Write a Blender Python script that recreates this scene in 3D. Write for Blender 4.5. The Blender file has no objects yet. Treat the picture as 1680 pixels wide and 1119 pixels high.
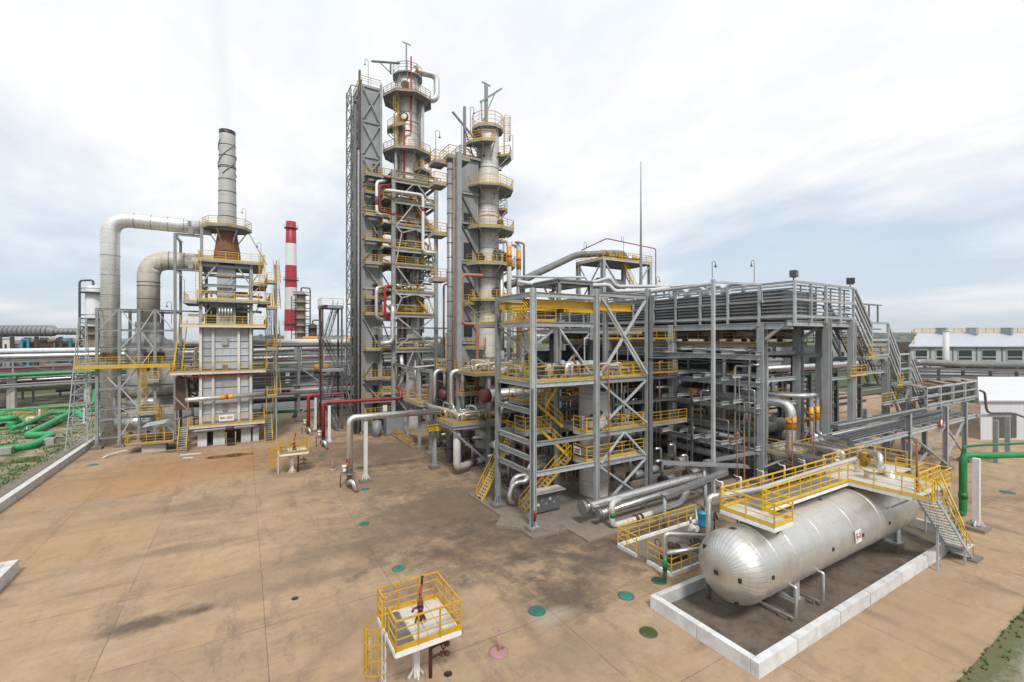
import bpy, math, random
from mathutils import Vector as V, Matrix
S = bpy.context.scene
C = S.collection
R_ = math.radians
# ---------------------------------------------------------------- camera, sky, sun
FPX, CX, HY, H = 740.0, 840.0, 555.0, 13.5          # focal length / centre / horizon in photo pixels, eye height
YAW = R_(30.7)
FW = (math.sin(YAW), math.cos(YAW)); RT = (math.cos(YAW), -math.sin(YAW))
cam = bpy.data.cameras.new('camera'); camo = bpy.data.objects.new('camera', cam); C.objects.link(camo)
camo.location = (0, 0, H); camo.rotation_euler = (R_(90), 0, -YAW)
cam.sensor_width = 36; cam.lens = 36*FPX/1680; cam.shift_y = -4.5/1680
cam.clip_start = .1; cam.clip_end = 20000
S.camera = camo
S.view_settings.view_transform = 'Standard'; S.view_settings.look = 'None'
S.view_settings.exposure = 0.06; S.view_settings.gamma = 1
SUN_EL, SUN_AZ = 50, (-0.3, -1.0)                    # direction towards the sun in plan
W = bpy.data.worlds.new('World'); S.world = W; W.use_nodes = True
nt = W.node_tree; nt.nodes.clear()
def nd(t, typ, **kw):
    n = t.nodes.new(typ)
    for k, v in kw.items(): setattr(n, k, v)
    return n
def lk(t, a, b): t.links.new(a, b)
def mth(t, op, a, b=None, clamp=False):
    n = nd(t, 'ShaderNodeMath', operation=op, use_clamp=clamp)
    for i, x in enumerate((a, b)):
        if x is None: continue
        if isinstance(x, (int, float)): n.inputs[i].default_value = x
        else: lk(t, x, n.inputs[i])
    return n.outputs[0]
def mixc(t, f, a, b, mode='MIX'):
    n = nd(t, 'ShaderNodeMix', data_type='RGBA', blend_type=mode)
    for s, x in ((0, f), (6, a), (7, b)):
        if isinstance(x, (int, float)): n.inputs[s].default_value = x
        elif isinstance(x, (tuple, list)): n.inputs[s].default_value = (*x[:3], 1)
        else: lk(t, x, n.inputs[s])
    return n.outputs[2]
def noise(t, vec, scale, detail=4, rough=.55, dist=0.0):
    n = nd(t, 'ShaderNodeTexNoise'); n.inputs['Scale'].default_value = scale
    n.inputs['Detail'].default_value = detail; n.inputs['Roughness'].default_value = rough
    n.inputs['Distortion'].default_value = dist
    if vec is not None: lk(t, vec, n.inputs['Vector'])
    return n.outputs['Fac']
def ramp(t, x, a, b, va=0.0, vb=1.0):
    n = nd(t, 'ShaderNodeMapRange'); lk(t, x, n.inputs[0])
    n.inputs[1].default_value = a; n.inputs[2].default_value = b
    n.inputs[3].default_value = va; n.inputs[4].default_value = vb
    return n.outputs[0]
def mapping(t, vec, sc=(1, 1, 1), rot=(0, 0, 0), loc=(0, 0, 0)):
    n = nd(t, 'ShaderNodeMapping'); lk(t, vec, n.inputs[0])
    n.inputs['Scale'].default_value = sc; n.inputs['Rotation'].default_value = rot; n.inputs['Location'].default_value = loc
    return n.outputs[0]
sky = nd(nt, 'ShaderNodeTexSky', sky_type='NISHITA', sun_disc=False)
sky.sun_elevation = R_(SUN_EL); sky.sun_rotation = math.atan2(SUN_AZ[0], SUN_AZ[1])
sky.air_density = 1.2; sky.dust_density = 2.0
tc = nd(nt, 'ShaderNodeTexCoord'); sx = nd(nt, 'ShaderNodeSeparateXYZ'); lk(nt, tc.outputs['Generated'], sx.inputs[0])
zz = mth(nt, 'ADD', mth(nt, 'MAXIMUM', sx.outputs[2], 0.0), .16)
cv = nd(nt, 'ShaderNodeCombineXYZ')
lk(nt, mth(nt, 'DIVIDE', sx.outputs[0], zz), cv.inputs[0]); lk(nt, mth(nt, 'DIVIDE', sx.outputs[1], zz), cv.inputs[1])
v1 = mapping(nt, cv.outputs[0], (.8, .5, 1), (0, 0, R_(-31)), (3.1, 1.7, 0))
n1 = noise(nt, v1, 1.3, 8, .52, .35); n2 = noise(nt, mapping(nt, cv.outputs[0], (.5, .5, 1), (0, 0, .4), (9, 4, 2)), .8, 3, .5)
n3 = noise(nt, mapping(nt, cv.outputs[0], (.8, .42, 1), (0, 0, R_(-31)), (1, 8, 5)), 2.2, 7, .55, .3)
cl = mth(nt, 'ADD', mth(nt, 'MULTIPLY', n1, .62), mth(nt, 'MULTIPLY', n2, .55))
cover = ramp(nt, mth(nt, 'ADD', cl, mth(nt, 'MULTIPLY', n3, .16)), .50, .76)
hz = ramp(nt, sx.outputs[2], 0.0, .42, .60, 1.2)    # thin veil near the horizon lets the blue through
cover = mth(nt, 'MINIMUM', mth(nt, 'MULTIPLY', cover, hz), .985)
cover = mth(nt, 'MAXIMUM', cover, .32)
skyc = mixc(nt, 1.0, sky.outputs[0], (.098, .098, .098), 'MULTIPLY')
veil = mixc(nt, .62, skyc, (.54, .71, .89))
cloudc = mixc(nt, ramp(nt, mth(nt, 'ADD', mth(nt, 'MULTIPLY', n3, .6), mth(nt, 'MULTIPLY', noise(nt, mapping(nt, cv.outputs[0], (1, .7, 1), (0, 0, R_(-31)), (5, 2, 1)), 5.5, 6, .6, .3), .4)), .36, .58), (.86, .90, .955), (1.0, 1.0, 1.0))
final = mixc(nt, cover, veil, cloudc)
bg = nd(nt, 'ShaderNodeBackground'); lk(nt, final, bg.inputs[0]); bg.inputs[1].default_value = 1.0
lk(nt, bg.outputs[0], nd(nt, 'ShaderNodeOutputWorld').inputs[0])
W.cycles.sampling_method = 'AUTOMATIC'
sd = V((*SUN_AZ, 0)).normalized()*math.cos(R_(SUN_EL)) + V((0, 0, math.sin(R_(SUN_EL))))
sl = bpy.data.lights.new('sun', 'SUN'); sl.energy = 2.9; sl.angle = R_(11); sl.color = (1, .955, .89)
so = bpy.data.objects.new('sun', sl); C.objects.link(so); so.rotation_euler = sd.to_track_quat('Z', 'Y').to_euler()
S.cycles.max_bounces = 6; S.cycles.diffuse_bounces = 3; S.cycles.glossy_bounces = 3; S.cycles.volume_bounces = 0
S.cycles.use_denoising = True

# ---------------------------------------------------------------- photo pixel -> place in the scene
def G(px, py, Z=0.0):
    z = FPX*(H-Z)/(py-HY); l = (px-CX)/FPX*z
    return (z*FW[0]+l*RT[0], z*FW[1]+l*RT[1], Z)
def ray(px):
    t = (px-CX)/FPX
    return (FW[0]+t*RT[0], FW[1]+t*RT[1])
def oX(px, py, X):
    d = ray(px); z = X/d[0]
    return (X, z*d[1], H-(py-HY)*z/FPX)
def oY(px, py, Y):
    d = ray(px); z = Y/d[1]
    return (z*d[0], Y, H-(py-HY)*z/FPX)
def at(px, py, D):
    d = ray(px)
    return (D*d[0], D*d[1], H-(py-HY)*D/FPX)
def dep(x, y): return x*FW[0]+y*FW[1]
def zat(x, y, py): return H-(py-HY)*dep(x, y)/FPX

# ---------------------------------------------------------------- mesh helpers
class MB:
    def __init__(s): s.v = []; s.f = []; s.sm = []
    def add(s, vs, fs, smooth=False):
        o = len(s.v); s.v += [tuple(p) for p in vs]
        for f in fs: s.f.append([i+o for i in f]); s.sm.append(smooth)
        return s
    def box(s, x0, y0, z0, x1, y1, z1):
        if x0 > x1: x0, x1 = x1, x0
        if y0 > y1: y0, y1 = y1, y0
        if z0 > z1: z0, z1 = z1, z0
        return s.add([(x0,y0,z0),(x1,y0,z0),(x1,y1,z0),(x0,y1,z0),(x0,y0,z1),(x1,y0,z1),(x1,y1,z1),(x0,y1,z1)],
              [(3,2,1,0),(4,5,6,7),(0,1,5,4),(1,2,6,5),(2,3,7,6),(3,0,4,7)])
    def cbox(s, c, sx, sy, sz): return s.box(c[0]-sx/2, c[1]-sy/2, c[2]-sz/2, c[0]+sx/2, c[1]+sy/2, c[2]+sz/2)
    def prof(s, p, q, prof, up=(0, 0, 1), smooth=False):
        p, q = V(p), V(q); d = (q-p).normalized(); u = V(up)
        if abs(d.dot(u)) > .98: u = V((0, 1, 0)) if abs(d.y) < .9 else V((1, 0, 0))
        a = d.cross(u).normalized(); b = a.cross(d).normalized(); n = len(prof)
        vs = [p+a*x+b*y for x, y in prof]+[q+a*x+b*y for x, y in prof]
        fs = [(i, (i+1) % n, n+(i+1) % n, n+i) for i in range(n)]
        return s.add(vs, [tuple(reversed(range(n))), tuple(range(n, 2*n))], False).add(vs, fs, smooth) if smooth else s.add(vs, fs+[tuple(reversed(range(n))), tuple(range(n, 2*n))])
    def bar(s, p, q, w, h=None, up=(0, 0, 1)):
        h = h or w
        return s.prof(p, q, [(-w/2,-h/2),(w/2,-h/2),(w/2,h/2),(-w/2,h/2)], up)
    def ib(s, p, q, h=.3, w=.2, t=.03, up=(0, 0, 1)):
        a, b = w/2, h/2; k = t*.7
        return s.prof(p, q, [(-a,-b),(a,-b),(a,-b+t),(k,-b+t),(k,b-t),(a,b-t),(a,b),(-a,b),(-a,b-t),(-k,b-t),(-k,-b+t),(-a,-b+t)], up)
    def ang(s, p, q, w=.12, t=.02, up=(0, 0, 1)):
        return s.prof(p, q, [(0,0),(w,0),(w,t),(t,t),(t,w),(0,w)], up)
    def tube(s, pts, r, n=10, bend=None, caps=True, bn=5):
        pts = [V(p) for p in pts]
        if bend is None: bend = 3*r
        if bend > 0 and len(pts) > 2:
            out = [pts[0]]
            for i in range(1, len(pts)-1):
                a, b, c = pts[i-1], pts[i], pts[i+1]; d0 = (a-b); d1 = (c-b)
                l = min(bend, d0.length*.48, d1.length*.48); d0.normalize(); d1.normalize()
                if d0.dot(d1) < -.995: out.append(b); continue
                A, B = b+d0*l, b+d1*l
                for k in range(bn+1):
                    t = k/bn; out.append(A*(1-t)**2+b*2*t*(1-t)+B*t*t)
            out.append(pts[-1]); pts = out
        m = len(pts); vs = []; u = None
        for i in range(m):
            d = (pts[min(i+1, m-1)]-pts[max(i-1, 0)])
            if d.length < 1e-9: d = V((0, 0, 1))
            d.normalize()
            if u is None:
                u = V((0, 0, 1)) if abs(d.z) < .9 else V((1, 0, 0))
            a = d.cross(u)
            if a.length < 1e-6: a = d.orthogonal()
            a.normalize(); b = a.cross(d); u = b
            rr = r[i] if isinstance(r, (list, tuple)) else r
            for k in range(n):
                an = 2*math.pi*k/n; vs.append(pts[i]+a*math.cos(an)*rr+b*math.sin(an)*rr)
        fs = [(i*n+k, i*n+(k+1) % n, (i+1)*n+(k+1) % n, (i+1)*n+k) for i in range(m-1) for k in range(n)]
        s.add(vs, fs, True)
        if caps: s.f += [list(reversed(range(len(s.v)-m*n, len(s.v)-m*n+n))), list(range(len(s.v)-n, len(s.v)))]; s.sm += [False, False]
        return s
    def cyl(s, p, q, r, r2=None, n=16): return s.tube([p, q], [r, r if r2 is None else r2], n, 0)
    def lathe(s, prof, c=(0, 0, 0), n=24, axis='Z', a0=0, a1=None):
        full = a1 is None; a1 = 2*math.pi if full else a1; m = len(prof); k2 = n if full else n+1; vs = []
        for i in range(k2):
            a = a0+(a1-a0)*i/n; ca, sa = math.cos(a), math.sin(a)
            for r, z in prof:
                p = (r*ca, r*sa, z) if axis == 'Z' else ((z, r*ca, r*sa) if axis == 'X' else (r*sa, z, r*ca))
                vs.append((p[0]+c[0], p[1]+c[1], p[2]+c[2]))
        fs = [(i*m+j, ((i+1) % k2)*m+j, ((i+1) % k2)*m+j+1, i*m+j+1) for i in range(n) for j in range(m-1)]
        return s.add(vs, fs, True)
    def ring(s, c, R, r, n=24, axis='Z', k=6):
        return s.lathe([(R+r*math.cos(2*math.pi*j/k), r*math.sin(2*math.pi*j/k)) for j in range(k+1)], c, n, axis)
    def sphere(s, c, r, n=10, sz=1.0):
        return s.lathe([(max(r*math.sin(math.pi*j/6), 1e-4), -r*sz*math.cos(math.pi*j/6)) for j in range(7)], c, n)
    def poly(s, pts, z0, z1):
        n = len(pts)
        return s.add([(x, y, z0) for x, y in pts]+[(x, y, z1) for x, y in pts],
              [tuple(reversed(range(n))), tuple(range(n, 2*n))]+[(i, (i+1) % n, n+(i+1) % n, n+i) for i in range(n)])
    def build(s, name, mat, parent=None):
        me = bpy.data.meshes.new(name)
        o0 = V((0, 0, 0)); p = parent
        while p is not None: o0 += p.location; p = p.parent
        me.from_pydata([(a-o0.x, b-o0.y, c-o0.z) for a, b, c in s.v], [], s.f)
        me.polygons.foreach_set('use_smooth', s.sm); me.update()
        me.materials.append(mat)
        ob = bpy.data.objects.new(name, me); C.objects.link(ob)
        if parent is not None: ob.parent = parent
        return ob
def T(name, label, cat, loc, group=None):
    o = bpy.data.objects.new(name, None); C.objects.link(o); o.location = loc; o.empty_display_size = .3
    o['label'] = label; o['category'] = cat
    if group: o['group'] = group
    return o
def tag(o, label, cat, group=None, kind=None):
    o['label'] = label; o['category'] = cat
    if group: o['group'] = group
    if kind: o['kind'] = kind
    return o
def struct(name, mb, mat, kind='structure'):
    o = mb.build(name, mat); o['kind'] = kind; return o
def dup(root, loc, label=None, rz=None):
    r = root.copy(); C.objects.link(r); r.location = loc
    if rz is not None: r.rotation_euler = (0, 0, rz)
    if label: r['label'] = label
    for ch in list(root.children):
        c = ch.copy(); C.objects.link(c); c.parent = r
        for g in ch.children:
            d = g.copy(); C.objects.link(d); d.parent = c
    return r
# ---------------------------------------------------------------- materials
def newmat(name):
    m = bpy.data.materials.new(name); m.use_nodes = True; t = m.node_tree
    b = t.nodes['Principled BSDF']; return m, t, b
def setc(t, b, key, x):
    if isinstance(x, (int, float)): b.inputs[key].default_value = x
    elif isinstance(x, (tuple, list)): b.inputs[key].default_value = (*x[:3], 1)
    else: lk(t, x, b.inputs[key])
def posn(t): return nd(t, 'ShaderNodeNewGeometry').outputs['Position']
def paint(name, col, rough=.5, metal=0.0, dirt=.35, rust=0.0, scale=1.3, streak=True, rustcol=(.16, .06, .02), dark=.55, vary=.24):
    m, t, b = newmat(name); p = posn(t)
    n = noise(t, p, scale, 5, .65)
    c = mixc(t, mth(t, 'MULTIPLY', ramp(t, n, .42, .72), dirt), col, tuple(x*dark for x in col))
    oi = nd(t, 'ShaderNodeObjectInfo'); rv = ramp(t, oi.outputs['Random'], 0, 1, 1-vary, 1+vary*.5); vc = nd(t, 'ShaderNodeCombineXYZ')
    for k in range(3): lk(t, rv, vc.inputs[k])
    c = mixc(t, 1.0, c, vc.outputs[0], 'MULTIPLY')
    if streak:
        s = noise(t, mapping(t, p, (3.5, 3.5, .22)), 1.0, 4, .6)
        c = mixc(t, mth(t, 'MULTIPLY', ramp(t, s, .5, .75), dirt), c, tuple(x*dark*.8+.02*(1-k*.3) for k, x in enumerate(col)))
    if rust > 0:
        r = noise(t, mapping(t, p, (1, 1, .45)), 2.2, 6, .7)
        c = mixc(t, ramp(t, r, .70-rust*.3, .78-rust*.22, 0, .85), c, rustcol)
    setc(t, b, 'Base Color', c); setc(t, b, 'Roughness', ramp(t, noise(t, p, 4, 3), .3, .7, max(rough-.12, .05), rough+.12)); setc(t, b, 'Metallic', metal)
    return m
M = {}
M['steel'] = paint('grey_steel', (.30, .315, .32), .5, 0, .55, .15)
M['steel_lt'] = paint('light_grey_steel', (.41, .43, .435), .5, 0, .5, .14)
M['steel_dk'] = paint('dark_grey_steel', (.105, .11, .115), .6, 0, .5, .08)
M['galv'] = paint('galvanised', (.30, .31, .32), .45, .35, .5, .06)
M['grate'] = paint('deck_plate', (.27, .27, .26), .7, 0, .5, .12)
M['grate_lt'] = paint('pale_deck_plate', (.56, .56, .54), .6, 0, .5, .08)
M['yellow'] = paint('yellow_paint', (.64, .385, .018), .5, 0, .35, .09, 2.2)
M['yellow_w'] = paint('worn_yellow_paint', (.55, .31, .02), .55, 0, .55, .28, 2.2)
M['white'] = paint('white_paint', (.74, .74, .72), .5, 0, .3, .03)
M['white_r'] = paint('white_paint_rusty', (.66, .645, .61), .6, 0, .5, .40, 1.6, rustcol=(.42, .2, .06))
M['red'] = paint('red_paint', (.36, .02, .028), .45, 0, .3, 0)
M['dkred'] = paint('maroon_paint', (.13, .03, .03), .5, 0, .4, .06)
M['pinkred'] = paint('faded_red_paint', (.44, .235, .235), .65, 0, .4, .05)
M['coral'] = paint('copper_pipe', (.42, .17, .11), .5, 0, .3, .05)
M['green'] = paint('green_paint', (.016, .20, .055), .5, 0, .5, .04, 1.5)
M['green_l'] = paint('bright_green_paint', (.025, .31, .11), .5, 0, .4, .02, 1.5)
M['teal'] = paint('teal_lid', (.035, .20, .145), .7, 0, .6, .08, 3)
M['blue'] = paint('blue_plastic', (.02, .30, .52), .4, 0, .2, 0)
M['black'] = paint('black_metal', (.022, .022, .024), .5, 0, .3, .05)
M['brown'] = paint('dark_brown_steel', (.07, .045, .035), .65, 0, .5, .2)
M['rusty'] = paint('rusted_steel', (.33, .24, .17), .75, .0, .6, .42, .7, rustcol=(.21, .085, .025))
M['rustdeep'] = paint('brown_rusted_steel', (.22, .10, .045), .8, 0, .7, .35, .8, rustcol=(.12, .05, .02))
M['conc'] = paint('weathered_concrete', (.40, .385, .36), .85, 0, .5, .0, .8)
M['conc_w'] = paint('whitewashed_concrete', (.60, .60, .59), .85, 0, .75, .10, 1.5, streak=False, rustcol=(.3, .2, .12), dark=.62)
M['orange'] = paint('orange_lamp', (.52, .17, .075), .5, 0, .3, 0)
M['orangeband'] = paint('orange_band', (.75, .33, .015), .45, 0, .2, 0)
M['clad'] = paint('grey_cladding', (.25, .265, .275), .55, .1, .4, .05)
M['pads'] = paint('footing_concrete', (.215, .18, .145), .9, 0, .5, 0)
M['glass'] = paint('window_glass', (.03, .035, .04), .08, 0, .2, 0, streak=False)
M['dirtywhite'] = paint('dirty_white_wall', (.62, .63, .64), .6, 0, .3, .0)

def alu(name, col=(.74, .73, .71), rough=.33, metal=.9, seams=0.0, axis=2, rust=0.0, warp=.12, stain=.3):
    """metal sheet cladding with seams every `seams` metres along an axis and uneven sheen"""
    m, t, b = newmat(name); p = posn(t)
    n = noise(t, p, .8, 5, .6); n2 = noise(t, p, 6, 4, .6)
    c = mixc(t, mth(t, 'MULTIPLY', ramp(t, n, .42, .7), stain), col, (col[0]*.55, col[1]*.52, col[2]*.47))
    s = noise(t, mapping(t, p, (2.5, 2.5, .2)), 1, 4, .6)
    c = mixc(t, mth(t, 'MULTIPLY', ramp(t, s, .5, .75), stain), c, (col[0]*.55, col[1]*.48, col[2]*.38))
    if rust > 0:
        r = noise(t, mapping(t, p, (1, 1, .5)), 1.1, 6, .7)
        c = mixc(t, ramp(t, r, .70-rust*.3, .80-rust*.22, 0, .8), c, (.28, .13, .045))
    rg = ramp(t, n2, .3, .7, rough-.09, rough+.14)
    if seams > 0:
        sp = nd(t, 'ShaderNodeSeparateXYZ'); lk(t, p, sp.inputs[0])
        fr = mth(t, 'FRACT', mth(t, 'DIVIDE', sp.outputs[axis], seams))
        c = mixc(t, mth(t, 'LESS_THAN', fr, .035/seams), c, tuple(x*.42 for x in col))
        cell = mth(t, 'FLOOR', mth(t, 'DIVIDE', sp.outputs[axis], seams))
        wn = nd(t, 'ShaderNodeTexWhiteNoise', noise_dimensions='1D'); lk(t, cell, wn.inputs['W'])
        c = mixc(t, ramp(t, wn.outputs[0], 0, 1, 0, .22), c, (col[0]*.6, col[1]*.6, col[2]*.6))
    setc(t, b, 'Base Color', c); setc(t, b, 'Roughness', rg); setc(t, b, 'Metallic', metal)
    bp = nd(t, 'ShaderNodeBump'); bp.inputs['Strength'].default_value = warp; bp.inputs['Distance'].default_value = .08
    lk(t, noise(t, p, 1.7, 3), bp.inputs['Height']); lk(t, bp.outputs[0], b.inputs['Normal'])
    return m
M['alu'] = alu('silver_cladding')
M['alu_p'] = alu('silver_pipe_cladding', (.66, .655, .64), .36, .75, 0, 2, 0, .06, .35)
M['alu_v'] = alu('silver_duct_cladding', (.82, .815, .80), .30, .6, 1.7, 2, .0, .08, .2)
M['alu_x'] = alu('silver_duct_cladding_x', (.76, .755, .74), .30, .9, 1.7, 0, .0, .1, .25)
M['tower'] = alu('tower_cladding', (.66, .63, .585), .5, .3, 1.25, 2, .03, .1, .45)
M['tower_d'] = alu('pale_tower_cladding', (.61, .59, .55), .55, .2, 1.4, 2, .0, .08, .5)
M['stack'] = alu('stack_shell', (.50, .50, .495), .6, .1, 2.2, 2, .0, .05, .3)
M['duct_r'] = alu('rust_stained_duct', (.56, .52, .46), .6, .1, 1.7, 2, .2, .05, .5)
M['hood'] = alu('grey_hood', (.27, .27, .275), .55, .2, 0, 2, .05, .05, .4)
M['alu_dk'] = alu('dull_pipe', (.24, .24, .24), .5, .45, 0, 2, .05, .05, .5)
# ---------------------------------------------------------------- ground
def ground_mat():
    m, t, b = newmat('stained_shaded_concrete'); p = posn(t)  # stains, plus shade under the unit painted into the colour
    n1 = noise(t, p, .16, 6, .6, .15); n2 = noise(t, p, .7, 9, .7, .1); n3 = noise(t, p, 5, 6, .7)
    st = noise(t, mapping(t, p, (.55, .16, 1), (0, 0, .35)), 1.0, 8, .7, .2)
    c = mixc(t, ramp(t, n1, .35, .68), (.43, .298, .182), (.345, .236, .143))
    sv = nd(t, 'ShaderNodeSeparateXYZ'); lk(t, mapping(t, p, (1/6.1, 1/6.1, 1), (0, 0, 0), (2.2/6.1+.5, 3.4/6.1+.5, 0)), sv.inputs[0])
    cx_ = nd(t, 'ShaderNodeCombineXYZ'); lk(t, mth(t, 'FLOOR', sv.outputs[0]), cx_.inputs[0]); lk(t, mth(t, 'FLOOR', sv.outputs[1]), cx_.inputs[1])
    wn = nd(t, 'ShaderNodeTexWhiteNoise', noise_dimensions='2D'); lk(t, cx_.outputs[0], wn.inputs['Vector'])
    c = mixc(t, ramp(t, wn.outputs[0], 0, 1, 0, .34), c, (.27, .20, .135))
    c = mixc(t, ramp(t, n2, .47, .72, 0, .5), c, (.235, .168, .115))
    mot = noise(t, p, 1.9, 9, .8, .1); c = mixc(t, ramp(t, mot, .50, .66, 0, .42), c, (.205, .15, .105))
    c = mixc(t, ramp(t, noise(t, p, .33, 9, .76, .2), .55, .68, 0, .38), c, (.47, .355, .245))
    c = mixc(t, ramp(t, st, .52, .66, 0, .62), c, (.15, .112, .083))
    st2 = noise(t, mapping(t, p, (.12, .42, 1), (0, 0, .2), (4, 7, 0)), 1.0, 9, .72, .3); c = mixc(t, ramp(t, st2, .53, .64, 0, .5), c, (.175, .128, .09)); c = mixc(t, ramp(t, st2, .45, .36, 0, .4), c, (.46, .345, .235))
    c = mixc(t, ramp(t, n3, .54, .72, 0, .4), c, (.47, .36, .25))
    c = mixc(t, ramp(t, noise(t, p, 16, 3, .8), .60, .78, 0, .45), c, (.15, .115, .085))
    sp = nd(t, 'ShaderNodeSeparateXYZ'); lk(t, p, sp.inputs[0])
    wob = mth(t, 'MULTIPLY', mth(t, 'SUBTRACT', n2, .5), 2.6)
    dn = noise(t, p, .5, 9, .74, .15)
    def blob(px, py, rx, ry, col, amt):
        nonlocal c
        g = G(px, py)
        dx = mth(t, 'DIVIDE', mth(t, 'ADD', sp.outputs[0], -g[0]), rx); dy = mth(t, 'DIVIDE', mth(t, 'ADD', sp.outputs[1], -g[1]), ry)
        d = mth(t, 'SQRT', mth(t, 'ADD', mth(t, 'MULTIPLY', dx, dx), mth(t, 'MULTIPLY', dy, dy)))
        f = ramp(t, mth(t, 'ADD', d, mth(t, 'MULTIPLY', mth(t, 'SUBTRACT', dn, .5), 2.4)), .35, 1.15, amt, 0)
        c = mixc(t, f, c, col)
    blob(330, 765, 14, 8, (.33, .17, .07), .62); blob(180, 800, 9, 5, (.37, .215, .105), .5); blob(120, 880, 6, 6, (.38, .235, .12), .5); blob(300, 830, 7, 1.2, (.17, .12, .09), .5)
    blob(560, 745, 9, 8, (.15, .105, .07), .7); blob(640, 790, 8, 5, (.13, .097, .07), .6)
    blob(700, 860, 9, 7, (.17, .125, .087), .65); blob(560, 900, 5, 1.4, (.16, .118, .082), .5); blob(760, 905, 3, 2, (.22, .125, .06), .5); blob(620, 1000, 4, 2.5, (.2, .145, .098), .5); blob(960, 1060, 3, 2, (.2, .148, .105), .5)
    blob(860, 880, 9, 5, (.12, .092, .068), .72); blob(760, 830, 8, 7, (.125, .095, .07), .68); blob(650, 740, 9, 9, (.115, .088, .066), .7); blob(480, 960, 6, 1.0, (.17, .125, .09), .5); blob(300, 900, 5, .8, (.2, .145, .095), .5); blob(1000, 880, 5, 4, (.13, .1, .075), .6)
    blob(925, 975, 3.2, 2.2, (.075, .06, .05), .85)
    blob(990, 920, 3.4, 2.2, (.13, .10, .075), .75)
    blob(760, 810, 6, 3, (.14, .105, .075), .5)
    blob(250, 1020, 2.6, .8, (.085, .068, .055), .85)
    blob(330, 1000, 1.2, .5, (.075, .06, .05), .8)
    blob(1030, 850, 8, 5, (.15, .125, .10), .6)
    blob(1200, 790, 26, 9, (.06, .052, .046), .92); blob(1000, 760, 12, 14, (.06, .052, .045), .85)  # ground beneath the coolers and frames darkened, shade painted into its colour
    blob(900, 720, 16, 22, (.10, .085, .07), .7)  # same painted shade, farther back under the unit
    blob(430, 950, 5, 2, (.25, .18, .12), .5)
    blob(1500, 1010, 7, 3, (.33, .225, .135), .6)
    blob(905, 1010, 1.3, .7, (.42, .36, .28), .6)
    # tyre tracks: pairs of faint arcs
    for px, py, R, w, col, am in ((1180, 1250, 13.5, .5, (.11, .085, .065), .42), (1180, 1250, 15.4, .5, (.11, .085, .065), .4), (500, 640, 21, .35, (.44, .33, .22), .4), (500, 640, 22.6, .35, (.13, .1, .075), .35),
                           (1300, 900, 19, .45, (.12, .092, .07), .35)):
        g = G(px, py)
        dx = mth(t, 'ADD', sp.outputs[0], -g[0]); dy = mth(t, 'ADD', sp.outputs[1], -g[1])
        d = mth(t, 'SQRT', mth(t, 'ADD', mth(t, 'MULTIPLY', dx, dx), mth(t, 'MULTIPLY', dy, dy)))
        k = mth(t, 'ABSOLUTE', mth(t, 'ADD', mth(t, 'ADD', d, -R), mth(t, 'MULTIPLY', wob, .35)))
        f = mth(t, 'MULTIPLY', ramp(t, k, .1, w, am, 0), ramp(t, n1, .38, .58))
        c = mixc(t, f, c, col)
    # fine scuffs and grit
    sc = noise(t, mapping(t, p, (9, .5, 1), (0, 0, .9)), 1.0, 4, .7); sc2 = noise(t, mapping(t, p, (.6, 8, 1), (0, 0, .35)), 1.0, 4, .7)
    c = mixc(t, ramp(t, sc, .62, .74, 0, .28), c, (.47, .36, .26)); c = mixc(t, ramp(t, sc2, .60, .72, 0, .3), c, (.13, .10, .075))
    gr = noise(t, p, 42, 3, .8); c = mixc(t, ramp(t, gr, .58, .72, 0, .3), c, (.12, .09, .07)); c = mixc(t, ramp(t, gr, .40, .28, 0, .28), c, (.50, .40, .29))
    # slab joints
    for ax, step, off in ((0, 6.1, 2.2), (1, 6.1, 3.4)):
        q = mth(t, 'ADD', mth(t, 'ADD', sp.outputs[ax], off), mth(t, 'MULTIPLY', mth(t, 'SUBTRACT', n3, .5), .05))
        fr = mth(t, 'ABSOLUTE', mth(t, 'SUBTRACT', mth(t, 'FRACT', mth(t, 'DIVIDE', q, step)), .5))
        f = mth(t, 'MULTIPLY', mth(t, 'LESS_THAN', fr, .0034), ramp(t, n2, .3, .55, .08, .7))
        c = mixc(t, f, c, (.12, .09, .068))
    cr = nd(t, 'ShaderNodeTexVoronoi', feature='DISTANCE_TO_EDGE'); cr.inputs['Scale'].default_value = .16
    lk(t, mixc(t, .12, p, mapping(t, p, (3, 3, 3))), cr.inputs['Vector'])
    c = mixc(t, mth(t, 'MULTIPLY', mth(t, 'LESS_THAN', cr.outputs['Distance'], .0022), ramp(t, n1, .48, .58, 0, .4)), c, (.14, .105, .08))
    # wet patch by the heater
    g = G(420, 748)
    setc(t, b, 'Base Color', c); setc(t, b, 'Roughness', ramp(t, n2, .3, .7, .72, .92)); b.inputs['Specular IOR Level'].default_value = .25
    bp = nd(t, 'ShaderNodeBump'); bp.inputs['Strength'].default_value = .25; bp.inputs['Distance'].default_value = .03
    lk(t, n3, bp.inputs['Height']); lk(t, bp.outputs[0], b.inputs['Normal'])
    return m
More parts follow.
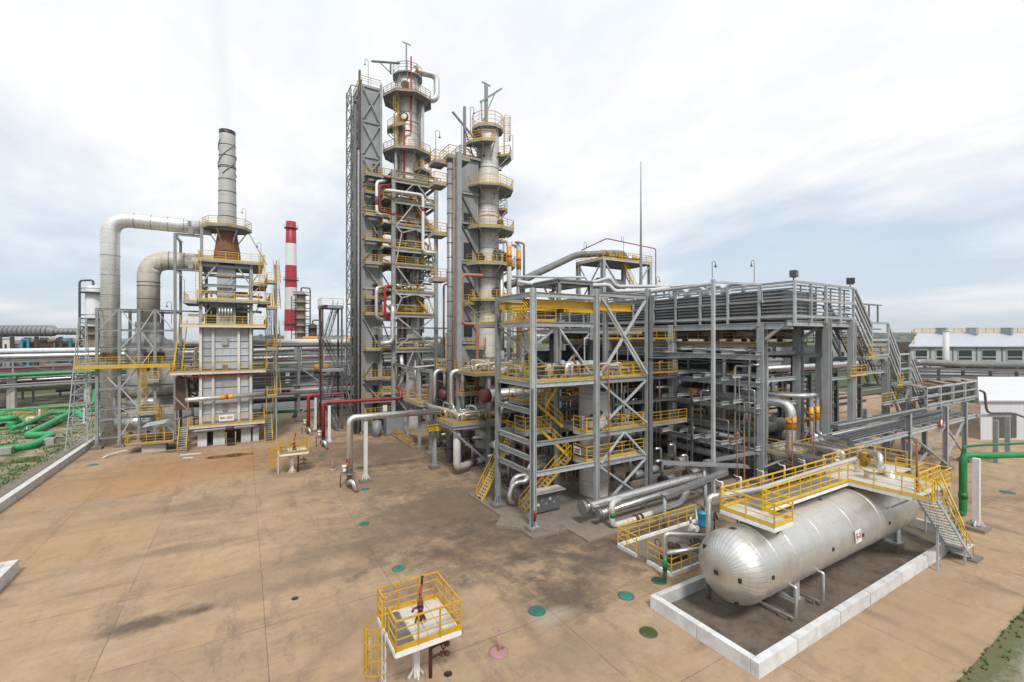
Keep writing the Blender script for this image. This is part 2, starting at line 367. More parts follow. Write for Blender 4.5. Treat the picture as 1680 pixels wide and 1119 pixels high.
def grass_mat(name, far=False):
    m, t, b = newmat(name); p = posn(t)
    n1 = noise(t, p, .35, 6, .65, .4); n2 = noise(t, p, 2.2, 6, .7); n3 = noise(t, p, 9, 4, .7)
    c = mixc(t, ramp(t, n2, .35, .65), (.035, .07, .016), (.085, .115, .03))
    if far:
        c = mixc(t, ramp(t, noise(t, p, .008, 5, .6), .4, .6), (.055, .085, .03), (.10, .115, .045))
    else:
        c = mixc(t, ramp(t, mth(t, 'ADD', mth(t, 'MULTIPLY', n1, .6), mth(t, 'MULTIPLY', n3, .4)), .46, .56, 0, .9), c, (.36, .315, .235))
        c = mixc(t, ramp(t, n3, .60, .75, 0, .5), c, (.40, .36, .28))
    setc(t, b, 'Base Color', c); b.inputs['Roughness'].default_value = .95; b.inputs['Specular IOR Level'].default_value = .1
    bp = nd(t, 'ShaderNodeBump'); bp.inputs['Strength'].default_value = .6; bp.inputs['Distance'].default_value = .08
    lk(t, n2, bp.inputs['Height']); lk(t, bp.outputs[0], b.inputs['Normal'])
    return m
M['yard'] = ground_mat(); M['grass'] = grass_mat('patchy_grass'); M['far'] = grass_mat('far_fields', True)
m_, t_, b_ = newmat('grey_gravel'); p_ = posn(t_); c_ = mixc(t_, ramp(t_, noise(t_, p_, 14, 5, .8), .35, .65), (.16, .14, .12), (.50, .46, .41)); sp_ = nd(t_, 'ShaderNodeSeparateXYZ'); lk(t_, p_, sp_.inputs[0])
gm = ramp(t_, mth(t_, 'ADD', sp_.outputs[1], mth(t_, 'MULTIPLY', noise(t_, p_, 1.1, 6, .7), 2.2)), 6.0, 6.7); c_ = mixc(t_, gm, c_, mixc(t_, noise(t_, p_, 6, 4, .7), (.05, .075, .02), (.19, .175, .09)))
setc(t_, b_, 'Base Color', c_); b_.inputs['Roughness'].default_value = .95; bp = nd(t_, 'ShaderNodeBump'); bp.inputs['Strength'].default_value = .8; bp.inputs['Distance'].default_value = .05; lk(t_, noise(t_, p_, 14, 5, .8), bp.inputs['Height']); lk(t_, bp.outputs[0], b_.inputs['Normal']); M['gravel'] = m_
M['basin'] = paint('dark_basin_floor', (.150, .118, .088), .88, 0, .9, .0, 1.1, streak=False, dark=.4)
M['asph'] = paint('grey_road', (.17, .17, .17), .9, 0, .4, 0, .5, streak=False)
struct('terrain', MB().box(-3200, -3200, -1, 5200, 5200, -.012), M['far'])
struct('grass_ground', MB().box(-140, -60, -.5, -16.75, 140, .004), M['grass'])
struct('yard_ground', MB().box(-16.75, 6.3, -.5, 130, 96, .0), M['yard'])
struct('verge_ground', MB().box(-16.75, -40, -.5, 130, 6.3, .012), M['gravel'])
struct('gravel_ground', MB().box(-16.75, 96, -.5, 260, 260, -.004), M['asph'])
# kerb wall between the yard and the grass, with its footpath
kw = MB().box(-16.75, 22, 0, -16.25, 79.6, .68)
for i in range(10): kw.box(-16.77, 24+i*5.7, .66, -16.23, 24+i*5.7+5.66, .73)
tag(kw.build('kerb_wall', M['conc_w']), 'low whitewashed concrete wall along the edge of the grass', 'wall')
struct('path', MB().box(-18.9, 15, .004, -17.7, 82, .07), M['pads'])
w2 = MB().box(-14.6, 35.2, 0, -11.2, 35.6, .75); w2 = MB().box(-11.6, 30, 0, -11.2, 37.0, .72).box(-15, 36.6, 0, -11.6, 37.0, .72)
tag(w2.build('kerb_wall', M['conc_w']), 'corner of a low white concrete bund standing alone on the yard', 'wall')
# bund round the tank
bd = T('tank_bund', 'white concrete bund wall around the big horizontal tank', 'bund wall', (29, 13.2, 0))
def bundseg(x0, y0, x1, y1):
    MB().box(x0, y0, 0, x1, y1, .62).build('wall_panel', M['conc_w'], bd)
for x0, x1 in ((17.5, 20.35), (20.4, 24.1), (24.15, 27.2), (27.26, 31), (31.04, 35), (35.04, 39), (39.04, 41.5)): bundseg(x0, 10.35, x1, 10.68)
bundseg(17.5, 10.70, 17.82, 13.2); bundseg(17.5, 13.23, 17.82, 15.9); bundseg(17.85, 15.6, 41.5, 15.9); bundseg(41.2, 10.7, 41.5, 15.57)
struct('basin_floor', MB().box(17.82, 10.68, -.02, 41.2, 15.6, .022), M['basin'])
# manholes
MH = [(881, 1003, .42, 'teal', 'green manhole cover with a pale concrete ring beside the pink valve stand'), (654, 933, .36, 'teal', 'green manhole cover behind the big yellow railed fire platform'), (1027, 978, .4, 'teal', 'green manhole cover nearest to the long tank bund'),
      (597, 860, .36, 'teal', 'green manhole cover out in the middle of the yard'), (599, 803, .36, 'teal', 'small green manhole cover beside the valves at the silver pipe'), (590, 768, .34, 'teal', 'green manhole cover behind the foot of the silver pipe'),
      (527, 748, .36, 'teal', 'green manhole cover beside the small yellow fire platform'), (1081, 953, .4, 'dkgreen', 'dark green manhole cover under the green banded standpipe'), (1064, 1038, .4, 'moss', 'mossy sunken manhole beside the white bund'),
      (152, 763, .45, 'teal', 'faded teal manhole cover on the rusty ground by the heater'), (1653, 808, .5, 'teal', 'green manhole cover beyond the thick green pipe'), (1620, 753, .4, 'teal', 'far green manhole under the rack beyond the green pipe')]
M['dkgreen'] = paint('dark_green_lid', (.015, .07, .04), .6, 0, .4, .05); M['moss'] = paint('mossy_lid', (.06, .09, .02), .9, 0, .6, 0, 5)
for px, py, r, mm, lab in MH:
    r *= .92
    g = G(px, py)
    o = T('manhole', lab, 'manhole', g, 'manhole covers set in the yard')
    MB().lathe([(r+.05, .0), (r+.05, .03), (r+.01, .03), (r+.01, 0)], g, 24).build('collar', M['steel_dk'], o)
    lid = MB().lathe([(r, 0), (r, .045), (r-.04, .055), (0.001, .06)], g, 24)
    for k in range(-3, 4): lid.box(g[0]-.6*r, g[1]+k*r*.2-.012, .05, g[0]+.6*r, g[1]+k*r*.2+.012, .07)
    lid.build('lid', M[mm], o)
for px, py in ((484, 982), (735, 1106)):
    g = G(px, py); MB_ = MB().lathe([(.17, 0), (.17, .02), (.13, .02), (.13, .008), (.001, .008)], g, 20)
    tag(MB_.build('drain', M['black']), 'dark round drain in the concrete beside the tall fire platform' if px > 700 else 'small dark drain cover alone on the open concrete', 'drain')
# puddle lines and white spill near the heater
# ---------------------------------------------------------------- builders of repeated kinds
def rail_mb(pts, closed=False, h=1.1, sp=1.35, toe=.16, w=.05, mids=(.4, .72), posts=True):
    a = MB(); b = []; pts = [V(p) for p in pts]
    n = len(pts); segs = [(pts[i], pts[(i+1) % n]) for i in range(n if closed else n-1)]
    up = V((0, 0, 1))
    for k, (p, q) in enumerate(segs):
        L = (q-p).length; d = (q-p)/max(L, 1e-6)
        a.bar(p+up*h, q+up*h, w*1.15)
        for m in mids: a.bar(p+up*h*m, q+up*h*m, w*.7)
        if toe: a.bar(p+up*(toe/2+.02), q+up*(toe/2+.02), .012, toe)
        c = max(1, round(L/sp))
        for i in range(0 if k == 0 else 1, c+1):
            if closed and k == n-1 and i == c: continue
            x = p+d*(L*i/c); b.append(x)
    return a, b
def railing(par, pts, closed=False, h=1.1, mat='yellow', sp=1.35, toe=.16, w=.05, mids=(.4, .72), split=False):
    a, b = rail_mb(pts, closed, h, sp, toe, w, mids)
    if not split:
        for x in b: a.bar(x, x+V((0, 0, h)), w)
        return a.build('railing', M[mat], par)
    r = a.build('railing', M[mat], par)
    for x in b: MB().bar(x, x+V((0, 0, h)), w).build('post', M[mat], r)
    return r
def stairs(par, p0, p1, width=.9, mat='yellow', tread='grate', rails=(1, 1), step=.22, h=1.0, string='yellow', w=.05):
    p0, p1 = V(p0), V(p1); d = p1-p0; hd = V((d.x, d.y, 0)); hl = hd.length; hd.normalize(); s = V((-hd.y, hd.x, 0))
    n = max(2, int(abs(d.z)/step)); up = V((0, 0, 1)); st = None
    for sg in (-1, 1):
        o = s*sg*width/2
        e = MB().bar(p0+o, p1+o, .05, .2).build('stringer', M[string], par)
        if rails[0 if sg < 0 else 1]:
            a = MB().bar(p0+o+up*h, p1+o+up*h, w).bar(p0+o+up*h*.55, p1+o+up*h*.55, w*.7)
            c = max(1, round(d.length/1.3))
            for i in range(c+1):
                x = p0+o+d*(i/c); a.bar(x, x+up*h, w)
            a.build('handrail', M[mat], par)
    a = MB()
    for i in range(n):
        c = p0+d*((i+.5)/n); a.bar(c-s*(width/2-.03), c+s*(width/2-.03), .26, .035)
    return a.build('treads', M[tread], par)
def ladder(par, p, z0, z1, out=(0, -1), mat='yellow', cage=True, w=.5, cz=2.3):
    """vertical ladder at plan point p, cage bulging towards `out`"""
    o = V((out[0], out[1], 0)).normalized(); s = V((-o.y, o.x, 0)); c = V((p[0], p[1], 0)); up = V((0, 0, 1)); a = MB()
    for sg in (-1, 1): a.bar(c+s*sg*w/2+up*z0, c+s*sg*w/2+up*(z1+1.0), .05)
    for i in range(int((z1-z0)/.32)): a.bar(c-s*w/2+up*(z0+.3+i*.32), c+s*w/2+up*(z0+.3+i*.32), .03)
    l = a.build('ladder', M[mat], par)
    if cage and z1-z0 > cz:
        b = MB(); zs = z0+cz; k = max(2, int((z1+.9-zs)/.8)+1)
        pts = [s*(w*.75*math.cos(t))+o*(.12+.68*math.sin(t)) for t in [math.pi*j/6 for j in range(7)]]
        for i in range(k):
            z = zs+(z1+.9-zs)*i/(k-1)
            for j in range(6): b.bar(c+pts[j]+up*z, c+pts[j+1]+up*z, .012, .05)
        for j in range(7): b.bar(c+pts[j]+up*zs, c+pts[j]+up*(z1+.9), .03)
        b.build('safety_cage', M[mat], par)
    return l
def ring_platform(par, c, z, ri, ro, a0, a1, n=8, rail='yellow', deck='grate', br=True, gap=None, h=1.1, toe=.18, split=False):
    """sector of an octagonal walkway round a vessel"""
    full = abs(a1-a0) >= 359; A = [R_(a0+(a1-a0)*i/n) for i in range(n+1)]
    inn = [(c[0]+ri*math.cos(a), c[1]+ri*math.sin(a)) for a in A]; out = [(c[0]+ro*math.cos(a), c[1]+ro*math.sin(a)) for a in A]
    m = MB()
    for i in range(n): m.poly([inn[i], out[i], out[i+1], inn[i+1]], z-.1, z)
    p = m.build('platform', M[deck], par)
    e = MB()
    for i in range(n): e.bar((*out[i], z-.14), (*out[i+1], z-.14), .08, .2)
    e.build('edge_beam', M['steel'], p)
    rp = [(x, y, z) for x, y in out]
    if full: railing(p, rp[:-1], True, h, rail, 1.1, toe)
    else:
        rp = [(*inn[0], z)]+rp+[(*inn[-1], z)]; railing(p, rp, False, h, rail, 1.1, toe)
    if br:
        for i in range(0, n+(0 if full else 1)):
            a = A[i]; MB().bar((c[0]+(ri-.05)*math.cos(a), c[1]+(ri-.05)*math.sin(a), z-1.5), (c[0]+(ro-.1)*math.cos(a), c[1]+(ro-.1)*math.sin(a), z-.2), .1).build('bracket', M['steel_lt'], p)
    return p
def deck(par, x0, y0, x1, y1, z, mat='grate', rail='', rmat='yellow', t=.12, split=False, name='deck', edge='steel', h=1.1):
    """rectangular grating deck; rail = sides to guard, any of W (x0) E (x1) S (y0) N (y1)"""
    d = MB().box(x0, y0, z-t, x1, y1, z).build(name, M[mat], par)
    e = MB()
    for p, q in (((x0, y0), (x1, y0)), ((x1, y0), (x1, y1)), ((x1, y1), (x0, y1)), ((x0, y1), (x0, y0))): k = .003*(p[0] == q[0]); e.bar((*p, z-.16-k), (*q, z-.16-k), .1-k, .26)
    e.build('edge_frame', M[edge], d)
    sides = {'W': ((x0, y1), (x0, y0)), 'S': ((x0, y0), (x1, y0)), 'E': ((x1, y0), (x1, y1)), 'N': ((x1, y1), (x0, y1))}
    run = []; order = [s for s in 'WSEN' if s in rail]; done = set()
    for s in order:
        p, q = sides[s]
        if run and run[-1] == p: run.append(q)
        else:
            if len(run) > 1: railing(d, [(*u, z) for u in run], False, h, rmat, split=split)
            run = [p, q]
    if len(run) > 1:
        cl = run[0] == run[-1]; railing(d, [(*u, z) for u in (run[:-1] if cl else run)], cl, h, rmat, split=split)
    return d
def col(par, x, y, z0, z1, s=.36, mat='steel', foot=True, rot=False):
    m = MB().ib((x, y, z0), (x, y, z1), s, s*.9, s*.09, up=(0, 1, 0) if not rot else (1, 0, 0))
    o = m.build('column', M[mat], par)
    if foot and z0 < .3:
        k = max(.5, s*1.25); MB().box(x-k, y-k, 0, x+k, y+k, .34).build('footing', M['pads'], o)
        g = MB().box(x-s*.8, y-s*.8, .341, x+s*.8, y+s*.8, .38)
        for dx, dy in ((1, 0), (-1, 0), (0, 1), (0, -1)): g.bar((x+s*.78*dx, y+s*.78*dy, .38), (x+s*.45*dx, y+s*.45*dy, 1.0), .03, .16)
        g.build('base_plate', M[mat], o)
    return o
def beam(par, p, q, h=.32, w=.22, mat='steel', name='beam'):
    return MB().ib(p, q, h, w, max(.025, h*.09)).build(name, M[mat], par)
def brace(par, p, q, w=.13, mat='steel_lt'):
    return MB().bar(p, q, w).build('brace', M[mat], par)
def xbrace(par, p, q, r, s, w=.13, mat='steel_lt'):
    """p-r and q-s diagonals"""
    brace(par, p, r, w, mat); d = (V(q)-V(p)).cross(V(r)-V(p)).normalized()*(w*1.02); brace(par, V(q)+d, V(s)+d, w, mat)
def pipe(name, label, pts, r, mat, group=None, bands=(), flanges=(), n=12, bend=None, cat='pipe', loc=None, supports=()):
    o = T(name, label, cat, loc or (pts[0][0], pts[0][1], pts[0][2]), group)
    MB().tube(pts, r, n, bend).build('pipe_run', M[mat], o)
    for p, q, mm in bands: MB().tube([p, q], r*1.03, n, 0).build('colour_band', M[mm], o)
    for p, q, mm in flanges: MB().tube([p, q], r*1.55, n, 0).build('flange', M[mm], o)
    for p, q in supports: MB().bar(p, q, .12).build('support', M['steel'], o)
    return o
def single_pipe(name, label, pts, r, mat, group=None, n=8, bend=None):
    return tag(MB().tube(pts, r, n, bend).build(name, M[mat], None), label, 'pipe', group)
_LP = []
def hook_lamp(p, rz=0, label='', h=2.2, mat='steel', pol=None):
    """bent pole with a bell lamp"""
    key = (h, mat)
    for k, r in _LP:
        if k == key: return dup(r, p, label, R_(rz))
    o = T('hook_lamp', label, 'lamp', p, 'hooked lamps on bent poles')
    x, y, z = p
    MB().tube([(x, y, z), (x, y, z+h*.88), (x, y, z+h), (x+.22, y, z+h+.1), (x+.45, y, z+h), (x+.45, y, z+h*.86)], .035, 6, .15).build('pole', M[mat], o)
    MB().lathe([(.02, .22), (.05, .2), (.06, .12), (.13, 0), (.11, -.02), (.001, -.02)], (x+.45, y, z+h*.86-.2), 10).build('lamp_head', M['brown'], o)
    o.rotation_euler = (0, 0, R_(rz)); _LP.append((key, o)); return o
def floodlight(p, rz, label):
    o = T('floodlight', label, 'floodlight', p, None); x, y, z = p
    MB().box(x-.04, y-.04, z, x+.04, y+.04, z+.5).box(x-.3, y-.05, z+.3, x+.3, y+.05, z+.36).build('bracket', M['steel_dk'], o)
    h = MB().poly([(x-.36, y-.28), (x+.36, y-.28), (x+.26, y+.26), (x-.26, y+.26)], z+.37, z+.95); h.build('housing', M['steel_dk'], o)
    MB().box(x-.3, y-.30, z+.42, x+.3, y-.285, z+.9).build('lens', M['glass'], o); o.rotation_euler = (0, 0, R_(rz)); return o
def text_mesh(name, body, size, mat, par, loc, rot, bold=.0):
    cu = bpy.data.curves.new(name, 'FONT'); cu.body = body; cu.size = size; cu.align_x = 'CENTER'; cu.align_y = 'CENTER'; cu.offset = bold; cu.extrude = .004
    tmp = bpy.data.objects.new(name, cu); C.objects.link(tmp)
    dg = bpy.context.evaluated_depsgraph_get(); dg.update()
    me = bpy.data.meshes.new_from_object(tmp.evaluated_get(dg)); bpy.data.objects.remove(tmp); me.materials.clear(); me.materials.append(M[mat])
    o = bpy.data.objects.new(name, me); C.objects.link(o)
    o.parent = par; p0 = V((0, 0, 0)); q = par
    while q is not None: p0 += q.location; q = q.parent
    o.location = V(loc)-p0; o.rotation_euler = rot; return o
def sign(label, body, c, w, h, rotz, par_name='sign', size=.4, mat='red'):
    """flat board facing -Y turned by rotz"""
    o = T(par_name, label, 'sign', c); x, y, z = c
    MB().box(x-w/2, y-.02, z-h/2, x+w/2, y+.02, z+h/2).build('board', M['white'], o)
    text_mesh('lettering', body, size, mat, o, (x, y-.024, z), (R_(90), 0, 0), size*.03)
    o.rotation_euler = (0, 0, R_(rotz)); return o
def valve(par, p, axis, s=.25, mat='galv', wheel='black', hdir=(0, 0, 1)):
    """flanged gate valve with handwheel, as one part"""
    p = V(p); a = V(axis).normalized(); u = V(hdir); m = MB()
    m.cyl(p-a*s, p+a*s, s*.7, n=10).cyl(p-a*s*1.15, p-a*s*.9, s, n=12).cyl(p+a*s*.9, p+a*s*1.15, s, n=12).cyl(p, p+u*s*2.0, s*.35, s*.25, 8).cyl(p+u*s*1.1, p+u*s*1.3, s*.6, n=10)
    v = m.build('valve', M[mat], par)
    w = MB(); c = p+u*s*2.1
    ax = 'Z' if abs(u.z) > .9 else ('X' if abs(u.x) > .9 else 'Y')
    w.ring(c, s*.7, s*.08, 14, ax, 5)
    b = u.orthogonal().normalized(); w.bar(c-b*s*.7, c+b*s*.7, s*.1); b = b.cross(u); w.bar(c-b*s*.7, c+b*s*.7, s*.11)
    w.build('handwheel', M[wheel], v); return v
# ---------------------------------------------------------------- fired heater with its stack
X0, X1, Y0, Y1 = -4.8, .9, 68.0, 79.5
fh = T('fired_heater', 'tall grey panelled furnace with yellow walkways carrying the stained steel stack', 'furnace', (-2, 74, 0))
w = MB().box(X0, Y0, 2.75, X1, Y1, 15.0); w.build('casing', M['clad'], fh)
M['panel'] = paint('pale_heater_panel', (.43, .45, .47), .5, .1, .35, .08, 1.1)
# panels of the front wall with stiffeners
px_ = [X0+.3, X0+1.45, X0+4.2, X1-.3]
for i in range(3):
    a, b = px_[i]+.12, px_[i+1]-.12
    for z0, z1 in ((3.1, 5.1), (5.2, 7.2), (7.3, 9.0), (9.6, 11.2), (11.3, 13.0), (13.1, 14.8)):
        p = MB().box(a, Y0-.05, z0, b, Y0-.003, z1)
        p.box(a, Y0-.14, z0+.02, b, Y0-.052, z0+.1).box(a, Y0-.14, z0+.95, b, Y0-.052, z0+1.03)
        if i == 1: p.box((a*2+b)/3-.03, Y0-.11, z0+.1, (a*2+b)/3+.03, Y0-.053, z1).box((a+b*2)/3-.03, Y0-.11, z0+.1, (a+b*2)/3+.03, Y0-.053, z1)
        p.build('wall_panel', M['panel'], fh)
M['pilaster'] = paint('cream_pilaster', (.58, .57, .53), .55, 0, .3, .08)
for x in (X0+.16, X0+1.45, X0+4.2, X1-.16):
    MB().ib((x, Y0-.18, 2.4), (x, Y0-.18, 15), .3, .3, .03, up=(0, 1, 0)).build('pilaster', M['pilaster'], fh)
for z in (15.12,):
    MB().box(X0-.2, Y0-.2, z-.12, X1+.2, Y1, z+.1).build('roof', M['steel'], fh)
for x in (X1+.004,):
    for k in range(6):
        MB().box(x, Y0+1+k*1.7, 3, x+.12, Y0+1.2+k*1.7, 15).build('side_rib', M['panel'], fh)
d_ = MB().box(-2.45, Y0-.25, 12.55, -1.7, Y0-.12, 13.5); d_.box(-2.35, Y0-.32, 12.65, -1.8, Y0-.252, 13.4); d_.build('access_door', M['steel'], fh)
for z in (9.1, 4.0): MB().box(-2.35, Y0-.26, z+.3, -1.85, Y0-.13, z+1.1).build('peep_door', M['rusty'], fh)
# plinth legs
for x0, x1 in ((-4.95, -4.0), (-3.35, -2.1), (-.35, .75), (.95, 1.65)):
    MB().box(x0, Y0-.2, 0, x1, Y0+.35, 2.35).build('pillar', M['conc_w'], fh)
for x0, x1 in ((-4.7, -3.9), (-2.3, -1.5), (.1, .9)): MB().box(x0, Y0+5, 0, x1, Y0+5.8, 2.4).build('pillar', M['steel_dk'], fh)
MB().box(-5.2, Y0-.45, 2.36, 1.75, Y1, 2.66).build('floor_slab', M['steel_dk'], fh)
MB().box(-4.6, Y0+2.2, .1, 1.2, Y0+2.4, 2.3).build('burner_screen', M['black'], fh)
MB().box(-5.2, Y0-.75, 0, 1.9, Y0-.55, .12).build('base_kerb', M['pinkred'], fh)
for x in (-1.95, -.95): MB().bar((x, Y0-.9, 0), (x, Y0-.9, 1.7), .1).build('bollard_post', M['yellow_w'], fh)
st = MB()
for k in range(4): st.box(-1.85, Y0-1.3+k*.0, .1+k*.24, -1.05, Y0-.95, .14+k*.24)
st.build('step_ladder', M['brown'], fh)
# walkways
deck(fh, -5.7, 66.9, 2.3, 67.7, 2.75, 'grate', 'WSE', edge='pilaster')
deck(fh, -7.6, 67.2, 2.4, 67.75, 9.35, 'grate', 'WS', edge='pilaster')
deck(fh, -6.6, 67.0, 2.4, 67.78, 15.15, 'grate', 'WSE', edge='pilaster')
deck(fh, -7.6, 67.75, -4.85, 76, 9.33, 'grate', 'W', edge='pilaster')
deck(fh, .95, 67.8, 2.6, 79, 9.3, 'grate', 'E'); deck(fh, .95, 67.8, 2.6, 79, 15.1, 'grate', 'E'); deck(fh, .95, 67.75, 2.3, 79, 2.7, 'grate', 'E')
for x in (-4.7, -3.3, -.6, .75):
    for z in (2.75, 9.35, 15.15): MB().bar((x, 67.85, z-.9), (x, 67.1, z-.2), .12).build('bracket', M['steel'], fh)
stairs(fh, (-6.35, 65.6, 0), (-6.35, 68.0, 2.75), .85, string='yellow', tread='steel_lt')
stairs(fh, (2.75, 66.6, 0), (2.75, 69.2, 2.75), .85, tread='steel_lt')
stairs(fh, (3.0, 68.6, 2.75), (3.0, 76.0, 9.3), .8); stairs(fh, (3.0, 67.6, 9.3), (3.0, 75.0, 15.1), .8)
stairs(fh, (3.0, 68.0, 15.15), (3.0, 72.6, 20), .8)
for z in (6.0, 12.2, 17.6, 21.0):
    deck(fh, 2.6, 67.0, 3.7, 68.6, z, 'grate', 'WSE', 'yellow'); stairs(fh, (3.9, 68.6, z), (3.9, 72.2, z+2.9), .7)
    MB().bar((3.6, 67.1, z-3), (3.6, 67.1, z), .12).build('stair_post', M['steel'], fh)
MB().bar((3.75, 68.5, 0), (3.75, 68.5, 24), .16).bar((3.75, 72.3, 0), (3.75, 72.3, 24), .16).build('stair_post', M['steel'], fh)
ladder(fh, (-4.9, 67.6), 18.4, 22.6, (0, -1), 'yellow', False); ladder(fh, (2.0, 67.5), 18.4, 23.4, (0, -1), 'yellow', True)
for z in (16.9, 19.6, 21.3):
    for k in range(3): MB().bar((-4.6+k*2.6, 68.45, z-.9), (-3.6+k*2.6, 68.45, z+.6), .12).build('brace', M['steel'], fh)
stairs(fh, (-7.0, 68.4, 9.35), (-7.0, 74.5, 15.1), .8)
# upper steel between roof and stack
for x, y in ((-4.7, 68.6), (.8, 68.6), (-4.7, 78.6), (.8, 78.6)): col(fh, x, y, 15.2, 23.6, .4, 'steel', False)
for x in (-4.7,): col(fh, x, 70.2, 22.9, 27.6, .35, 'steel', False)
for z in (18.2, 20.4, 22.9):
    for y in (68.6, 78.6): beam(fh, (-4.9, y, z-.2), (1.0, y, z-.2), .35)
    for x in (-4.7, .8): beam(fh, (x, 68.4, z-.2), (x, 78.8, z-.2), .35)
deck(fh, -5.0, 67.6, 1.6, 68.9, 18.35, 'grate', 'WSE'); deck(fh, -6.4, 68.0, -5.05, 74, 18.1, 'grate', 'WS'); deck(fh, 1.65, 67.9, 3.0, 76, 18.3, 'grate', 'SE'); deck(fh, 1.0, 68.2, 2.6, 76, 20.7, 'grate', 'SE')
deck(fh, -4.9, 68.0, 2.2, 77.5, 23.4, 'steel', 'WSE'); 
for a, b in (((-4.7, 68.5, 20.3), (-2.9, 68.5, 23.0)), ((.8, 68.5, 20.3), (-.9, 68.5, 23.0))): brace(fh, a, b, .16)
MB().box(-4.2, 69.6, 15.22, .4, 78.2, 18.1).build('convection_box', M['steel_dk'], fh)
MB().box(-3.05, 68.75, 15.22, -.95, 77.6, 17.2).box(-3.0, 69.0, 17.21, -1.0, 77, 22.9).build('flue_box', M['panel'], fh)
for k in range(4): MB().box(-3.06, 68.9, 17.6+k*1.3, -.94, 68.985, 17.68+k*1.3).build('flue_stiffener', M['steel_dk'], fh)
rnd = random.Random(4)
for k in range(9):   # return bends of the convection coil
    x = rnd.choice((-4.5, -4.1, -3.6, -.4, .0, .5)); z = 15.6+rnd.random()*4.2
    MB().tube([(x, 69.2, z), (x, 68.7, z), (x, 68.7, z+.55), (x, 69.2, z+.55)], .13, 8, .2).build('return_bend', M[rnd.choice(('rusty', 'alu_p', 'alu_dk'))], fh)
for k in range(5): MB().cyl((-2.7+k*.32, 68.2, 16.3), (-2.7+k*.32, 68.2, 17.4), .11).build('burner_line', M['alu_p'], fh)
for z, x0, x1 in ((19.3, -4.6, -3.1), (19.0, -.9, 2.0), (17.0, -.8, 1.9), (16.4, -6.0, -3.2), (21.5, -4.6, .8)):
    MB().tube([(x0, 68.95, z), (x1, 68.95, z), (x1, 70.5, z)], .16, 8, .3).build('header', M['rusty'], fh)
SX, SY = -2.0, 73.6
cone = MB().lathe([(1.62, 23.45), (1.58, 25.0), (1.12, 28.2)], (SX, SY, 0), 28); cone.ring((SX, SY, 25.4), 1.56, .06, 28); cone.build('transition_cone', M['rustdeep'], fh)
for a in range(0, 360, 60):
    ca, sa = math.cos(R_(a)), math.sin(R_(a)); MB().bar((SX+1.3*ca, SY+1.3*sa, 26.6), (SX+2.3*ca, SY+2.3*sa, 28.2), .14).build('gusset', M['steel_lt'], fh)
ring_platform(fh, (SX, SY), 28.6, 1.1, 2.9, 0, 360, 8, br=False)
stack = MB().lathe([(1.12, 28.2), (1.06, 33), (1.0, 37.5), (.97, 41.2), (.98, 42.0), (.9, 42.0), (.9, 40)], (SX, SY, 0), 32); sh = stack.build('stack_shell', M['stack'], fh)
tp = MB().lathe([(.985, 41.5), (.995, 42.05), (.90, 42.06), (.90, 41)], (SX, SY, 0), 32); tp.build('stack_tip', M['black'], sh)
for z in (30.2, 31.9, 33.6, 35.3, 36.9, 37.1, 38.5, 40.0): MB().ring((SX, SY, z), 1.12-(z-28)*.011, .05, 28).build('stack_band', M['steel_dk'], sh)
for a0 in (0, 120, 240):
    pts = [((1.10-.003*i)*math.cos(R_(a0+i*11))+SX, (1.10-.003*i)*math.sin(R_(a0+i*11))+SY, 35.9+i*.235) for i in range(21)]
    MB().tube(pts, [.055]*21, 5, 0).build('helical_strake', M['galv'], sh)
brace(fh, (.6, 72, 27.9), (2.6, 69, 23.4), .12)
for (x, y, z, rz, lb) in ((.2, 72.0, 28.6, 180, 'hooked lamp on the topmost stack walkway of the furnace'), (1.9, 68.0, 23.4, 180, 'hooked lamp on the walkway below the stack cone'), (-6.3, 68.1, 18.1, 180, 'hooked lamp at the furnace walkway beside the rusty duct'), (-7.5, 67.4, 15.2, 180, 'reddish hooked lamp on the furnace roof walkway above the outer stair')):
    hook_lamp((x, y, z), rz, lb, 2.6, 'steel')
# header pipes across the front
pipe('header_pipe', 'silver header pipe with an orange band across the furnace front', [(-6.1, 66.9, 6.0), (-5.6, 66.9, 6.05), (2.3, 67.0, 6.25)], .3, 'alu_p', bands=[((-2.55, 66.94, 6.12), (-1.95, 66.95, 6.14), 'orangeband'), ((-1.93, 66.95, 6.14), (-1.72, 66.95, 6.145), 'red'), ((-1.7, 66.955, 6.15), (-1.15, 66.965, 6.17), 'orangeband')], n=14)
pipe('red_header', 'thin red pipe across the furnace front under the middle walkway', [(-5.9, 67.45, 8.75), (1.7, 67.45, 8.95)], .11, 'red')
pipe('base_header', 'grey gas header with a red band under the lowest furnace walkway', [(-5.4, 67.1, 2.1), (-4.9, 67.0, 2.15), (1.5, 67.0, 2.2), (1.9, 68.2, 2.2)], .2, 'alu_dk', bands=[((-2, 67, 2.18), (-1.1, 67, 2.19), 'dkred')])
sign('white board reading BA-202 on the lowest walkway of the furnace', 'BA-202', (-1.9, 66.72, 3.55), 1.6, .75, 0, size=.43)
# smoke plume is added last; inlet pipe tangle beside the furnace
for k in range(7):
    y = 69+k*1.4; z = 3+rnd.random()*11
    single_pipe('furnace_pipe', 'dark process pipe looping down beside the furnace casing', [(-5.0, y, z), (-5.5-rnd.random()*1.2, y, z), (-5.5-rnd.random()*.5, y, z-2-rnd.random()*4), (-7.5, y, z-3.5)], .1+.08*rnd.random(), rnd.choice(('brown', 'alu_dk', 'rusty')), 'dark pipes beside the furnace')
MB_ = MB().box(-7.3, 69, 4.6, -6.0, 71, 8.6); tag(MB_.build('stair_screen', M['brown']), 'dark meshed box hanging beside the furnace below the walkway', 'screen')

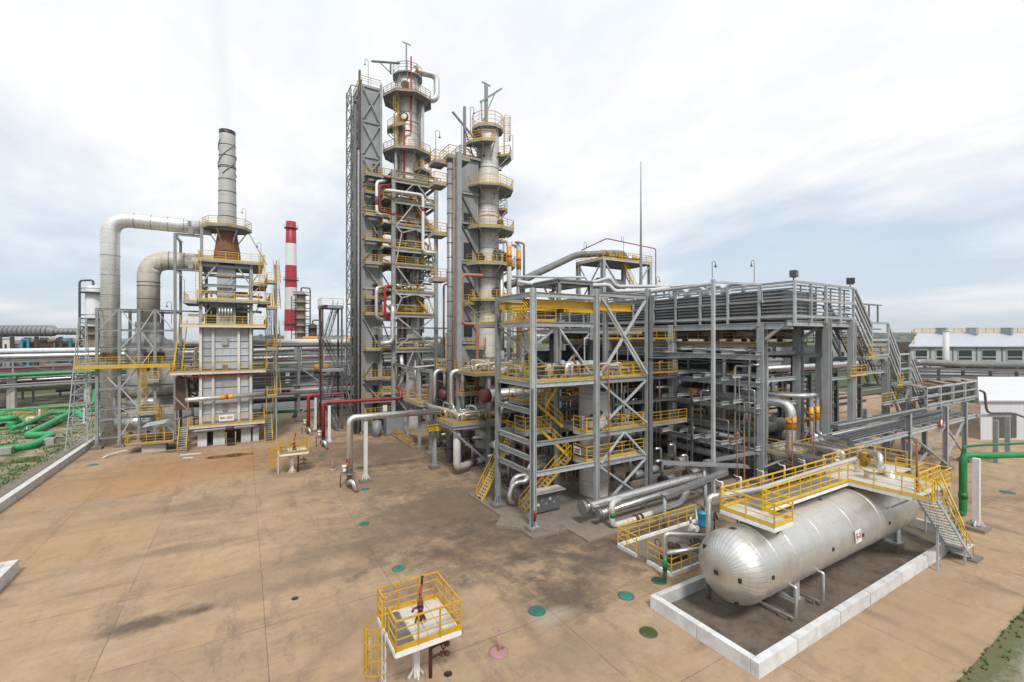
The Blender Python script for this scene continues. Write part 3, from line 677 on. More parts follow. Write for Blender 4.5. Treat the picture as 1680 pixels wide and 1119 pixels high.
# ---------------------------------------------------------------- air preheater frame in front of the ducts
pf = T('duct_frame', 'grey braced steel frame in front of the silver and rusty ducts', 'steel frame', (-11.5, 73, 0))
xs = [-15.4, -13.3, -11.4, -9.8, -7.75]
for y in (73.0, 79.0):
    for i, x in enumerate(xs):
        col(pf, x, y, 0, 17.2 if i < 4 else 27.2, .34, 'steel', True)
    for z in (17.05, 14.5, 12.3, 9.9, 7.35, 4.85, 3.55, 1.3) if y == 73 else (17.05, 9.9):
        for i in range(4): beam(pf, (xs[i]+.17, y, z), (xs[i+1]-.17, y, z), .24, .18)
for x in (xs[0], xs[2], xs[4]):
    for z in (17.05, 12.3, 9.9, 4.85): beam(pf, (x, 73.2, z), (x, 78.8, z), .24, .18)
yb = 72.93
for i, z0, z1, up_ in ((0, 14.5, 17, 1), (1, 14.5, 17, 0), (2, 14.5, 17, 1), (3, 14.5, 17, 0), (1, 12.3, 14.4, 1), (2, 12.3, 14.4, 0), (1, 10, 12.2, 0), (2, 10, 12.2, 1), (0, 7.4, 9.8, 0), (1, 7.4, 9.8, 1), (3, 7.4, 9.8, 1), (1, 4.9, 7.3, 0), (2, 4.9, 7.3, 1), (1, 3.6, 4.8, 0), (1, 1.4, 4.8, 1), (3, 3.6, 4.8, 1), (3, 1.4, 3.5, 0)):
    a, b = xs[i]+.15, xs[i+1]-.15
    brace(pf, (a, yb, z0 if up_ else z1), (b, yb, z1 if up_ else z0), .12)
deck(pf, -17.2, 72.1, -7.6, 72.85, 10.1, 'grate', 'WS', edge='yellow')
ladder(pf, (-10.9, 72.4), 4.9, 9.2, (0, -1)); deck(pf, -11.4, 71.9, -9.4, 72.8, 4.2, 'grate', 'SE'); ladder(pf, (-9.2, 72.0), .2, 4.2, (0, -1)); deck(pf, -10.4, 72, -9.3, 72.8, 8.2, 'grate', 'SE')
for z in (27.1, 22.6):
    beam(pf, (-7.75, 73, z), (-4.7, 73, z), .3); beam(pf, (-7.75, 73.2, z), (-7.75, 78.8, z), .3); brace(pf, (-7.7, 73, z-.2), (-6.9, 73, z-1.0), .14)
    MB().box(-6.35, 73, z+.17, -5.8, 74.4, z+.9).box(-6.4, 72.9, z+1.3, -6.05, 73.3, z+1.9).build('duct_saddle', M['steel'], pf)
for z in (17.05,): beam(pf, (-7.6, 73, z), (-4.9, 73, z), .2)
# lattice ladder mast beside the frame
lm = T('lattice_mast', 'tapering pale lattice ladder tower beside the grassy pipe yard', 'mast', (-17.5, 74, 0))
b0 = [(-18.3, 73.2), (-16.3, 73.2), (-16.3, 75.2), (-18.3, 75.2)]; t0 = [(-17.3, 74.0), (-16.7, 74.0), (-16.7, 74.6), (-17.3, 74.6)]
def lv(i, f, zz=16.0): a, b = b0[i % 4], t0[i % 4]; return (a[0]+(b[0]-a[0])*f, a[1]+(b[1]-a[1])*f, zz*f)
for i in range(4): MB().bar(lv(i, 0), lv(i, 1), .09).build('leg', M['steel_lt'], lm)
for k in range(12):
    a = MB()
    for i in range(4): a.bar(lv(i, k/12), lv(i+1, (k+1)/12), .05).bar(lv(i, (k+1)/12), lv(i+1, (k+1)/12), .05)
    a.build('lattice', M['steel_lt'], lm)
# silver duct from the yard up and across to the stack
DX = oY(181, 500, 75.5)[0]
zt = zat(-9, 74.6, 365)
du = T('silver_duct', 'tall silver clad duct rising and bending over to the stack', 'duct', (DX, 75.5, 0))
MB().tube([(DX, 75.5, 0), (DX, 75.5, zt), (-8, 75.5, zt), (-3.9, 75.5, zt)], .97, 28, 2.1, bn=8).build('duct_shell', M['alu_v'], du)
MB().tube([(-3.95, 75.4, zt), (-3.2, 75, zt), (SX-.4, SY+.5, zt)], .72, 20, .4).build('stub', M['rustdeep'], du)
valve(du, (-4.1, 75.2, zt), (1, 0, 0), .55, 'brown', 'black', (0, -1, 0))
for z in (3, 6, 8.5, 11, 13.7, 16.3, 19, 21.5, 24): MB().ring((DX, 75.5, z), .985, .035, 28).build('seam_band', M['galv'], du)
for k in range(6): MB().ring((DX+2.4+k*1.75, 75.5, zt), .985, .035, 28, 'X').build('seam_band', M['galv'], du)
MB().lathe([(.99, 10.6), (.99, 11.7)], (DX, 75.5, 0), 28).build('rust_collar', M['rustdeep'], du)
MB().tube([(DX+.6, 74.9, 2.7), (DX+3.4, 74.9, 2.7), (DX+5.2, 75.4, 2.7)], .95, 20, .4).build('branch', M['alu'], du)
# rusty duct, hood and preheater box
RX = oY(244, 480, 76)[0]; zr = zat(-6, 75, 429)
rd = T('rusty_duct', 'thick rust stained duct with an elbow above a grey hood', 'duct', (RX, 76, 0))
MB().tube([(RX, 76, 15.6), (RX, 76, zr-1.7), (RX+.5, 76, zr-.5), (RX+1.7, 76, zr), (-3.6, 76, zr), (-2.6, 75, zr)], 1.22, 26, .8, bn=3).build('duct_shell', M['duct_r'], rd)
for z in (17, 18.7, 20.4, 20.9): MB().ring((RX, 76, z), 1.23, .045, 26).build('duct_band', M['steel_dk'], rd)
for x in (RX+2.2, RX+3.9): MB().ring((x, 76, zr), 1.23, .045, 26, 'X').build('duct_band', M['steel_dk'], rd)
hw = MB(); a = [(RX-1.25, 74.8), (RX+1.25, 74.8), (RX+1.25, 77.2), (RX-1.25, 77.2)]; b = [(-13.0, 74.3), (-7.9, 74.3), (-7.9, 78.2), (-13.0, 78.2)]
hw.add([(x, y, 15.6) for x, y in a]+[(x, y, 14.0) for x, y in a]+[(x, y, 11.9) for x, y in b]+[(x, y, 9.9) for x, y in b],
       [(0, 1, 2, 3)]+[(k*4+i, k*4+4+i, k*4+4+(i+1) % 4, k*4+(i+1) % 4) for k in range(3) for i in range(4)])
hw.build('hood', M['hood'], rd)
ph = T('air_preheater', 'silver and grey preheater box with round ducts behind the steel frame', 'preheater', (-10.4, 76, 0))
MB().box(-12.9, 74.4, 7.5, -8.0, 78, 9.85).build('upper_box', M['alu'], ph); MB().box(-12.9, 74.5, 1.5, -8.0, 78, 4.4).build('lower_box', M['duct_r'], ph)
MB().cyl((-13, 75.2, 6.8), (-7.9, 75.2, 6.8), .85, n=20).build('tube_duct', M['duct_r'], ph); MB().cyl((-13, 75.2, 5.1), (-7.9, 75.2, 5.1), .85, n=20).build('tube_duct', M['alu'], ph)
MB().box(-11.0, 73.8, 11.2, -9.0, 74.25, 11.7).box(-10.9, 73.9, 9.2, -10.6, 74.2, 11.2).build('damper_drive', M['brown'], ph)
# fan platform
fp = T('fan_platform', 'low yellow railed platform on a concrete block under a pale roof sheet', 'platform', (-10, 69, 0))
MB().box(-10.4, 68.0, 0, -8.1, 70, 1.0).build('plinth', M['conc'], fp)
dk = MB().poly([(-11.6, 67.6), (-7.3, 67.3), (-6.9, 68), (-6.9, 70.4), (-11.9, 70.4), (-11.9, 68)], 1.01, 1.15); dk.build('deck', M['grate'], fp)
railing(fp, [(-11.9, 70.4, 1.15), (-11.9, 68, 1.15), (-11.6, 67.6, 1.15), (-7.3, 67.3, 1.15), (-6.9, 68, 1.15), (-6.9, 70.4, 1.15)], mat='yellow', sp=.9)
MB().add([(-10.4, 68, 3.0), (-8.2, 67.8, 3.35), (-7.9, 69.4, 3.6), (-10.1, 69.6, 3.25), (-10.4, 68, 2.95), (-8.2, 67.8, 3.3), (-7.9, 69.4, 3.55), (-10.1, 69.6, 3.2)], [(0,1,2,3),(7,6,5,4),(0,4,5,1),(1,5,6,2),(2,6,7,3),(3,7,4,0)]).build('canopy', M['steel_lt'], fp)
for x, y in ((-10.2, 69.3), (-8.3, 68.1)): MB().bar((x, y, 1.15), (x, y, 3.2), .08).build('canopy_post', M['steel'], fp)
mm = MB().cyl((-10.6, 68.8, 1.65), (-8.6, 68.7, 1.65), .38, n=14).box(-8.5, 68.2, 1.15, -7.7, 69.2, 1.9); mm.build('motor', M['brown'], fp)
tag(MB().box(-6.95, 70.2, 0, -6.25, 70.7, 2.1).box(-6.85, 70.1, .9, -6.35, 70.195, 1.7).build('control_cabinet', M['steel']), 'grey electrical cabinet standing beside the furnace stair', 'cabinet')
pipe('drain_pipe', 'white bent drain pipe lying on the ground by the fan platform', [(-13.6, 66.8, .1), (-13.2, 67.8, .25), (-11.8, 68.6, .35), (-10.4, 69, .4)], .09, 'white')
# ---------------------------------------------------------------- tall distillation column in its steel frame
M['rustrail'] = paint('rusty_yellow_rail', (.34, .20, .035), .6, 0, .6, .45, 2.0, rustcol=(.07, .03, .02))
TX, TY = 21.5, 67.5
t1 = T('distillation_column', 'tallest stained column with octagonal yellow walkways and a red riser pipe', 'distillation column', (TX, TY, 0))
MB().lathe([(1.62, 0), (1.62, 52.6), (1.5, 53.4), (1.1, 53.9), (.001, 54.1)], (TX, TY, 0), 36).build('shell', M['tower'], t1)
MB().lathe([(2.0, 0), (2.0, 1.0), (1.75, 1.0), (1.75, 3.2), (1.63, 3.3)], (TX, TY, 0), 32).build('skirt', M['conc'], t1)
for z in (47.4, 44.5, 38, 34.8, 31.4, 28.2, 22.4, 14.2): MB().ring((TX, TY, z), 1.63, .035, 32).build('weld_band', M['galv'], t1)
ring_platform(t1, (TX, TY), 53.3, 1.6, 2.25, 0, 360, 10, 'dkred', h=1.3, toe=.0)
ring_platform(t1, (TX, TY), 49.7, 1.62, 3.75, 0, 360, 8, 'rustrail')
ring_platform(t1, (TX, TY), 44.9, 1.62, 3.1, 150, 240, 3, 'yellow')
ring_platform(t1, (TX, TY), 41.4, 1.62, 3.75, 0, 360, 8, 'rustrail')
ring_platform(t1, (TX, TY), 38.7, 1.62, 3.6, 285, 365, 3, 'yellow')
for z in (51.2, 36.3, 30.2, 26.1, 22.7):   # manways facing the yard
    a = R_(-118 if z > 50 else -105); ca, sa = math.cos(a), math.sin(a)
    m = MB().cyl((TX+1.5*ca, TY+1.5*sa, z), (TX+1.95*ca, TY+1.95*sa, z), .5, n=14).cyl((TX+1.95*ca, TY+1.95*sa, z), (TX+2.05*ca, TY+2.05*sa, z), .62, n=14); m.build('manway', M['brown'], t1)
a = R_(-125); ca, sa = math.cos(a), math.sin(a)
MB().cyl((TX+1.5*ca, TY+1.5*sa, 46.6), (TX+1.75*ca, TY+1.75*sa, 46.6), .62, n=18).build('inspection_port', M['brown'], t1); MB().cyl((TX+1.75*ca, TY+1.75*sa, 46.6), (TX+1.8*ca, TY+1.8*sa, 46.6), .42, n=18).build('inspection_lid', M['white'], t1)
MB().ring((TX, TY, 45.9), 1.95, .06, 28).build('spray_ring', M['dkred'], t1)
for dx, dy, z0, z1, r, mm in ((1.9, -.9, 17, 49.6, .42, 'alu_p'), (-2.1, -1.0, 17, 47, .3, 'alu_p'), (1.35, -1.55, 30, 50, .14, 'alu_dk'), (2.2, -.2, 20, 40, .2, 'alu_dk')):
    MB().tube([(TX+dx, TY+dy, z0), (TX+dx, TY+dy, z1), (TX+dx*.4, TY+dy*.4, z1+.6)], r, 12, r*2).build('riser', M[mm], t1)
MB().tube([(TX+1.9, TY-.9, 41.8), (TX+1.9, TY-.9, 42.7)], .45, 14, 0).build('colour_band', M['orangeband'], t1)
MB().tube([(TX+1.9, TY-.9, 42.2), (TX+1.9, TY-.9, 42.45)], .46, 14, 0).build('colour_band', M['red'], t1)
MB().tube([(TX+.4, TY, 52.9), (TX+.8, TY, 54.7), (TX+4.6, TY-.3, 54.9), (TX+4.6, TY-.3, 51.0), (TX+2.2, TY-.3, 50.6)], .52, 16, 1.1).build('vapour_line', M['alu'], t1)
MB().tube([(TX+1.0, TY-.0, 54.75), (TX+1.5, TY, 54.75)], .75, 14, 0).build('flange', M['yellow_w'], t1)
rr = MB().tube([(TX-.1, TY-2.0, 55.5), (TX-.1, TY-2.0, 44.4), (TX-1.15, TY-2.0, 44.3), (TX-1.15, TY-2.0, 36)], .12, 8, .3); rr.build('red_riser', M['red'], t1)
MB().tube([(TX-1.0, TY-1.9, 36), (TX-1.0, TY-1.9, 7)], .22, 8, 0).build('red_riser', M['dkred'], t1)
MB().bar((TX-.2, TY, 54), (TX-.2, TY, 58.6), .18).bar((TX-.8, TY, 58.6), (TX+.5, TY, 58.5), .12).build('davit', M['galv'], t1)
MB().bar((TX-2.6, TY, 53.2), (TX-2.6, TY, 55.0), .2).bar((TX-5.4, TY, 54.2), (TX-1.2, TY, 55.2), .22).bar((TX-2.4, TY, 53.2), (TX-4.2, TY, 54.4), .1).build('davit', M['steel_dk'], t1)
ladder(t1, (TX-2.1, TY-1.4), 41.4, 49.6, (-1, -1))
# frame round it
f1 = T('column_frame', 'grey steel frame with decks and inverted V braces round the tallest column', 'steel frame', (21.5, 67.5, 0))
FX0, FX1, FY0, FY1 = 18.3, 24.75, 64.0, 71.0
for x in (FX0, FX1):
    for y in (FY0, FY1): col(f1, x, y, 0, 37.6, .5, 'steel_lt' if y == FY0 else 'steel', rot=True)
lv1 = (5.6, 12.0, 17.1, 20.3, 24.2, 26.5, 29.9, 33.4, 36.4)
for i, z in enumerate(lv1):
    dd = MB().box(FX0-1.5, FY0-.1, z-.1, FX1-.3, FY1, z).build('deck', M['grate'], f1)
    MB().bar((FX0-1.5, FY0-.14, z-.2), (FX0-1.5, FY1, z-.2), .12, .3).build('edge_beam', M['steel'], dd)
    railing(dd, [(FX0-1.5, FY1, z), (FX0-1.5, FY0-.1, z), (FX0-.4, FY0-.1, z)], False, 1.1, 'yellow_w' if i % 3 else 'yellow')
    railing(dd, [(FX0+.3, FY0-.1, z), (FX1-.3, FY0-.1, z)], False, 1.1, 'yellow' if i in (2, 4, 5, 7, 1) else 'yellow_w')
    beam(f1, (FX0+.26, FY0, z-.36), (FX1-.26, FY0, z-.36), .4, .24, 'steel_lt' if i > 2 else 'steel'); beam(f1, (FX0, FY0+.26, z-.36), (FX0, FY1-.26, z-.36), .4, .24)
    beam(f1, (FX1, FY0+.26, z-.36), (FX1, FY1-.26, z-.36), .4, .24)
beam(f1, (FX0+.26, FY0, 37.4), (FX1-.26, FY0, 37.4), .4); beam(f1, (FX0, FY0+.26, 37.4), (FX0, FY1-.26, 37.4), .4)
xm = (FX0+FX1)/2; yf = FY0-.08
for z0, z1 in ((29.6, 33.0), (33.2, 36.0), (5.9, 11.6)):
    brace(f1, (FX0+.4, yf, z0), (xm-.3, yf, z1), .17); brace(f1, (FX1-.4, yf, z0), (xm+.3, yf, z1), .17)
for z0, z1 in ((24.0, 29.4), (17.2, 20.0)):
    brace(f1, (FX0+.3, yf, z0), (FX0+1.2, yf, z1-.7), .17); brace(f1, (FX1-.3, yf, z0), (FX1-1.2, yf, z1-.7), .17)
    brace(f1, (FX0+1.2, yf, z1-.7), (xm, yf, z1), .17); brace(f1, (FX1-1.2, yf, z1-.7), (xm, yf, z1), .17)
    brace(f1, (FX0+1.2, yf, z1-.7), (FX0+.2, yf, z1+.3), .17); brace(f1, (FX1-1.2, yf, z1-.7), (FX1-.2, yf, z1+.3), .17)
brace(f1, (FX0+.4, yf, 23.8), (xm-.3, yf, 20.6), .17); brace(f1, (FX1-.4, yf, 23.8), (xm+.3, yf, 20.6), .17)
xbrace(f1, (FX0+.4, yf, 12.1), (FX1-.4, yf, 12.1), (FX1-.4, yf, 16.6), (FX0+.4, yf, 16.6), .17)
brace(f1, (FX0+.3, yf, 5.2), (xm-1, yf, 2.6), .17)
for i in range(len(lv1)-1):
    a = (FX0-.02, FY0+.5, lv1[i]+.1); brace(f1, a, (FX0-.02, FY1-.5, lv1[i+1]-.6), .15, 'steel')
beam(f1, (FX0-3, FY0-.4, 15.0), (FX1+2.5, FY0-.4, 15.0), .2, .2, 'steel_lt')
stairs(f1, (FX1-.9, FY0+.8, 29.9), (FX1-3.3, FY0+.8, 33.4), .7); stairs(f1, (FX1-.9, FY0+.8, 17.1), (FX1-3.5, FY0+.8, 20.3), .7)
# loops of pipe hung on the frame
def pz(x, y, py): return zat(x, y, py)
px1 = [oY(p, 500, 63.2)[0] for p in (618, 628, 636, 694, 653, 620, 633)]
pipe('process_pipe', 'white pipe loop with a dark collar at the upper corner of the column frame', [(FX0-.6, 65, pz(18, 65, 297)), (px1[0], 63.2, pz(px1[0], 63.2, 298)), (px1[0], 63.2, pz(px1[0], 63.2, 350)), (FX0-.3, 64.8, pz(18, 65, 356))], .2, 'white', bands=[((px1[0], 63.2, 31.9), (px1[0], 63.2, 33.1), 'dkred')])
pipe('red_pipe', 'red pipe loop hung on the upper corner of the column frame', [(FX0+.8, 64.6, pz(19, 65, 304)), (px1[1]-.4, 63.4, pz(px1[1], 63.4, 305)), (px1[1]-.4, 63.4, pz(px1[1], 63.4, 347)), (FX0+1.3, 64.4, pz(19.3, 64.4, 354))], .16, 'red')
pipe('process_pipe', 'long white pipe crossing the front of the column frame and dropping', [(px1[2]-.1, 64.6, pz(px1[2], 64.6, 314)), (px1[2], 63.2, pz(px1[2], 63.2, 312)), (px1[3], 63.2, pz(px1[3], 63.2, 320)), (px1[3], 63.2, pz(px1[3], 63.2, 413)), (FX1-.3, 63.2, pz(FX1, 63.2, 416))], .22, 'white', bands=[((px1[3], 63.2, 32), (px1[3], 63.2, 32.6), 'red')])
pipe('process_pipe', 'grey pipe loop half way up beside the red one on the column frame', [(FX0-.3, 64.4, pz(18, 64.4, 471)), (px1[5]-.2, 63.2, pz(px1[5], 63.2, 471)), (px1[5]-.2, 63.2, pz(px1[5], 63.2, 523)), (FX0+.2, 64.4, pz(18, 64.4, 525))], .24, 'alu_p')
pipe('red_pipe', 'red pipe loop half way up the column frame', [(FX0+.6, 64.6, pz(18.5, 64.6, 469)), (px1[6]-.1, 63.3, pz(px1[6], 63.3, 470)), (px1[6]-.1, 63.3, pz(px1[6], 63.3, 520)), (FX0+.6, 64.6, pz(18.5, 64.6, 526))], .2, 'red')
pipe('process_pipe', 'thick silver pipe dropping in front of the column frame post', [(FX0-.2, 64.5, pz(18, 64.5, 503)), (FX0-.35, 62.9, pz(FX0, 62.9, 504)), (FX0-.35, 62.9, pz(FX0, 62.9, 562)), (FX0-2.0, 63.4, pz(FX0-2, 63.4, 563))], .36, 'alu_p')
pipe('process_pipe', 'short silver pipe elbow low on the column frame', [(FX0+.95, 63.4, pz(19, 63.4, 583)), (FX0+.95, 62.9, pz(19, 62.9, 606)), (FX0+3.6, 62.9, pz(22, 62.9, 603)), (FX1+.5, 62.7, pz(25, 62.7, 600))], .3, 'alu')
pipe('process_pipe', 'short thick silver crossover pipe between the tall columns', [(FX1-.8, 65, pz(24, 65, 381)), (FX1+.2, 62, pz(25, 62, 384)), (26, 57, pz(26, 57, 388))], .38, 'alu_p')
rnd = random.Random(11)
for i, z in enumerate(lv1[1:]):
    for k in range(5):
        x = FX0+.2+rnd.random()*5.4; y = FY0+.6+rnd.random()*1.0; z2 = z+.4+rnd.random()*.9; L = 1+rnd.random()*2.6
        single_pipe('deck_pipe', 'small process pipe lying on a deck of the column frame', [(x, y+.8, z2), (x, y, z2), (min(x+L, FX1), y, z2), (min(x+L, FX1), y, z2-rnd.random()*2)], .08+rnd.random()*.13, rnd.choice(('alu_p', 'alu_dk', 'rusty', 'alu_p', 'white')), 'small pipes on the decks of the column frame', 8)
    x = FX0+1+rnd.random()*4
    o = T('deck_valve', 'dark handwheel valve on a deck of the column frame', 'valve', (x, FY0+.7, z+.6), 'valves on the decks of the column frame'); valve(o, (x, FY0+.7, z+.6), (1, 0, 0), .2, 'brown', 'black', (0, 0, 1))
for k in range(40):
    z = 4+rnd.random()*32; a_ = rnd.random(); x = FX0+.4+rnd.random()*5.6; y = FY0+.5+rnd.random()*1.6; L = 1.5+rnd.random()*5; r = .06+.12*rnd.random()
    pts = [(x, y, z), (x, y, min(z+L, 37))] if a_ < .45 else ([(x, y, z), (x, y, z+.8), (min(x+L, FX1), y, z+.8)] if a_ < .75 else [(FX0-.7, y+rnd.random()*4, z), (FX0-.7, y+4, z), (FX0-.7, y+4, z+2)])
    single_pipe('process_pipe', 'dark process pipe inside the frame of the tallest column', pts, r, rnd.choice(('brown', 'alu_dk', 'rusty', 'alu_dk', 'alu_p')), 'dark pipes inside the tallest column frame', 8)
# ---------------------------------------------------------------- clad stair and hoist shaft
ls = T('stair_shaft', 'grey corrugated stair shaft with diagonal bracing beside the tallest column', 'shaft', (15.6, 68, 0))
m_, t_, b_ = newmat('corrugated_sheet'); p_ = posn(t_); sp_ = nd(t_, 'ShaderNodeSeparateXYZ'); lk(t_, p_, sp_.inputs[0])
wv = mth(t_, 'FRACT', mth(t_, 'MULTIPLY', mth(t_, 'ADD', sp_.outputs[0], sp_.outputs[1]), 3.3))
c_ = mixc(t_, mth(t_, 'LESS_THAN', wv, .16), (.285, .295, .30), (.17, .175, .18)); c_ = mixc(t_, ramp(t_, noise(t_, mapping(t_, p_, (1, 1, .3)), .9, 6), .4, .65, 0, .6), c_, (.18, .178, .17))
setc(t_, b_, 'Base Color', c_); b_.inputs['Roughness'].default_value = .6; M['corr'] = m_
SX0, SX1, SY0, SY1 = 14.2, 17.05, 66.0, 71.0
MB().box(SX0, SY0, .3, SX1, SY1, 49.7).build('cladding', M['corr'], ls)
for x in (SX0+.02, SX1-.02): MB().ib((x, SY0-.17, 0), (x, SY0-.17, 50.2), .32, .3, .03, (0, 1, 0)).build('column', M['steel'], ls)
zz_ = [49.6, 44.6, 39.6, 35.6, 32.0, 28.0, 24.6, 20.9, 17.1, 12.0, 7.9, 4.6]
for i in range(len(zz_)-1):
    z1, z0 = zz_[i], zz_[i+1]
    MB().bar((SX0+.2, SY0-.1, z1-.2), (SX1-.2, SY0-.1, z1-.2), .16, .24).build('girt', M['steel'], ls)
    if i < 3 or i % 2: brace(ls, (SX0+.25, SY0-.2, z0+.1), (SX1-.25, SY0-.2, z1-.5), .17, 'steel')
    if i < 3 or i % 2 == 0: brace(ls, (SX0+.25, SY0-.37, z1-.5), (SX1-.25, SY0-.37, z0+.1), .17, 'steel')
for i in range(9): brace(ls, (SX0-.1, SY0+.3, 2+i*5.2), (SX0-.1, SY1-.3, 6.8+i*5.2), .16, 'steel'); MB().bar((SX0-.09, SY0+.2, 7+i*5.2), (SX0-.09, SY1-.2, 7+i*5.2), .16, .24).build('girt', M['steel'], ls)
for z in (36.6, 34.1, 31.0, 27.5, 24.2, 19.3, 17.0, 12.0, 7.9, 4.7, 2.6):
    deck(ls, SX0+.4, SY0-1.5, SX1+1.4, SY0-.42, z, 'grate', 'WSE', 'yellow_w' if z > 20 else 'yellow')
    MB().box(SX1-1.2, SY0-.06, z+.02, SX1-.45, SY0-.003, z+2.0).build('doorway', M['black'], ls)
for z in (49.75,): railing(ls, [(SX0, SY1, z), (SX0, SY0, z), (SX1, SY0, z)], False, 1.1, 'yellow_w', toe=.0); 
stairs(ls, (15.0, 63.5, 0), (15.0, 65.0, 2.6), .8)
for k, (dx, dy, r_) in enumerate(((-.35, -.3, .14), (-.3, 1.2, .18), (-.35, 2.6, .12), (-.3, 3.8, .16))): MB().tube([(SX0+dx, SY0+dy, .2), (SX0+dx, SY0+dy, 40+k*2.5)], r_, 8, 0).build('riser', M[('steel', 'galv')[k % 2]], ls)
hm = T('hoist_mast', 'dark lattice hoist mast with riser pipes against the corrugated shaft', 'mast', (13.2, 67, 0))
hp = [(12.95, 66.2), (13.95, 66.2), (13.95, 69.4), (12.95, 69.4)]
for i, (x, y) in enumerate(hp): MB().bar((x, y, 0), (x, y, 49.5 if i else 48), .16).build('leg', M['steel_dk'], hm)
for k in range(24):
    a = MB(); z0, z1 = k*2.05, k*2.05+2.05
    for i in range(4):
        p, q = hp[i], hp[(i+1) % 4]; a.bar((*p, z1), (*q, z1), .1).bar((*(p if k % 2 else q), z0), (*(q if k % 2 else p), z1), .1)
    a.build('lattice', M['galv'], hm)
MB().tube([(13.45, 65.9, 0), (13.45, 65.9, 46.4)], .2, 10, 0).build('riser', M['steel_dk'], hm); MB().tube([(14.15, 65.75, .3), (14.15, 65.75, 50.0)], .13, 8, 0).build('riser', M['brown'], hm)
ladder(hm, (12.9, 66.05), .2, 47.5, (-1, 0), 'steel_dk', False); MB().bar((14.6, 68.5, 49), (14.6, 68.5, 52.9), .3).build('mast_pole', M['steel_dk'], hm)
hook_lamp((15.3, 66.2, 49.75), 180, 'hooked lamp on top of the corrugated shaft', 3.6, 'steel_dk')
sd_ = T('side_stair_tower', 'slim open stair frame standing behind the dark hoist mast', 'stair tower', (10.5, 70, 0))
for x, y in ((9.6, 69), (12.2, 69), (9.6, 72), (12.2, 72)): col(sd_, x, y, 0, 18.2, .24, 'steel_dk')
for z in (4.5, 9, 13.6, 18.1): deck(sd_, 9.4, 68.8, 12.4, 72.2, z, 'grate', 'WS', 'steel')
for i, z in enumerate((0, 4.5, 9, 13.6)): stairs(sd_, (10.2 if i % 2 else 11.8, 69.4, z), (11.8 if i % 2 else 10.2, 71.6, z+4.5), .7, 'steel', string='steel_dk')
MB().tube([(9.3, 68.6, 0), (9.3, 68.6, 18.0), (10.2, 68.6, 18.2)], .1, 6, .3).build('red_riser', M['dkred'], sd_)
# ---------------------------------------------------------------- second column
UX, UY = 26.3, 50.3
t2 = T('distillation_column', 'shorter pale column with stepped yellow walkways and orange banded pipes', 'distillation column', (UX, UY, 0))
MB().lathe([(1.62, 0), (1.62, 18), (1.44, 19.2), (1.40, 39.2), (1.2, 39.9), (.001, 40.2)], (UX, UY, 0), 36).build('shell', M['tower_d'], t2)
for z in (34.6, 30.0, 28.6, 24.6, 21, 15, 11): MB().ring((UX, UY, z), 1.43 if z > 19 else 1.63, .03, 32).build('weld_band', M['galv'], t2)
ring_platform(t2, (UX, UY), 39.6, 1.38, 1.95, 0, 360, 12, 'yellow_w', br=False, h=1.6)
ring_platform(t2, (UX, UY), 37.3, 1.4, 3.0, 170, 260, 3, 'yellow')
ring_platform(t2, (UX, UY), 36.2, 1.4, 3.0, -50, 30, 3, 'yellow')
ring_platform(t2, (UX, UY), 32.0, 1.4, 3.3, 0, 360, 8, 'yellow')
ring_platform(t2, (UX, UY), 29.6, 1.4, 2.5, -40, 20, 3, 'yellow_w')
ring_platform(t2, (UX, UY), 26.9, 1.4, 3.4, 0, 360, 8, 'yellow')
ring_platform(t2, (UX, UY), 22.5, 1.4, 3.6, 0, 360, 8, 'yellow')
ring_platform(t2, (UX, UY), 18.2, 1.5, 3.0, 190, 375, 5, 'yellow')
ring_platform(t2, (UX, UY), 17.6, 1.5, 3.7, 165, 205, 2, 'yellow')
ring_platform(t2, (UX, UY), 12.4, 1.65, 3.5, 165, 235, 3, 'yellow')
ladder(t2, (UX+1.9, UY-.9), 36.2, 40.6, (1, -.3), 'yellow_w'); ladder(t2, (UX+1.4, UY-1.6), 22.5, 26.8, (1, -1), cage=False)
a = R_(-80); ca, sa = math.cos(a), math.sin(a)
for z, aa in ((19.2, -80), (38.3, 195), (23.4, -150), (27.8, -40)):
    ca, sa = math.cos(R_(aa)), math.sin(R_(aa)); MB().cyl((UX+1.3*ca, UY+1.3*sa, z), (UX+1.85*ca, UY+1.85*sa, z), .48, n=14).cyl((UX+1.85*ca, UY+1.85*sa, z), (UX+1.95*ca, UY+1.95*sa, z), .6, n=14).build('manway', M['brown'], t2)
for z in (29.0, 20.9, 11.2): 
    MB().lathe([(1.72+.04*math.cos(t), z+.04*math.sin(t)) for t in [k*math.pi/3 for k in range(7)]], (UX, UY, 0), 28).build('spray_ring', M['coral'], t2)
rnd = random.Random(5)
for k in range(16):
    aa = R_(180+rnd.random()*160); z = 12+rnd.random()*26; MB().cyl((UX+1.4*math.cos(aa), UY+1.4*math.sin(aa), z), (UX+1.78*math.cos(aa), UY+1.78*math.sin(aa), z), .09, n=8).build('nozzle', M['black'], t2)
MB().tube([(UX+.9, UY-1.75, 24.4), (UX+1.0, UY-1.9, 17), (UX+1.0, UY-1.9, 12)], .3, 12, .4).build('riser', M['alu_p'], t2)
for dx, dy in ((1.35, -3.05), (3.6, -1.6)):
    MB().tube([(UX+dx, UY+dy, 22.2), (UX+dx, UY+dy, 24.6)], .32, 14, 0).build('colour_band', M['orangeband'], t2); MB().tube([(UX+dx, UY+dy, 23.3), (UX+dx, UY+dy, 23.55)], .335, 14, 0).build('colour_band', M['red'], t2)
    MB().tube([(UX+dx*.6, UY+dy*.6, 25.4), (UX+dx, UY+dy, 25.4), (UX+dx, UY+dy, 10.1)], .29, 14, .6).build('riser', M['white'], t2)
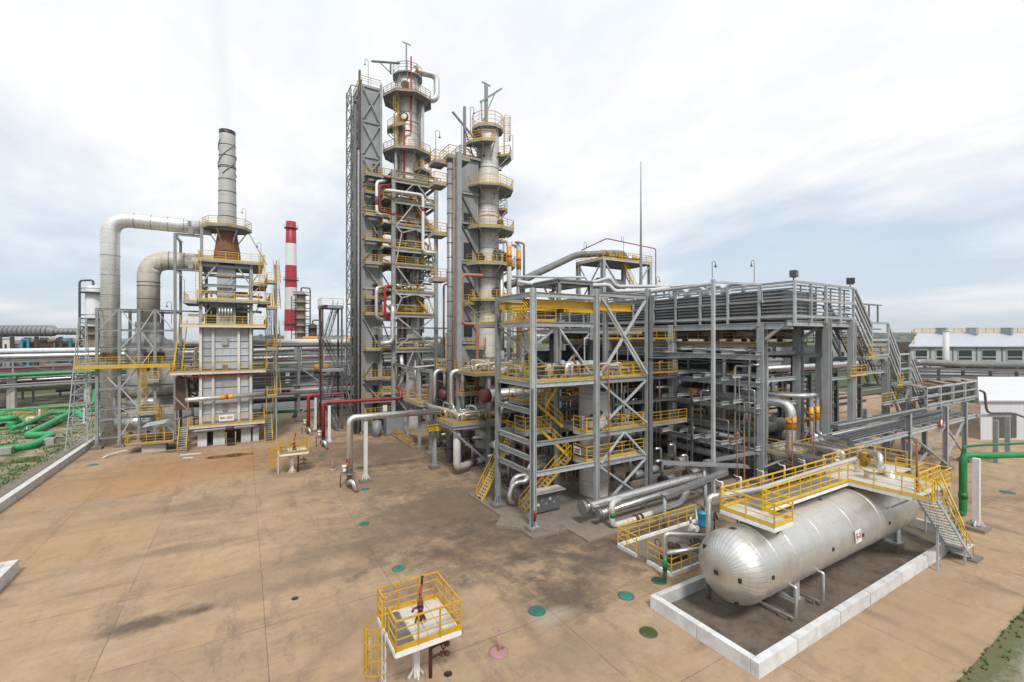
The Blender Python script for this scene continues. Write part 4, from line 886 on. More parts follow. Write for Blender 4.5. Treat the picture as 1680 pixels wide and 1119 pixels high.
for k in range(6):
    aa = R_(-95+k*20); MB().cyl((UX+2.2*math.cos(aa), UY+2.2*math.sin(aa), 23.0), (UX+2.2*math.cos(aa), UY+2.2*math.sin(aa), 24.2), .16, n=8).cyl((UX+1.7*math.cos(aa), UY+1.7*math.sin(aa), 23.9), (UX+2.7*math.cos(aa), UY+2.7*math.sin(aa), 23.9), .13, n=8).build('valve_cluster', M['brown'], t2)
MB().tube([(UX+3.9, UY-1, 25.5), (UX+3.0, UY+.5, 25.6), (UX+3.2, UY-1.8, 25.6), (UX+3.9, UY-2.4, 25.4), (UX+3.9, UY-2.4, 15)], .14, 8, .3).build('side_pipe', M['alu_dk'], t2)
MB().bar((UX-.2, UY, 40.2), (UX-.2, UY, 45.4), .36).bar((UX-1.1, UY-.2, 42.8), (UX+1.9, UY-.2, 45.3), .22).bar((UX-.9, UY-.2, 40.5), (UX-1.0, UY-.2, 42.9), .12).bar((UX-.9, UY-.2, 40.2), (UX+.9, UY-.2, 44.4), .12).bar((UX-.8, UY, 45.5), (UX+.4, UY, 45.3), .14).build('davit', M['galv'], t2)
hook_lamp((UX-2.8, UY-.9, 38.2), 0, 'hooked lamp on the upper half platform of the shorter column', 3.2, 'steel_dk'); hook_lamp((UX+3.1, UY-1.0, 36.2), 180, 'hooked lamp on the small outer platform of the shorter column', 3.0, 'steel')
hook_lamp((UX+3.5, UY-1.6, 22.5), 180, 'hooked lamp beside the orange banded pipes of the shorter column', 3.0, 'steel')
# clad stair shaft with its columns
s2 = T('stair_shaft', 'dark grey corrugated stair shaft beside the shorter column', 'shaft', (21.5, 47.5, 0))
KX = 19.35
K1 = (oX(738.5, 500, KX)[1]); K2 = (oX(752.5, 500, KX+.6)[1])
MB().tube([(KX, K1, 0), (KX, K1, 32.6)], .34, 14, 0).build('column', M['galv'], s2)
for k in range(20): MB().ring((KX, K1, 1.5+k*1.6), .355, .03, 14).build('clamp_band', M['black'], s2)
MB().bar((KX+.6, K2, 0), (KX+.6, K2, 33.6), .5).build('column', M['steel'], s2)
CX0, CX1 = oY(757, 500, 49.6)[0], oY(785, 500, 49.6)[0]
MB().box(CX0, 49.6, 8.6, CX1, 53, 31.4).build('cladding', M['corr'], s2)
for i, z in enumerate((31, 27.4, 22.6, 18.0, 13.0)):
    beam(s2, (CX0, 49.45, z), (CX1, 49.45, z), .34, .2, 'steel'); 
    if i < 4: brace(s2, (CX0, 49.45, z-.4), (CX1, 49.45, z-4.2), .13, 'steel_dk')
    MB().box(CX0+.3, 49.52, z-4.3, CX0+1.4, 49.59, z-2.4).build('doorway', M['black'], s2)
for z in (32.9, 30.5, 25.0, 20.0): 
    deck(s2, KX-1.6, K2+1.4, KX-.2, K2+3.2, z, 'grate', 'WSN', 'yellow_w')
deck(s2, KX-.3, K2+.6, KX+2.2, K2+3.4, 33.4, 'grate', 'WS', 'yellow_w'); deck(s2, CX0-.3, 49.3, CX1+.2, 52, 35.4, 'grate', 'WS', 'dkred'); MB().box(CX0, 49.6, 31.42, CX1, 51.8, 35.2).build('cladding', M['corr'], s2)
for z in (5, 10, 15.5, 21, 26.5, 31): MB().bar((KX, K1, z), (KX+.6, K2, z), .14).build('tie', M['steel_dk'], s2)
MB().tube([(KX+.25, (K1+K2)/2, 2), (KX+.25, (K1+K2)/2, 33)], .09, 8, 0).build('riser', M['coral'], s2)
for k in range(22): MB().bar((KX+.15, K1-.35, 1+k*1.45), (KX+.45, K2+.3, 1.7+k*1.45), .06).build('lacing', M['galv'], s2)
MB().bar((CX0+.6, 50, 35.4), (CX0+.6, 50, 41.6), .28).bar((CX0-1, 50, 40.6), (CX0+2, 50, 38.0), .2).bar((CX0+.5, 50, 39.4), (CX0+1.8, 50, 35.6), .12).build('davit', M['galv'], s2)
hook_lamp((KX-1.4, K2+1.6, 32.9), 0, 'hooked lamp on the uppermost small balcony between the two columns', 3.2, 'steel'); hook_lamp((CX0, 49.6, 35.4), 0, 'hooked lamp on the shaft roof beside the shorter column', 3.6, 'steel')
pipe('coral_pipe', 'thick copper coloured pipe loop hanging beside the shorter column', [(CX0+1.6, 49.2, zat(CX0+1.6, 49.2, 451)), (CX0+1.2, 46.2, zat(CX0, 46.2, 451)), (oY(757.5, 500, 45.8)[0], 45.8, zat(21, 45.8, 451)), (oY(757.5, 500, 45.8)[0], 45.8, zat(21, 45.8, 531)), (oY(783, 500, 45.8)[0], 45.8, zat(23, 45.8, 532)), (oY(783, 500, 45.8)[0], 45.8, 4)], .19, 'coral')
pipe('coral_pipe', 'thin copper riser between the tall frame and the banded column', [(oX(728, 500, KX)[0], oX(728, 500, KX)[1], 12.5), (KX, oX(728, 500, KX)[1], 19.5), (KX+.8, oX(728, 500, KX)[1]+.3, 19.8)], .12, 'coral')
# ---------------------------------------------------------------- pipe deck structure between the columns and the crane frame
mr = T('exchanger_structure', 'grey steel structure of small railed decks below the two columns', 'steel frame', (19.5, 46, 0))
for x, y, z, s in ((18.35, 53, 10, .34), (18.6, 49.7, 9.9, .34), (17.0, 44.4, 5.0, .34), (21.3, 40.6, 9.9, .36), (20.6, 46.0, 9.9, .36), (25.5, 40.6, 9.9, .34), (25.5, 46, 9.9, .34), (22.0, 53, 10, .3), (22, 57, 10, .3), (18.3, 57.5, 10, .3), (25.5, 36.5, 9.9, .34), (21.5, 36.0, 5.1, .3)):
    col(mr, x, y, 0, z, s)
deck(mr, 17.1, 40.0, 22.4, 44.3, 5.26, 'grate', 'WS', 'yellow_w', split=True)
deck(mr, 19.8, 44.0, 24.2, 46.6, 7.6, 'grate', 'WS', 'yellow', split=True); deck(mr, 19.6, 40.2, 27, 46.4, 10.0, 'grate', 'WS', 'yellow')
deck(mr, 17.6, 50.4, 19.2, 56.9, 5.8, 'grate', 'WSE', 'yellow_w'); deck(mr, 19.4, 47, 24.6, 50, 10.05, 'grate', 'W', 'yellow')
for p, q in (((17.1, 40.1, 4.9), (17.1, 44.2, 4.9)), ((17.2, 40.1, 4.85), (22.4, 40.1, 4.85)), ((21.3, 40.6, 9.6), (25.5, 40.6, 9.6)), ((18.4, 49.8, 9.7), (18.3, 57.4, 9.7)), ((18.6, 49.7, 9.6), (22, 53, 9.6)), ((20.6, 46, 7.2), (25.5, 46, 7.2)), ((18.3, 57.4, 5.3), (18.5, 49.8, 5.3)), ((18.3, 64, 9.8), (18.3, 57.6, 9.8))):
    beam(mr, p, q, .34)
brace(mr, (17.2, 40.2, 4.6), (21.2, 40.6, 1.0), .2, 'steel'); brace(mr, (18.0, 50.6, 5.4), (18.6, 49.8, 3.8), .14); brace(mr, (17.7, 53, 5.5), (18.4, 53, 4.0), .14)
stairs(mr, (16.75, 33.6, 0), (19.9, 33.7, 5.1), .85, tread='steel_lt'); 
mo = T('monorail_beam', 'yellow monorail hoist beam with a hatched end below the railed deck', 'hoist beam', (16, 43.5, 4.4))
MB().ib((16.9, 43.5, 4.4), (25.4, 43.5, 4.4), .62, .3, .05).build('beam', M['yellow'], mo)
m_, t_, b_ = newmat('hazard_hatch'); p_ = posn(t_); sp_ = nd(t_, 'ShaderNodeSeparateXYZ'); lk(t_, p_, sp_.inputs[0])
wv = mth(t_, 'FRACT', mth(t_, 'MULTIPLY', mth(t_, 'ADD', mth(t_, 'ADD', sp_.outputs[0], sp_.outputs[1]), sp_.outputs[2]), 4.2))
setc(t_, b_, 'Base Color', mixc(t_, mth(t_, 'LESS_THAN', wv, .5), (.70, .43, .015), (.02, .02, .02))); b_.inputs['Roughness'].default_value = .5; M['hatch'] = m_
MB().ib((15.9, 43.5, 4.4), (16.9, 43.5, 4.4), .62, .3, .05).build('hatched_end', M['hatch'], mo)
hx = T('heat_exchanger', 'silver horizontal heat exchanger with a dark red flanged end', 'heat exchanger', (22.5, 38, 7.2))
MB().lathe([(.001, 19.9), (.45, 19.95), (.62, 20.15), (.62, 26.6), (.5, 26.9), (.001, 27.1)], (0, 38, 8.05), 22, 'X').build('shell', M['alu'], hx)
MB().lathe([(.001, 19.2), (.6, 19.22), (.66, 19.3), (.66, 19.95), (.3, 20.0)], (0, 38, 8.05), 22, 'X').build('channel_end', M['dkred'], hx)
MB().tube([(26.4, 37.3, 7.3), (21.2, 37.3, 7.3), (20.9, 37.3, 6.2)], .2, 10, .4).build('side_nozzle', M['alu'], hx)
MB().cyl((23.2, 38, 8.6), (23.2, 38, 9.8), .25).build('top_nozzle', M['rusty'], hx)
hx2 = T('heat_exchanger', 'dark red ended exchanger standing on the small deck near the tall column frame', 'heat exchanger', (20, 49, 6.2))
MB().lathe([(.001, 19.3), (.6, 19.35), (.6, 24)], (0, 47.6, 7.2), 18, 'X').build('shell', M['brown'], hx2); MB().lathe([(.001, 18.9), (.62, 18.95), (.62, 19.35)], (0, 47.6, 7.2), 18, 'X').build('channel_end', M['dkred'], hx2)
# white/silver looped pipes standing on the decks
pipe('process_pipe', 'tall inverted U of silver pipe between the small railed decks', [(19.0, 44.6, 3.2), (19.0, 44.6, 10.0), (20.2, 44.3, 10.0), (20.2, 44.3, 5.4)], .26, 'alu', bend=.7)
pipe('process_pipe', 'silver inverted U pipe in front of the dark red exchanger end', [(18.2, 47.4, 6.2), (18.2, 47.4, 9.9), (19.4, 47.4, 9.9), (19.4, 47.4, 8)], .22, 'alu', bend=.6)
pipe('process_pipe', 'silver pipe lying along the largest small deck and turning at its end', [(17.6, 49, 6.1), (17.7, 46.4, 6.0), (18.4, 43.2, 6.0), (18.6, 41.6, 5.7), (22.8, 41.0, 5.75), (26, 41, 5.8)], .26, 'alu', bend=.8)
pipe('insulated_leg', 'fat cream insulated vertical pipe under the railed deck', [(17.9, 40.7, 4.7), (17.9, 40.7, .9), (18.9, 41.3, .7), (20.2, 42, .75)], .36, 'pilaster', bend=.4)
for k, (x, y, lb) in enumerate(((21.8, 38.9, 'round pale instrument drum beside the lowest deck post'), (22.4, 38.4, 'pale instrument drum under the structure behind the yellow stair'), (20.9, 38.2, 'upper pale instrument drum hanging beneath the railed deck'))):
    o = T('instrument_drum', lb, 'drum', (x, y, 1.2)); MB().lathe([(.001, -.2), (.35, -.2), (.45, -.1), (.45, .1), (.35, .2), (.001, .2)], (x, y, 1.6+k*.8), 16, 'X').build('drum', M['dirtywhite'], o); MB().bar((x, y, .2), (x, y, 1.3+k*.8), .1).build('stand', M['steel_dk'], o)
bt = T('equipment_skid', 'blue grey box cabinet at the foot of the tallest frame', 'cabinet', (17.8, 63, 0))
MB().box(16.9, 62.4, .25, 19.4, 63.9, 2.9).build('body', M['clad'], bt); MB().box(16.7, 62.2, 0, 19.6, 64, .24).build('plinth', M['pads'], bt)
tag(MB().cyl((15.7, 62.8, 0), (15.7, 62.8, 2.0), .6, n=18).lathe([(.6, 2.0), (.3, 2.2), (.001, 2.25)], (15.7, 62.8, 0), 18).build('barrel_tank', M['clad']), 'small upright grey tank at the foot of the corrugated shaft stair', 'tank')
fe = T('low_fence', 'low yellow railing along the kerb in front of the column frame foot', 'railing', (18.6, 57, 0))
for y0, y1 in ((53.6, 56.2), (56.6, 59.4), (59.8, 62)): railing(fe, [(17.7, y0, .25), (17.7, y1, .25)], False, 1.0, 'yellow_w', .8)
MB().box(17.55, 53, 0, 17.85, 62.3, .24).build('kerb', M['pads'], fe)
o = T('hydrant_cabinet', 'white sign board on the shaft foot railing', 'sign', (16.6, 64.2, 3)); MB().box(16.9, 64.3, 3.1, 17.5, 64.36, 4.0).build('board', M['white'], o)
# ---------------------------------------------------------------- crane frame
cf = T('crane_frame', 'tall open light grey steel frame with yellow railed decks and a vessel inside', 'steel frame', (23, 29, 0))
A_, B_, C_, D_ = (17.4, 31.5), (17.4, 26.4), (23.2, 26.4), (28.75, 26.4); A2, C2, D2 = (20.6, 36.8), (23.2, 31.5), (28.75, 31.5)
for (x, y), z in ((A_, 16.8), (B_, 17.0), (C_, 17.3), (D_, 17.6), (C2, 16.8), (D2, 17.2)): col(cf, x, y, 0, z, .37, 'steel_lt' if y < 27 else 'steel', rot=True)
for z in (16.6, 14.5, 10.2, 8.3, 6.1, 5.0, 3.95): beam(cf, (17.4, 26.65, z), (17.4, 31.25, z), .36, .22, 'steel_lt' if z > 9 else 'steel')
for z in (16.6, 14.5, 10.2, 6.05, 3.95):
    beam(cf, (17.65, 26.4, z), (22.95, 26.4, z), .34, .22, 'steel_lt' if z not in (6.05,) else 'steel')
for z in (16.9, 10.2, 6.1, 3.8): beam(cf, (23.45, 26.4, z), (28.5, 26.4, z), .36, .24, 'steel')
for z in (16.6, 10.2, 6.1): beam(cf, (23.2, 26.65, z), (23.2, 31.25, z), .34, .22); beam(cf, (28.75, 26.65, z), (28.75, 31.25, z), .34, .22); beam(cf, (17.65, 31.5, z), (22.95, 31.5, z), .34, .22); beam(cf, (23.45, 31.5, z), (28.5, 31.5, z), .34, .22)
yb = 26.33
xbrace(cf, (23.5, yb, 10.6), (28.4, yb, 10.6), (28.4, yb, 16.6), (23.5, yb, 16.6), .17)
xbrace(cf, (23.5, yb, 6.6), (28.4, yb, 6.6), (28.4, yb, 10.0), (23.5, yb, 10.0), .15)
brace(cf, (23.6, yb, 3.9), (26.0, yb, 6.0), .14); brace(cf, (28.4, yb, 3.9), (26.1, yb, 6.0), .14)
xbrace(cf, (23.5, yb, .3), (28.4, yb, .3), (28.4, yb, 3.6), (23.5, yb, 3.6), .14)
xbrace(cf, (17.7, 31.6, 10.6), (22.9, 31.6, 10.6), (22.9, 31.6, 14.2), (17.7, 31.6, 14.2), .13); brace(cf, (23.2, 26.8, 10.5), (23.2, 31.2, 14.4), .13)
brace(cf, (28.75, 26.8, 10.5), (28.75, 31.2, 16), .13)
deck(cf, 17.55, 26.55, 28.6, 31.4, 10.4, 'grate', 'WSE', 'yellow', split=True, edge='steel_lt')
deck(cf, 17.55, 26.6, 19.5, 36, 14.7, 'grate', 'WSE', 'yellow', split=True)
deck(cf, 22.4, 26.6, 28.5, 28.2, 6.3, 'grate', 'WS', 'yellow', split=True, edge='steel_lt'); deck(cf, 22.4, 26.6, 28.5, 28.2, 4.1, 'grate', 'WS', 'yellow', split=True, edge='steel_lt')
deck(cf, 19.2, 30.6, 21.4, 32.8, 8.4, 'grate', 'WS', 'yellow', split=True); deck(cf, 18.8, 29.6, 21.2, 31.2, 6.2, 'grate', 'WS', 'yellow')
stairs(cf, (18.5, 29.8, 0), (22.4, 28.8, 4.05), .85, tread='steel_lt'); stairs(cf, (22.4, 29.8, 6.3), (20.2, 30.6, 8.4), .8, tread='grate'); stairs(cf, (22.4, 29.0, 4.1), (20.4, 29.9, 6.2), .8, tread='grate'); stairs(cf, (19.3, 28.2, 8.4), (21.5, 29.0, 10.4), .8)
stairs(cf, (21.2, 33.8, 14.7), (21.2, 36.5, 16.8), .7)
ladder(cf, (19.3, 31.9), 10.5, 14.6, (0, -1)); 
cr = T('bridge_crane', 'yellow double girder overhead crane with hatched ends inside the grey frame', 'overhead crane', (22, 28.5, 16))
for y in (27.0, 30.4): 
    MB().ib((18.0, y, 16.0), (27.4 if y < 28 else 27.0, y, 16.0), .62, .34, .05).build('girder', M['yellow'], cr); MB().ib((16.9, y, 16.0), (18.0, y, 16.0), .62, .34, .05).build('hatched_end', M['hatch'], cr)
tr = MB().bar((20.4, 27.0, 15.55), (20.4, 30.4, 15.55), .3, .3).box(19.8, 28.2, 15.1, 21.0, 29.4, 15.5); tr.build('trolley', M['brown'], cr)
MB().bar((20.6, 27.6, 12.6), (20.6, 27.6, 15.4), .04).box(20.4, 27.45, 14.2, 20.95, 27.75, 14.9).build('hoist', M['steel'], cr); MB().ring((20.6, 27.6, 12.48), .12, .035, 10, 'Y').build('hook', M['rusty'], cr)
vs = T('vertical_vessel', 'fat grey vertical vessel standing inside the light grey crane frame', 'vessel', (26.1, 30, 0))
MB().lathe([(1.3, 0), (1.3, 9.4), (1.0, 9.95), (.4, 10.2), (.001, 10.25)], (26.1, 30.0, 0), 30).build('shell', M['tower_d'], vs)
for z in (4.2, 6.6, 8.8): MB().ring((26.1, 30, z), 1.31, .03, 30).build('seam_band', M['galv'], vs)
for a, z in ((-130, 9.3), (-100, 9.2), (-110, 7.3), (-140, 7.0), (-120, 3.0), (-75, 6.8)):
    ca, sa = math.cos(R_(a)), math.sin(R_(a)); MB().cyl((26.1+1.25*ca, 30+1.25*sa, z), (26.1+1.65*ca, 30+1.65*sa, z), .16, n=10).build('nozzle', M['brown'], vs)
pipe('overhead_pipe', 'silver pipe with dark maroon collars lying on the upper deck of the crane frame', [(21.9, 28.6, 10.5), (21.9, 28.6, 11.35), (24.3, 28.4, 11.35), (24.8, 28.4, 11.3), (24.9, 28.4, 10.4)], .36, 'alu', bands=[((22.5, 28.54, 11.35), (22.75, 28.52, 11.35), 'dkred'), ((23.1, 28.5, 11.35), (23.4, 28.47, 11.35), 'dkred')], bend=.6)
pipe('overhead_pipe', 'silver pipe turning down into the crane frame deck beside the shorter column', [(18.3, 33.4, 10.6), (19.2, 32.6, 11.0), (19.9, 32.4, 10.9), (20.1, 32.4, 9.6)], .38, 'alu', bend=.6)
pipe('copper_line', 'thin copper coloured pipe hanging down the front of the crane frame', [(23.6, 26.15, 10.9), (24.0, 26.05, 11.5), (24.15, 26.05, 11.4), (24.15, 26.05, .5)], .055, 'coral', bend=.3, n=6)
for x, y in ((18.3, 27.0), (20.0, 26.9)): floodlight((x, y, 10.45), 20, 'grey floodlight on the corner of the crane frame deck' if x < 19 else 'second floodlight on the crane frame deck, further from the corner post')
floodlight((17.5, 31.9, 15.2), 120, 'grey floodlight on the back corner post of the crane frame')
lc = T('instrument_cabinet', 'grey instrument panel with black gauges under a sloping tan roof by the stair', 'control panel', (20.0, 28.5, 0))
MB().box(18.9, 28.3, .3, 21.2, 28.7, 1.75).build('cabinet', M['steel_dk'], lc); MB().poly([(18.7, 27.9), (21.4, 27.9), (21.4, 29.0), (18.7, 29.0)], 1.8, 1.88).build('roof', M['pilaster'], lc)
for i in range(6):
    MB().box(19.0+i*.36, 28.25, .8+.3*(i % 2), 19.2+i*.36, 28.295, 1.0+.3*(i % 2)).build('gauge', M['clad' if i % 3 else 'dirtywhite'], lc)
for x in (19, 21.1): MB().bar((x, 28.5, 0), (x, 28.5, .3), .12).build('leg', M['steel_dk'], lc)
o = T('sign', 'small white and red notice on the middle railing of the crane frame', 'sign', (22.3, 27.5, 5)); MB().box(22.28, 27.2, 4.5, 22.33, 28.0, 5.05).build('board', M['white'], o)
for k in range(2): MB().box(22.265, 27.3, 4.62+k*.18, 22.278, 27.9, 4.72+k*.18).build('red_stripe', M['red'], o)
for k, (x, y, z, s) in enumerate(((19.2, 31.6, 1.0, .5), (18.6, 30.8, .8, .4))):
    pipe('pump_line', 'shiny looping pump pipe under the crane frame stairs', [(x, y, .3), (x-.6, y, z), (x-.2, y, z+1.2), (x+1.0, y-.2, z+1.2), (x+1.2, y-.2, z+2.0), (x+2.8, y, z+2.2)], .22, 'alu', 'shiny pump pipes under the crane frame', bend=.5)
sl_ = MB().box(16.6, 25.2, 0, 30, 35.5, .14); struct('foundation_slab', sl_, M['pads'])
o = T('concrete_ramp', 'broken low concrete slab beside the corner post of the crane frame', 'slab', (17, 28, 0)); MB().poly([(15.4, 28.2), (18.6, 25.0), (19.6, 26.0), (16.4, 29.4)], 0, .22).build('slab', M['pads'], o)
# flat canopy and its posts
cp = T('canopy', 'flat grey sheet canopy on steel posts beyond the crane frame', 'canopy', (29, 40, 0))
MB().box(27.4, 37.0, 19.5, 32.2, 44.8, 19.62).build('roof', M['steel'], cp)
for x, y in ((27.7, 37.3), (31.9, 37.3), (27.7, 44.4), (31.9, 44.4)): col(cp, x, y, 0, 19.2, .42)
for p, q in (((27.7, 37.1, 19.3), (32.1, 37.1, 19.3)), ((27.5, 37.2, 19.3), (27.5, 44.6, 19.3)), ((32.1, 37.2, 19.3), (32.1, 44.6, 19.3)), ((27.7, 37.3, 14.2), (31.8, 37.3, 14.2)), ((27.7, 37.3, 9.8), (31.8, 37.3, 9.8)), ((27.7, 37.3, 14.2), (27.7, 44.2, 14.2)), ((27.7, 37.3, 10), (27.7, 44.2, 10))): beam(cp, p, q, .32)
brace(cp, (27.7, 37.6, 16), (27.7, 40, 19.1), .14); brace(cp, (27.7, 44, 16), (27.7, 41.5, 19.1), .14); xbrace(cp, (27.9, 37.2, 10), (31.7, 37.2, 10), (31.7, 37.2, 14), (27.9, 37.2, 14), .14)
deck(cp, 24, 36.8, 34, 45, 9.9, 'steel_dk', 'WS', 'yellow'); deck(cp, 28, 37.6, 40, 45, 14.3, 'steel_dk', 'W', 'yellow_w')
# ---------------------------------------------------------------- air cooler bank on its tall frame
ac = T('air_cooler', 'long bank of dark louvred air coolers on heavy grey posts with ledge beams', 'air cooler structure', (46, 38, 0))
AX0, AX1, AY0, AY1 = 41.6, 52.5, 21.4, 66.0
ZB, ZT = 15.2, 18.5
for y in (24.3, 34.6, 45, 55.5, 65):
    for x, s in ((41.6, .7), (47.9, .8), (52.2, .7)):
        if y > 30 and x > 45: s = .6
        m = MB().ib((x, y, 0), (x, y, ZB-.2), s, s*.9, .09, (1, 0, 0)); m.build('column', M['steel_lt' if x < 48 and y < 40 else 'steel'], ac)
        MB().box(x-.8, y-.8, 0, x+.8, y+.8, .35).build('footing', M['pads'], ac)
for x in (47.5, 52.4, 60.2, 66.0):
    m = MB().ib((x, 21.5, 0), (x, 21.5, 15.4 if x < 55 else (11.0 if x < 62 else 7.9)), .62, .55, .08, (1, 0, 0)); m.build('column', M['steel_lt'], ac)
    MB().box(x-.7, 20.8, 0, x+.7, 22.2, .3).build('footing', M['pads'], ac)
for x in (52.4, 60.2, 66): m = MB().ib((x, 27, 0), (x, 27, 12), .5, .5, .07, (1, 0, 0)); m.build('column', M['steel_dk'], ac)
M['slat'] = paint('dark_louvre', (.29, .295, .30), .5, .3, .5, .06)
# cooler body: stacked louvre panels on the two sides in view, post and rail framing
MB().box(AX0+.9, AY0+1.6, ZB+.3, AX1-4, AY1, ZT-.5).build('fin_bundle', M['steel_dk'], ac)
MB().box(AX0+.3, AY0+.3, ZB+.02, AX1, AY1, ZB+.2).build('floor_plate', M['galv'], ac)
n = 14
ysp = [AY0+(AY1-AY0)*i/n for i in range(n+1)]
for i in range(n):
    a, b = ysp[i]+.1, ysp[i+1]-.1
    l = MB()
    for k in range(9): 
        z = ZB+.42+k*.33; l.bar((AX0+.28, a, z), (AX0+.28, b, z), .05, .2, up=(.8, 0, 1))
    l.build('louvre_slat', M['slat'], ac)
for y in ysp: MB().bar((AX0, y, ZB-.3), (AX0, y, ZT+.05), .2).build('guard_post', M['steel_lt'], ac)
for z in (ZB+.25, ZB+1.75, ZT): MB().bar((AX0, AY0+.09, z), (AX0, AY1, z), .14, .2).build('guard_rail', M['steel_lt'], ac)
xsp = [AX0+(AX1-AX0)*i/4 for i in range(5)]
for x in xsp[1:]: MB().bar((x, AY0, ZB-.3), (x, AY0, ZT+.05), .2).build('guard_post', M['steel_lt'], ac)
for z in (ZB+.25, ZB+1.75, ZT): MB().bar((AX0+.09, AY0, z), (AX1+.05, AY0, z), .14, .2).build('guard_rail', M['steel_lt'], ac)
for i in range(4):
    l = MB()
    for k in range(9): z = ZB+.42+k*.33; l.bar((xsp[i]+.1, AY0+.3, z), (xsp[i+1]-.1, AY0+.3, z), .05, .13)
    l.build('louvre_slat', M['slat'], ac)
for k in range(8): MB().bar((xsp[k % 4]+.9+.9*(k//4), AY0+.42, ZB+.3), (xsp[k % 4]+.9+.9*(k//4), AY0+.42, ZT-.2), .1).build('upright', M['galv'], ac)
for i in range(7): MB().bar((AX0+.5+i*1.6, AY0+.4, ZB-.32), (AX0+.5+i*1.6, AY1, ZB-.32), .14, .2).build('joist', M['steel'], ac)
beam(ac, (41.6, AY0+.2, ZB-.55), (41.6, AY1, ZB-.55), .62, .34, 'steel_lt'); beam(ac, (52.3, AY0+.2, ZB-.55), (52.3, AY1, ZB-.55), .62, .34); beam(ac, (40.9, AY0+.25, ZB-.35), (52.6, AY0+.25, ZB-.35), .5, .3, 'steel_lt'); beam(ac, (47.9, AY0+.2, ZB-.55), (47.9, AY1, ZB-.55), .6, .3)
for y in (24.3, 34.6, 45, 55.5): beam(ac, (41.95, y, ZB-.6), (47.4, y, ZB-.6), .5, .3); beam(ac, (48.3, y, ZB-.6), (52, y, ZB-.6), .5, .3)
brace(ac, (41.6, 24.0, 13.4), (41.6, 22.2, 14.8), .26); brace(ac, (47.9, 24, 13.4), (47.9, 22.2, 14.8), .26)
for z in (11.7, 9.15, 6.75, 2.9):
    beam(ac, (41.15, 24.3, z), (41.15, 34.6, z), .5, .34, 'steel_lt'); beam(ac, (41.15, 34.6, z), (41.15, 44.6, z), .5, .34, 'steel_lt')
    for y in (24.3, 27.4, 30.6, 34.6):
        beam(ac, (40.0 if y > 25 else 40.6, y, z+.38), (47.4, y, z+.38), .36, .24, 'steel_lt')
    beam(ac, (47.9, 24.7, z), (47.9, 34.2, z), .4, .24, 'steel_dk')
    beam(ac, (41.6, 34.9, z+.38), (41.6, 44, z+.38), .3)
for z in (9.6, 4.9): beam(ac, (47.8, 21.5, z), (52.1, 21.5, z), .26, .2, 'steel_lt'); beam(ac, (52.7, 21.5, z+.3), (59.9, 21.5, z+.3), .26, .2, 'steel_lt')
beam(ac, (47.5, 21.8, 11.9), (47.5, 26.6, 11.9), .4)
MB().box(42.6, 25.5, 12.6, 52, 62, 13.0).build('fan_deck', M['conc'], ac)
railing(ac, [(42.4, 62, 13.0), (42.4, 24.9, 13.0), (52.2, 24.9, 13.0)], False, 1.1, 'yellow_w')
for i in range(9):
    for x in (44.6, 49.6):
        y = 27+i*4.1; MB().lathe([(1.45, 13.9), (1.6, 13.4), (1.62, 14.35), (1.45, 14.35)], (x, y, 0), 16).build('fan_ring', M['galv'], ac); MB().cyl((x, y, 13.0), (x, y, 14.2), .28, n=8).build('fan_motor', M['brown'], ac)
for i in range(10): MB().bar((43.2, 26+i*3.9, 13.0), (43.2, 26+i*3.9, 14.7), .14).build('hanger', M['steel_dk'], ac)
# pipes under and through the ledges
rnd = random.Random(21)
lab = 'silver process pipe threaded through the ledge beams of the air cooler frame'
for i in range(16):
    y = 25.2+i*1.05+rnd.random()*.6; x = 42.3+rnd.random()*2.6; z0 = rnd.choice((.4, 1.5, 3.3)); z1 = rnd.choice((7.0, 9.6, 12.2, 5.5, 12.4)); r = rnd.choice((.08, .1, .13, .17)); k = rnd.random()
    pts = [(x, y, z0), (x, y, z1)]+([(x-1.2*rnd.random()-.3, y, z1), (x-1.3, y+.8, z1)] if k < .5 else [(x, y+1.5+rnd.random()*3, z1), (x+2, y+4, z1)])
    single_pipe('process_pipe', lab, pts, r, rnd.choice(('alu_p', 'alu_dk', 'alu_p', 'white')), 'silver pipes of the air cooler frame', 10, r*3)
for z, x, r, mm, y1 in ((12.35, 42.2, .16, 'alu_p', 44), (12.4, 43.0, .22, 'alu_dk', 50), (9.75, 43.2, .14, 'alu_p', 46), (9.8, 44.2, .3, 'alu_dk', 52), (4.6, 42.6, .2, 'alu_dk', 50), (3.6, 42.2, .32, 'alu_p', 37), (1.4, 42.3, .42, 'alu_dk', 50), (7.5, 44.5, .3, 'alu_dk', 55), (12.2, 45.6, .3, 'alu_dk', 58), (5.5, 45.5, .4, 'alu_dk', 58)):
    single_pipe('header_pipe', 'long horizontal header pipe running along under the air coolers', [(x, 25+rnd.random(), z), (x, y1, z)], r, mm, 'long header pipes under the air coolers', 12)
pipe('green_end_pipe', 'silver pipe with a green end cap on the lowest ledge', [(42.0, 33, 4.4), (42.0, 26.6, 4.4), (42, 25.3, 4.4)], .26, 'alu_p', bands=[((42, 26.6, 4.4), (42, 25.3, 4.4), 'green')])
YP = 22.4
pipe('banded_pipe', 'thick silver pipe with orange bands bending down behind the tank platform', [(42.35, 38, 7.6), (42.35, 22.1, 7.6), (42.35, 22.1, 3.1), (41.2, 20.6, 3.2)], .42, 'alu', bands=[((42.35, 32.9, 7.6), (42.35, 31.7, 7.6), 'orangeband'), ((42.35, 32.4, 7.6), (42.35, 32.2, 7.6), 'red'), ((42.35, 22.1, 6.5), (42.35, 22.1, 5.3), 'orangeband'), ((42.35, 22.1, 5.95), (42.35, 22.1, 5.8), 'red')], n=16, bend=1.1)
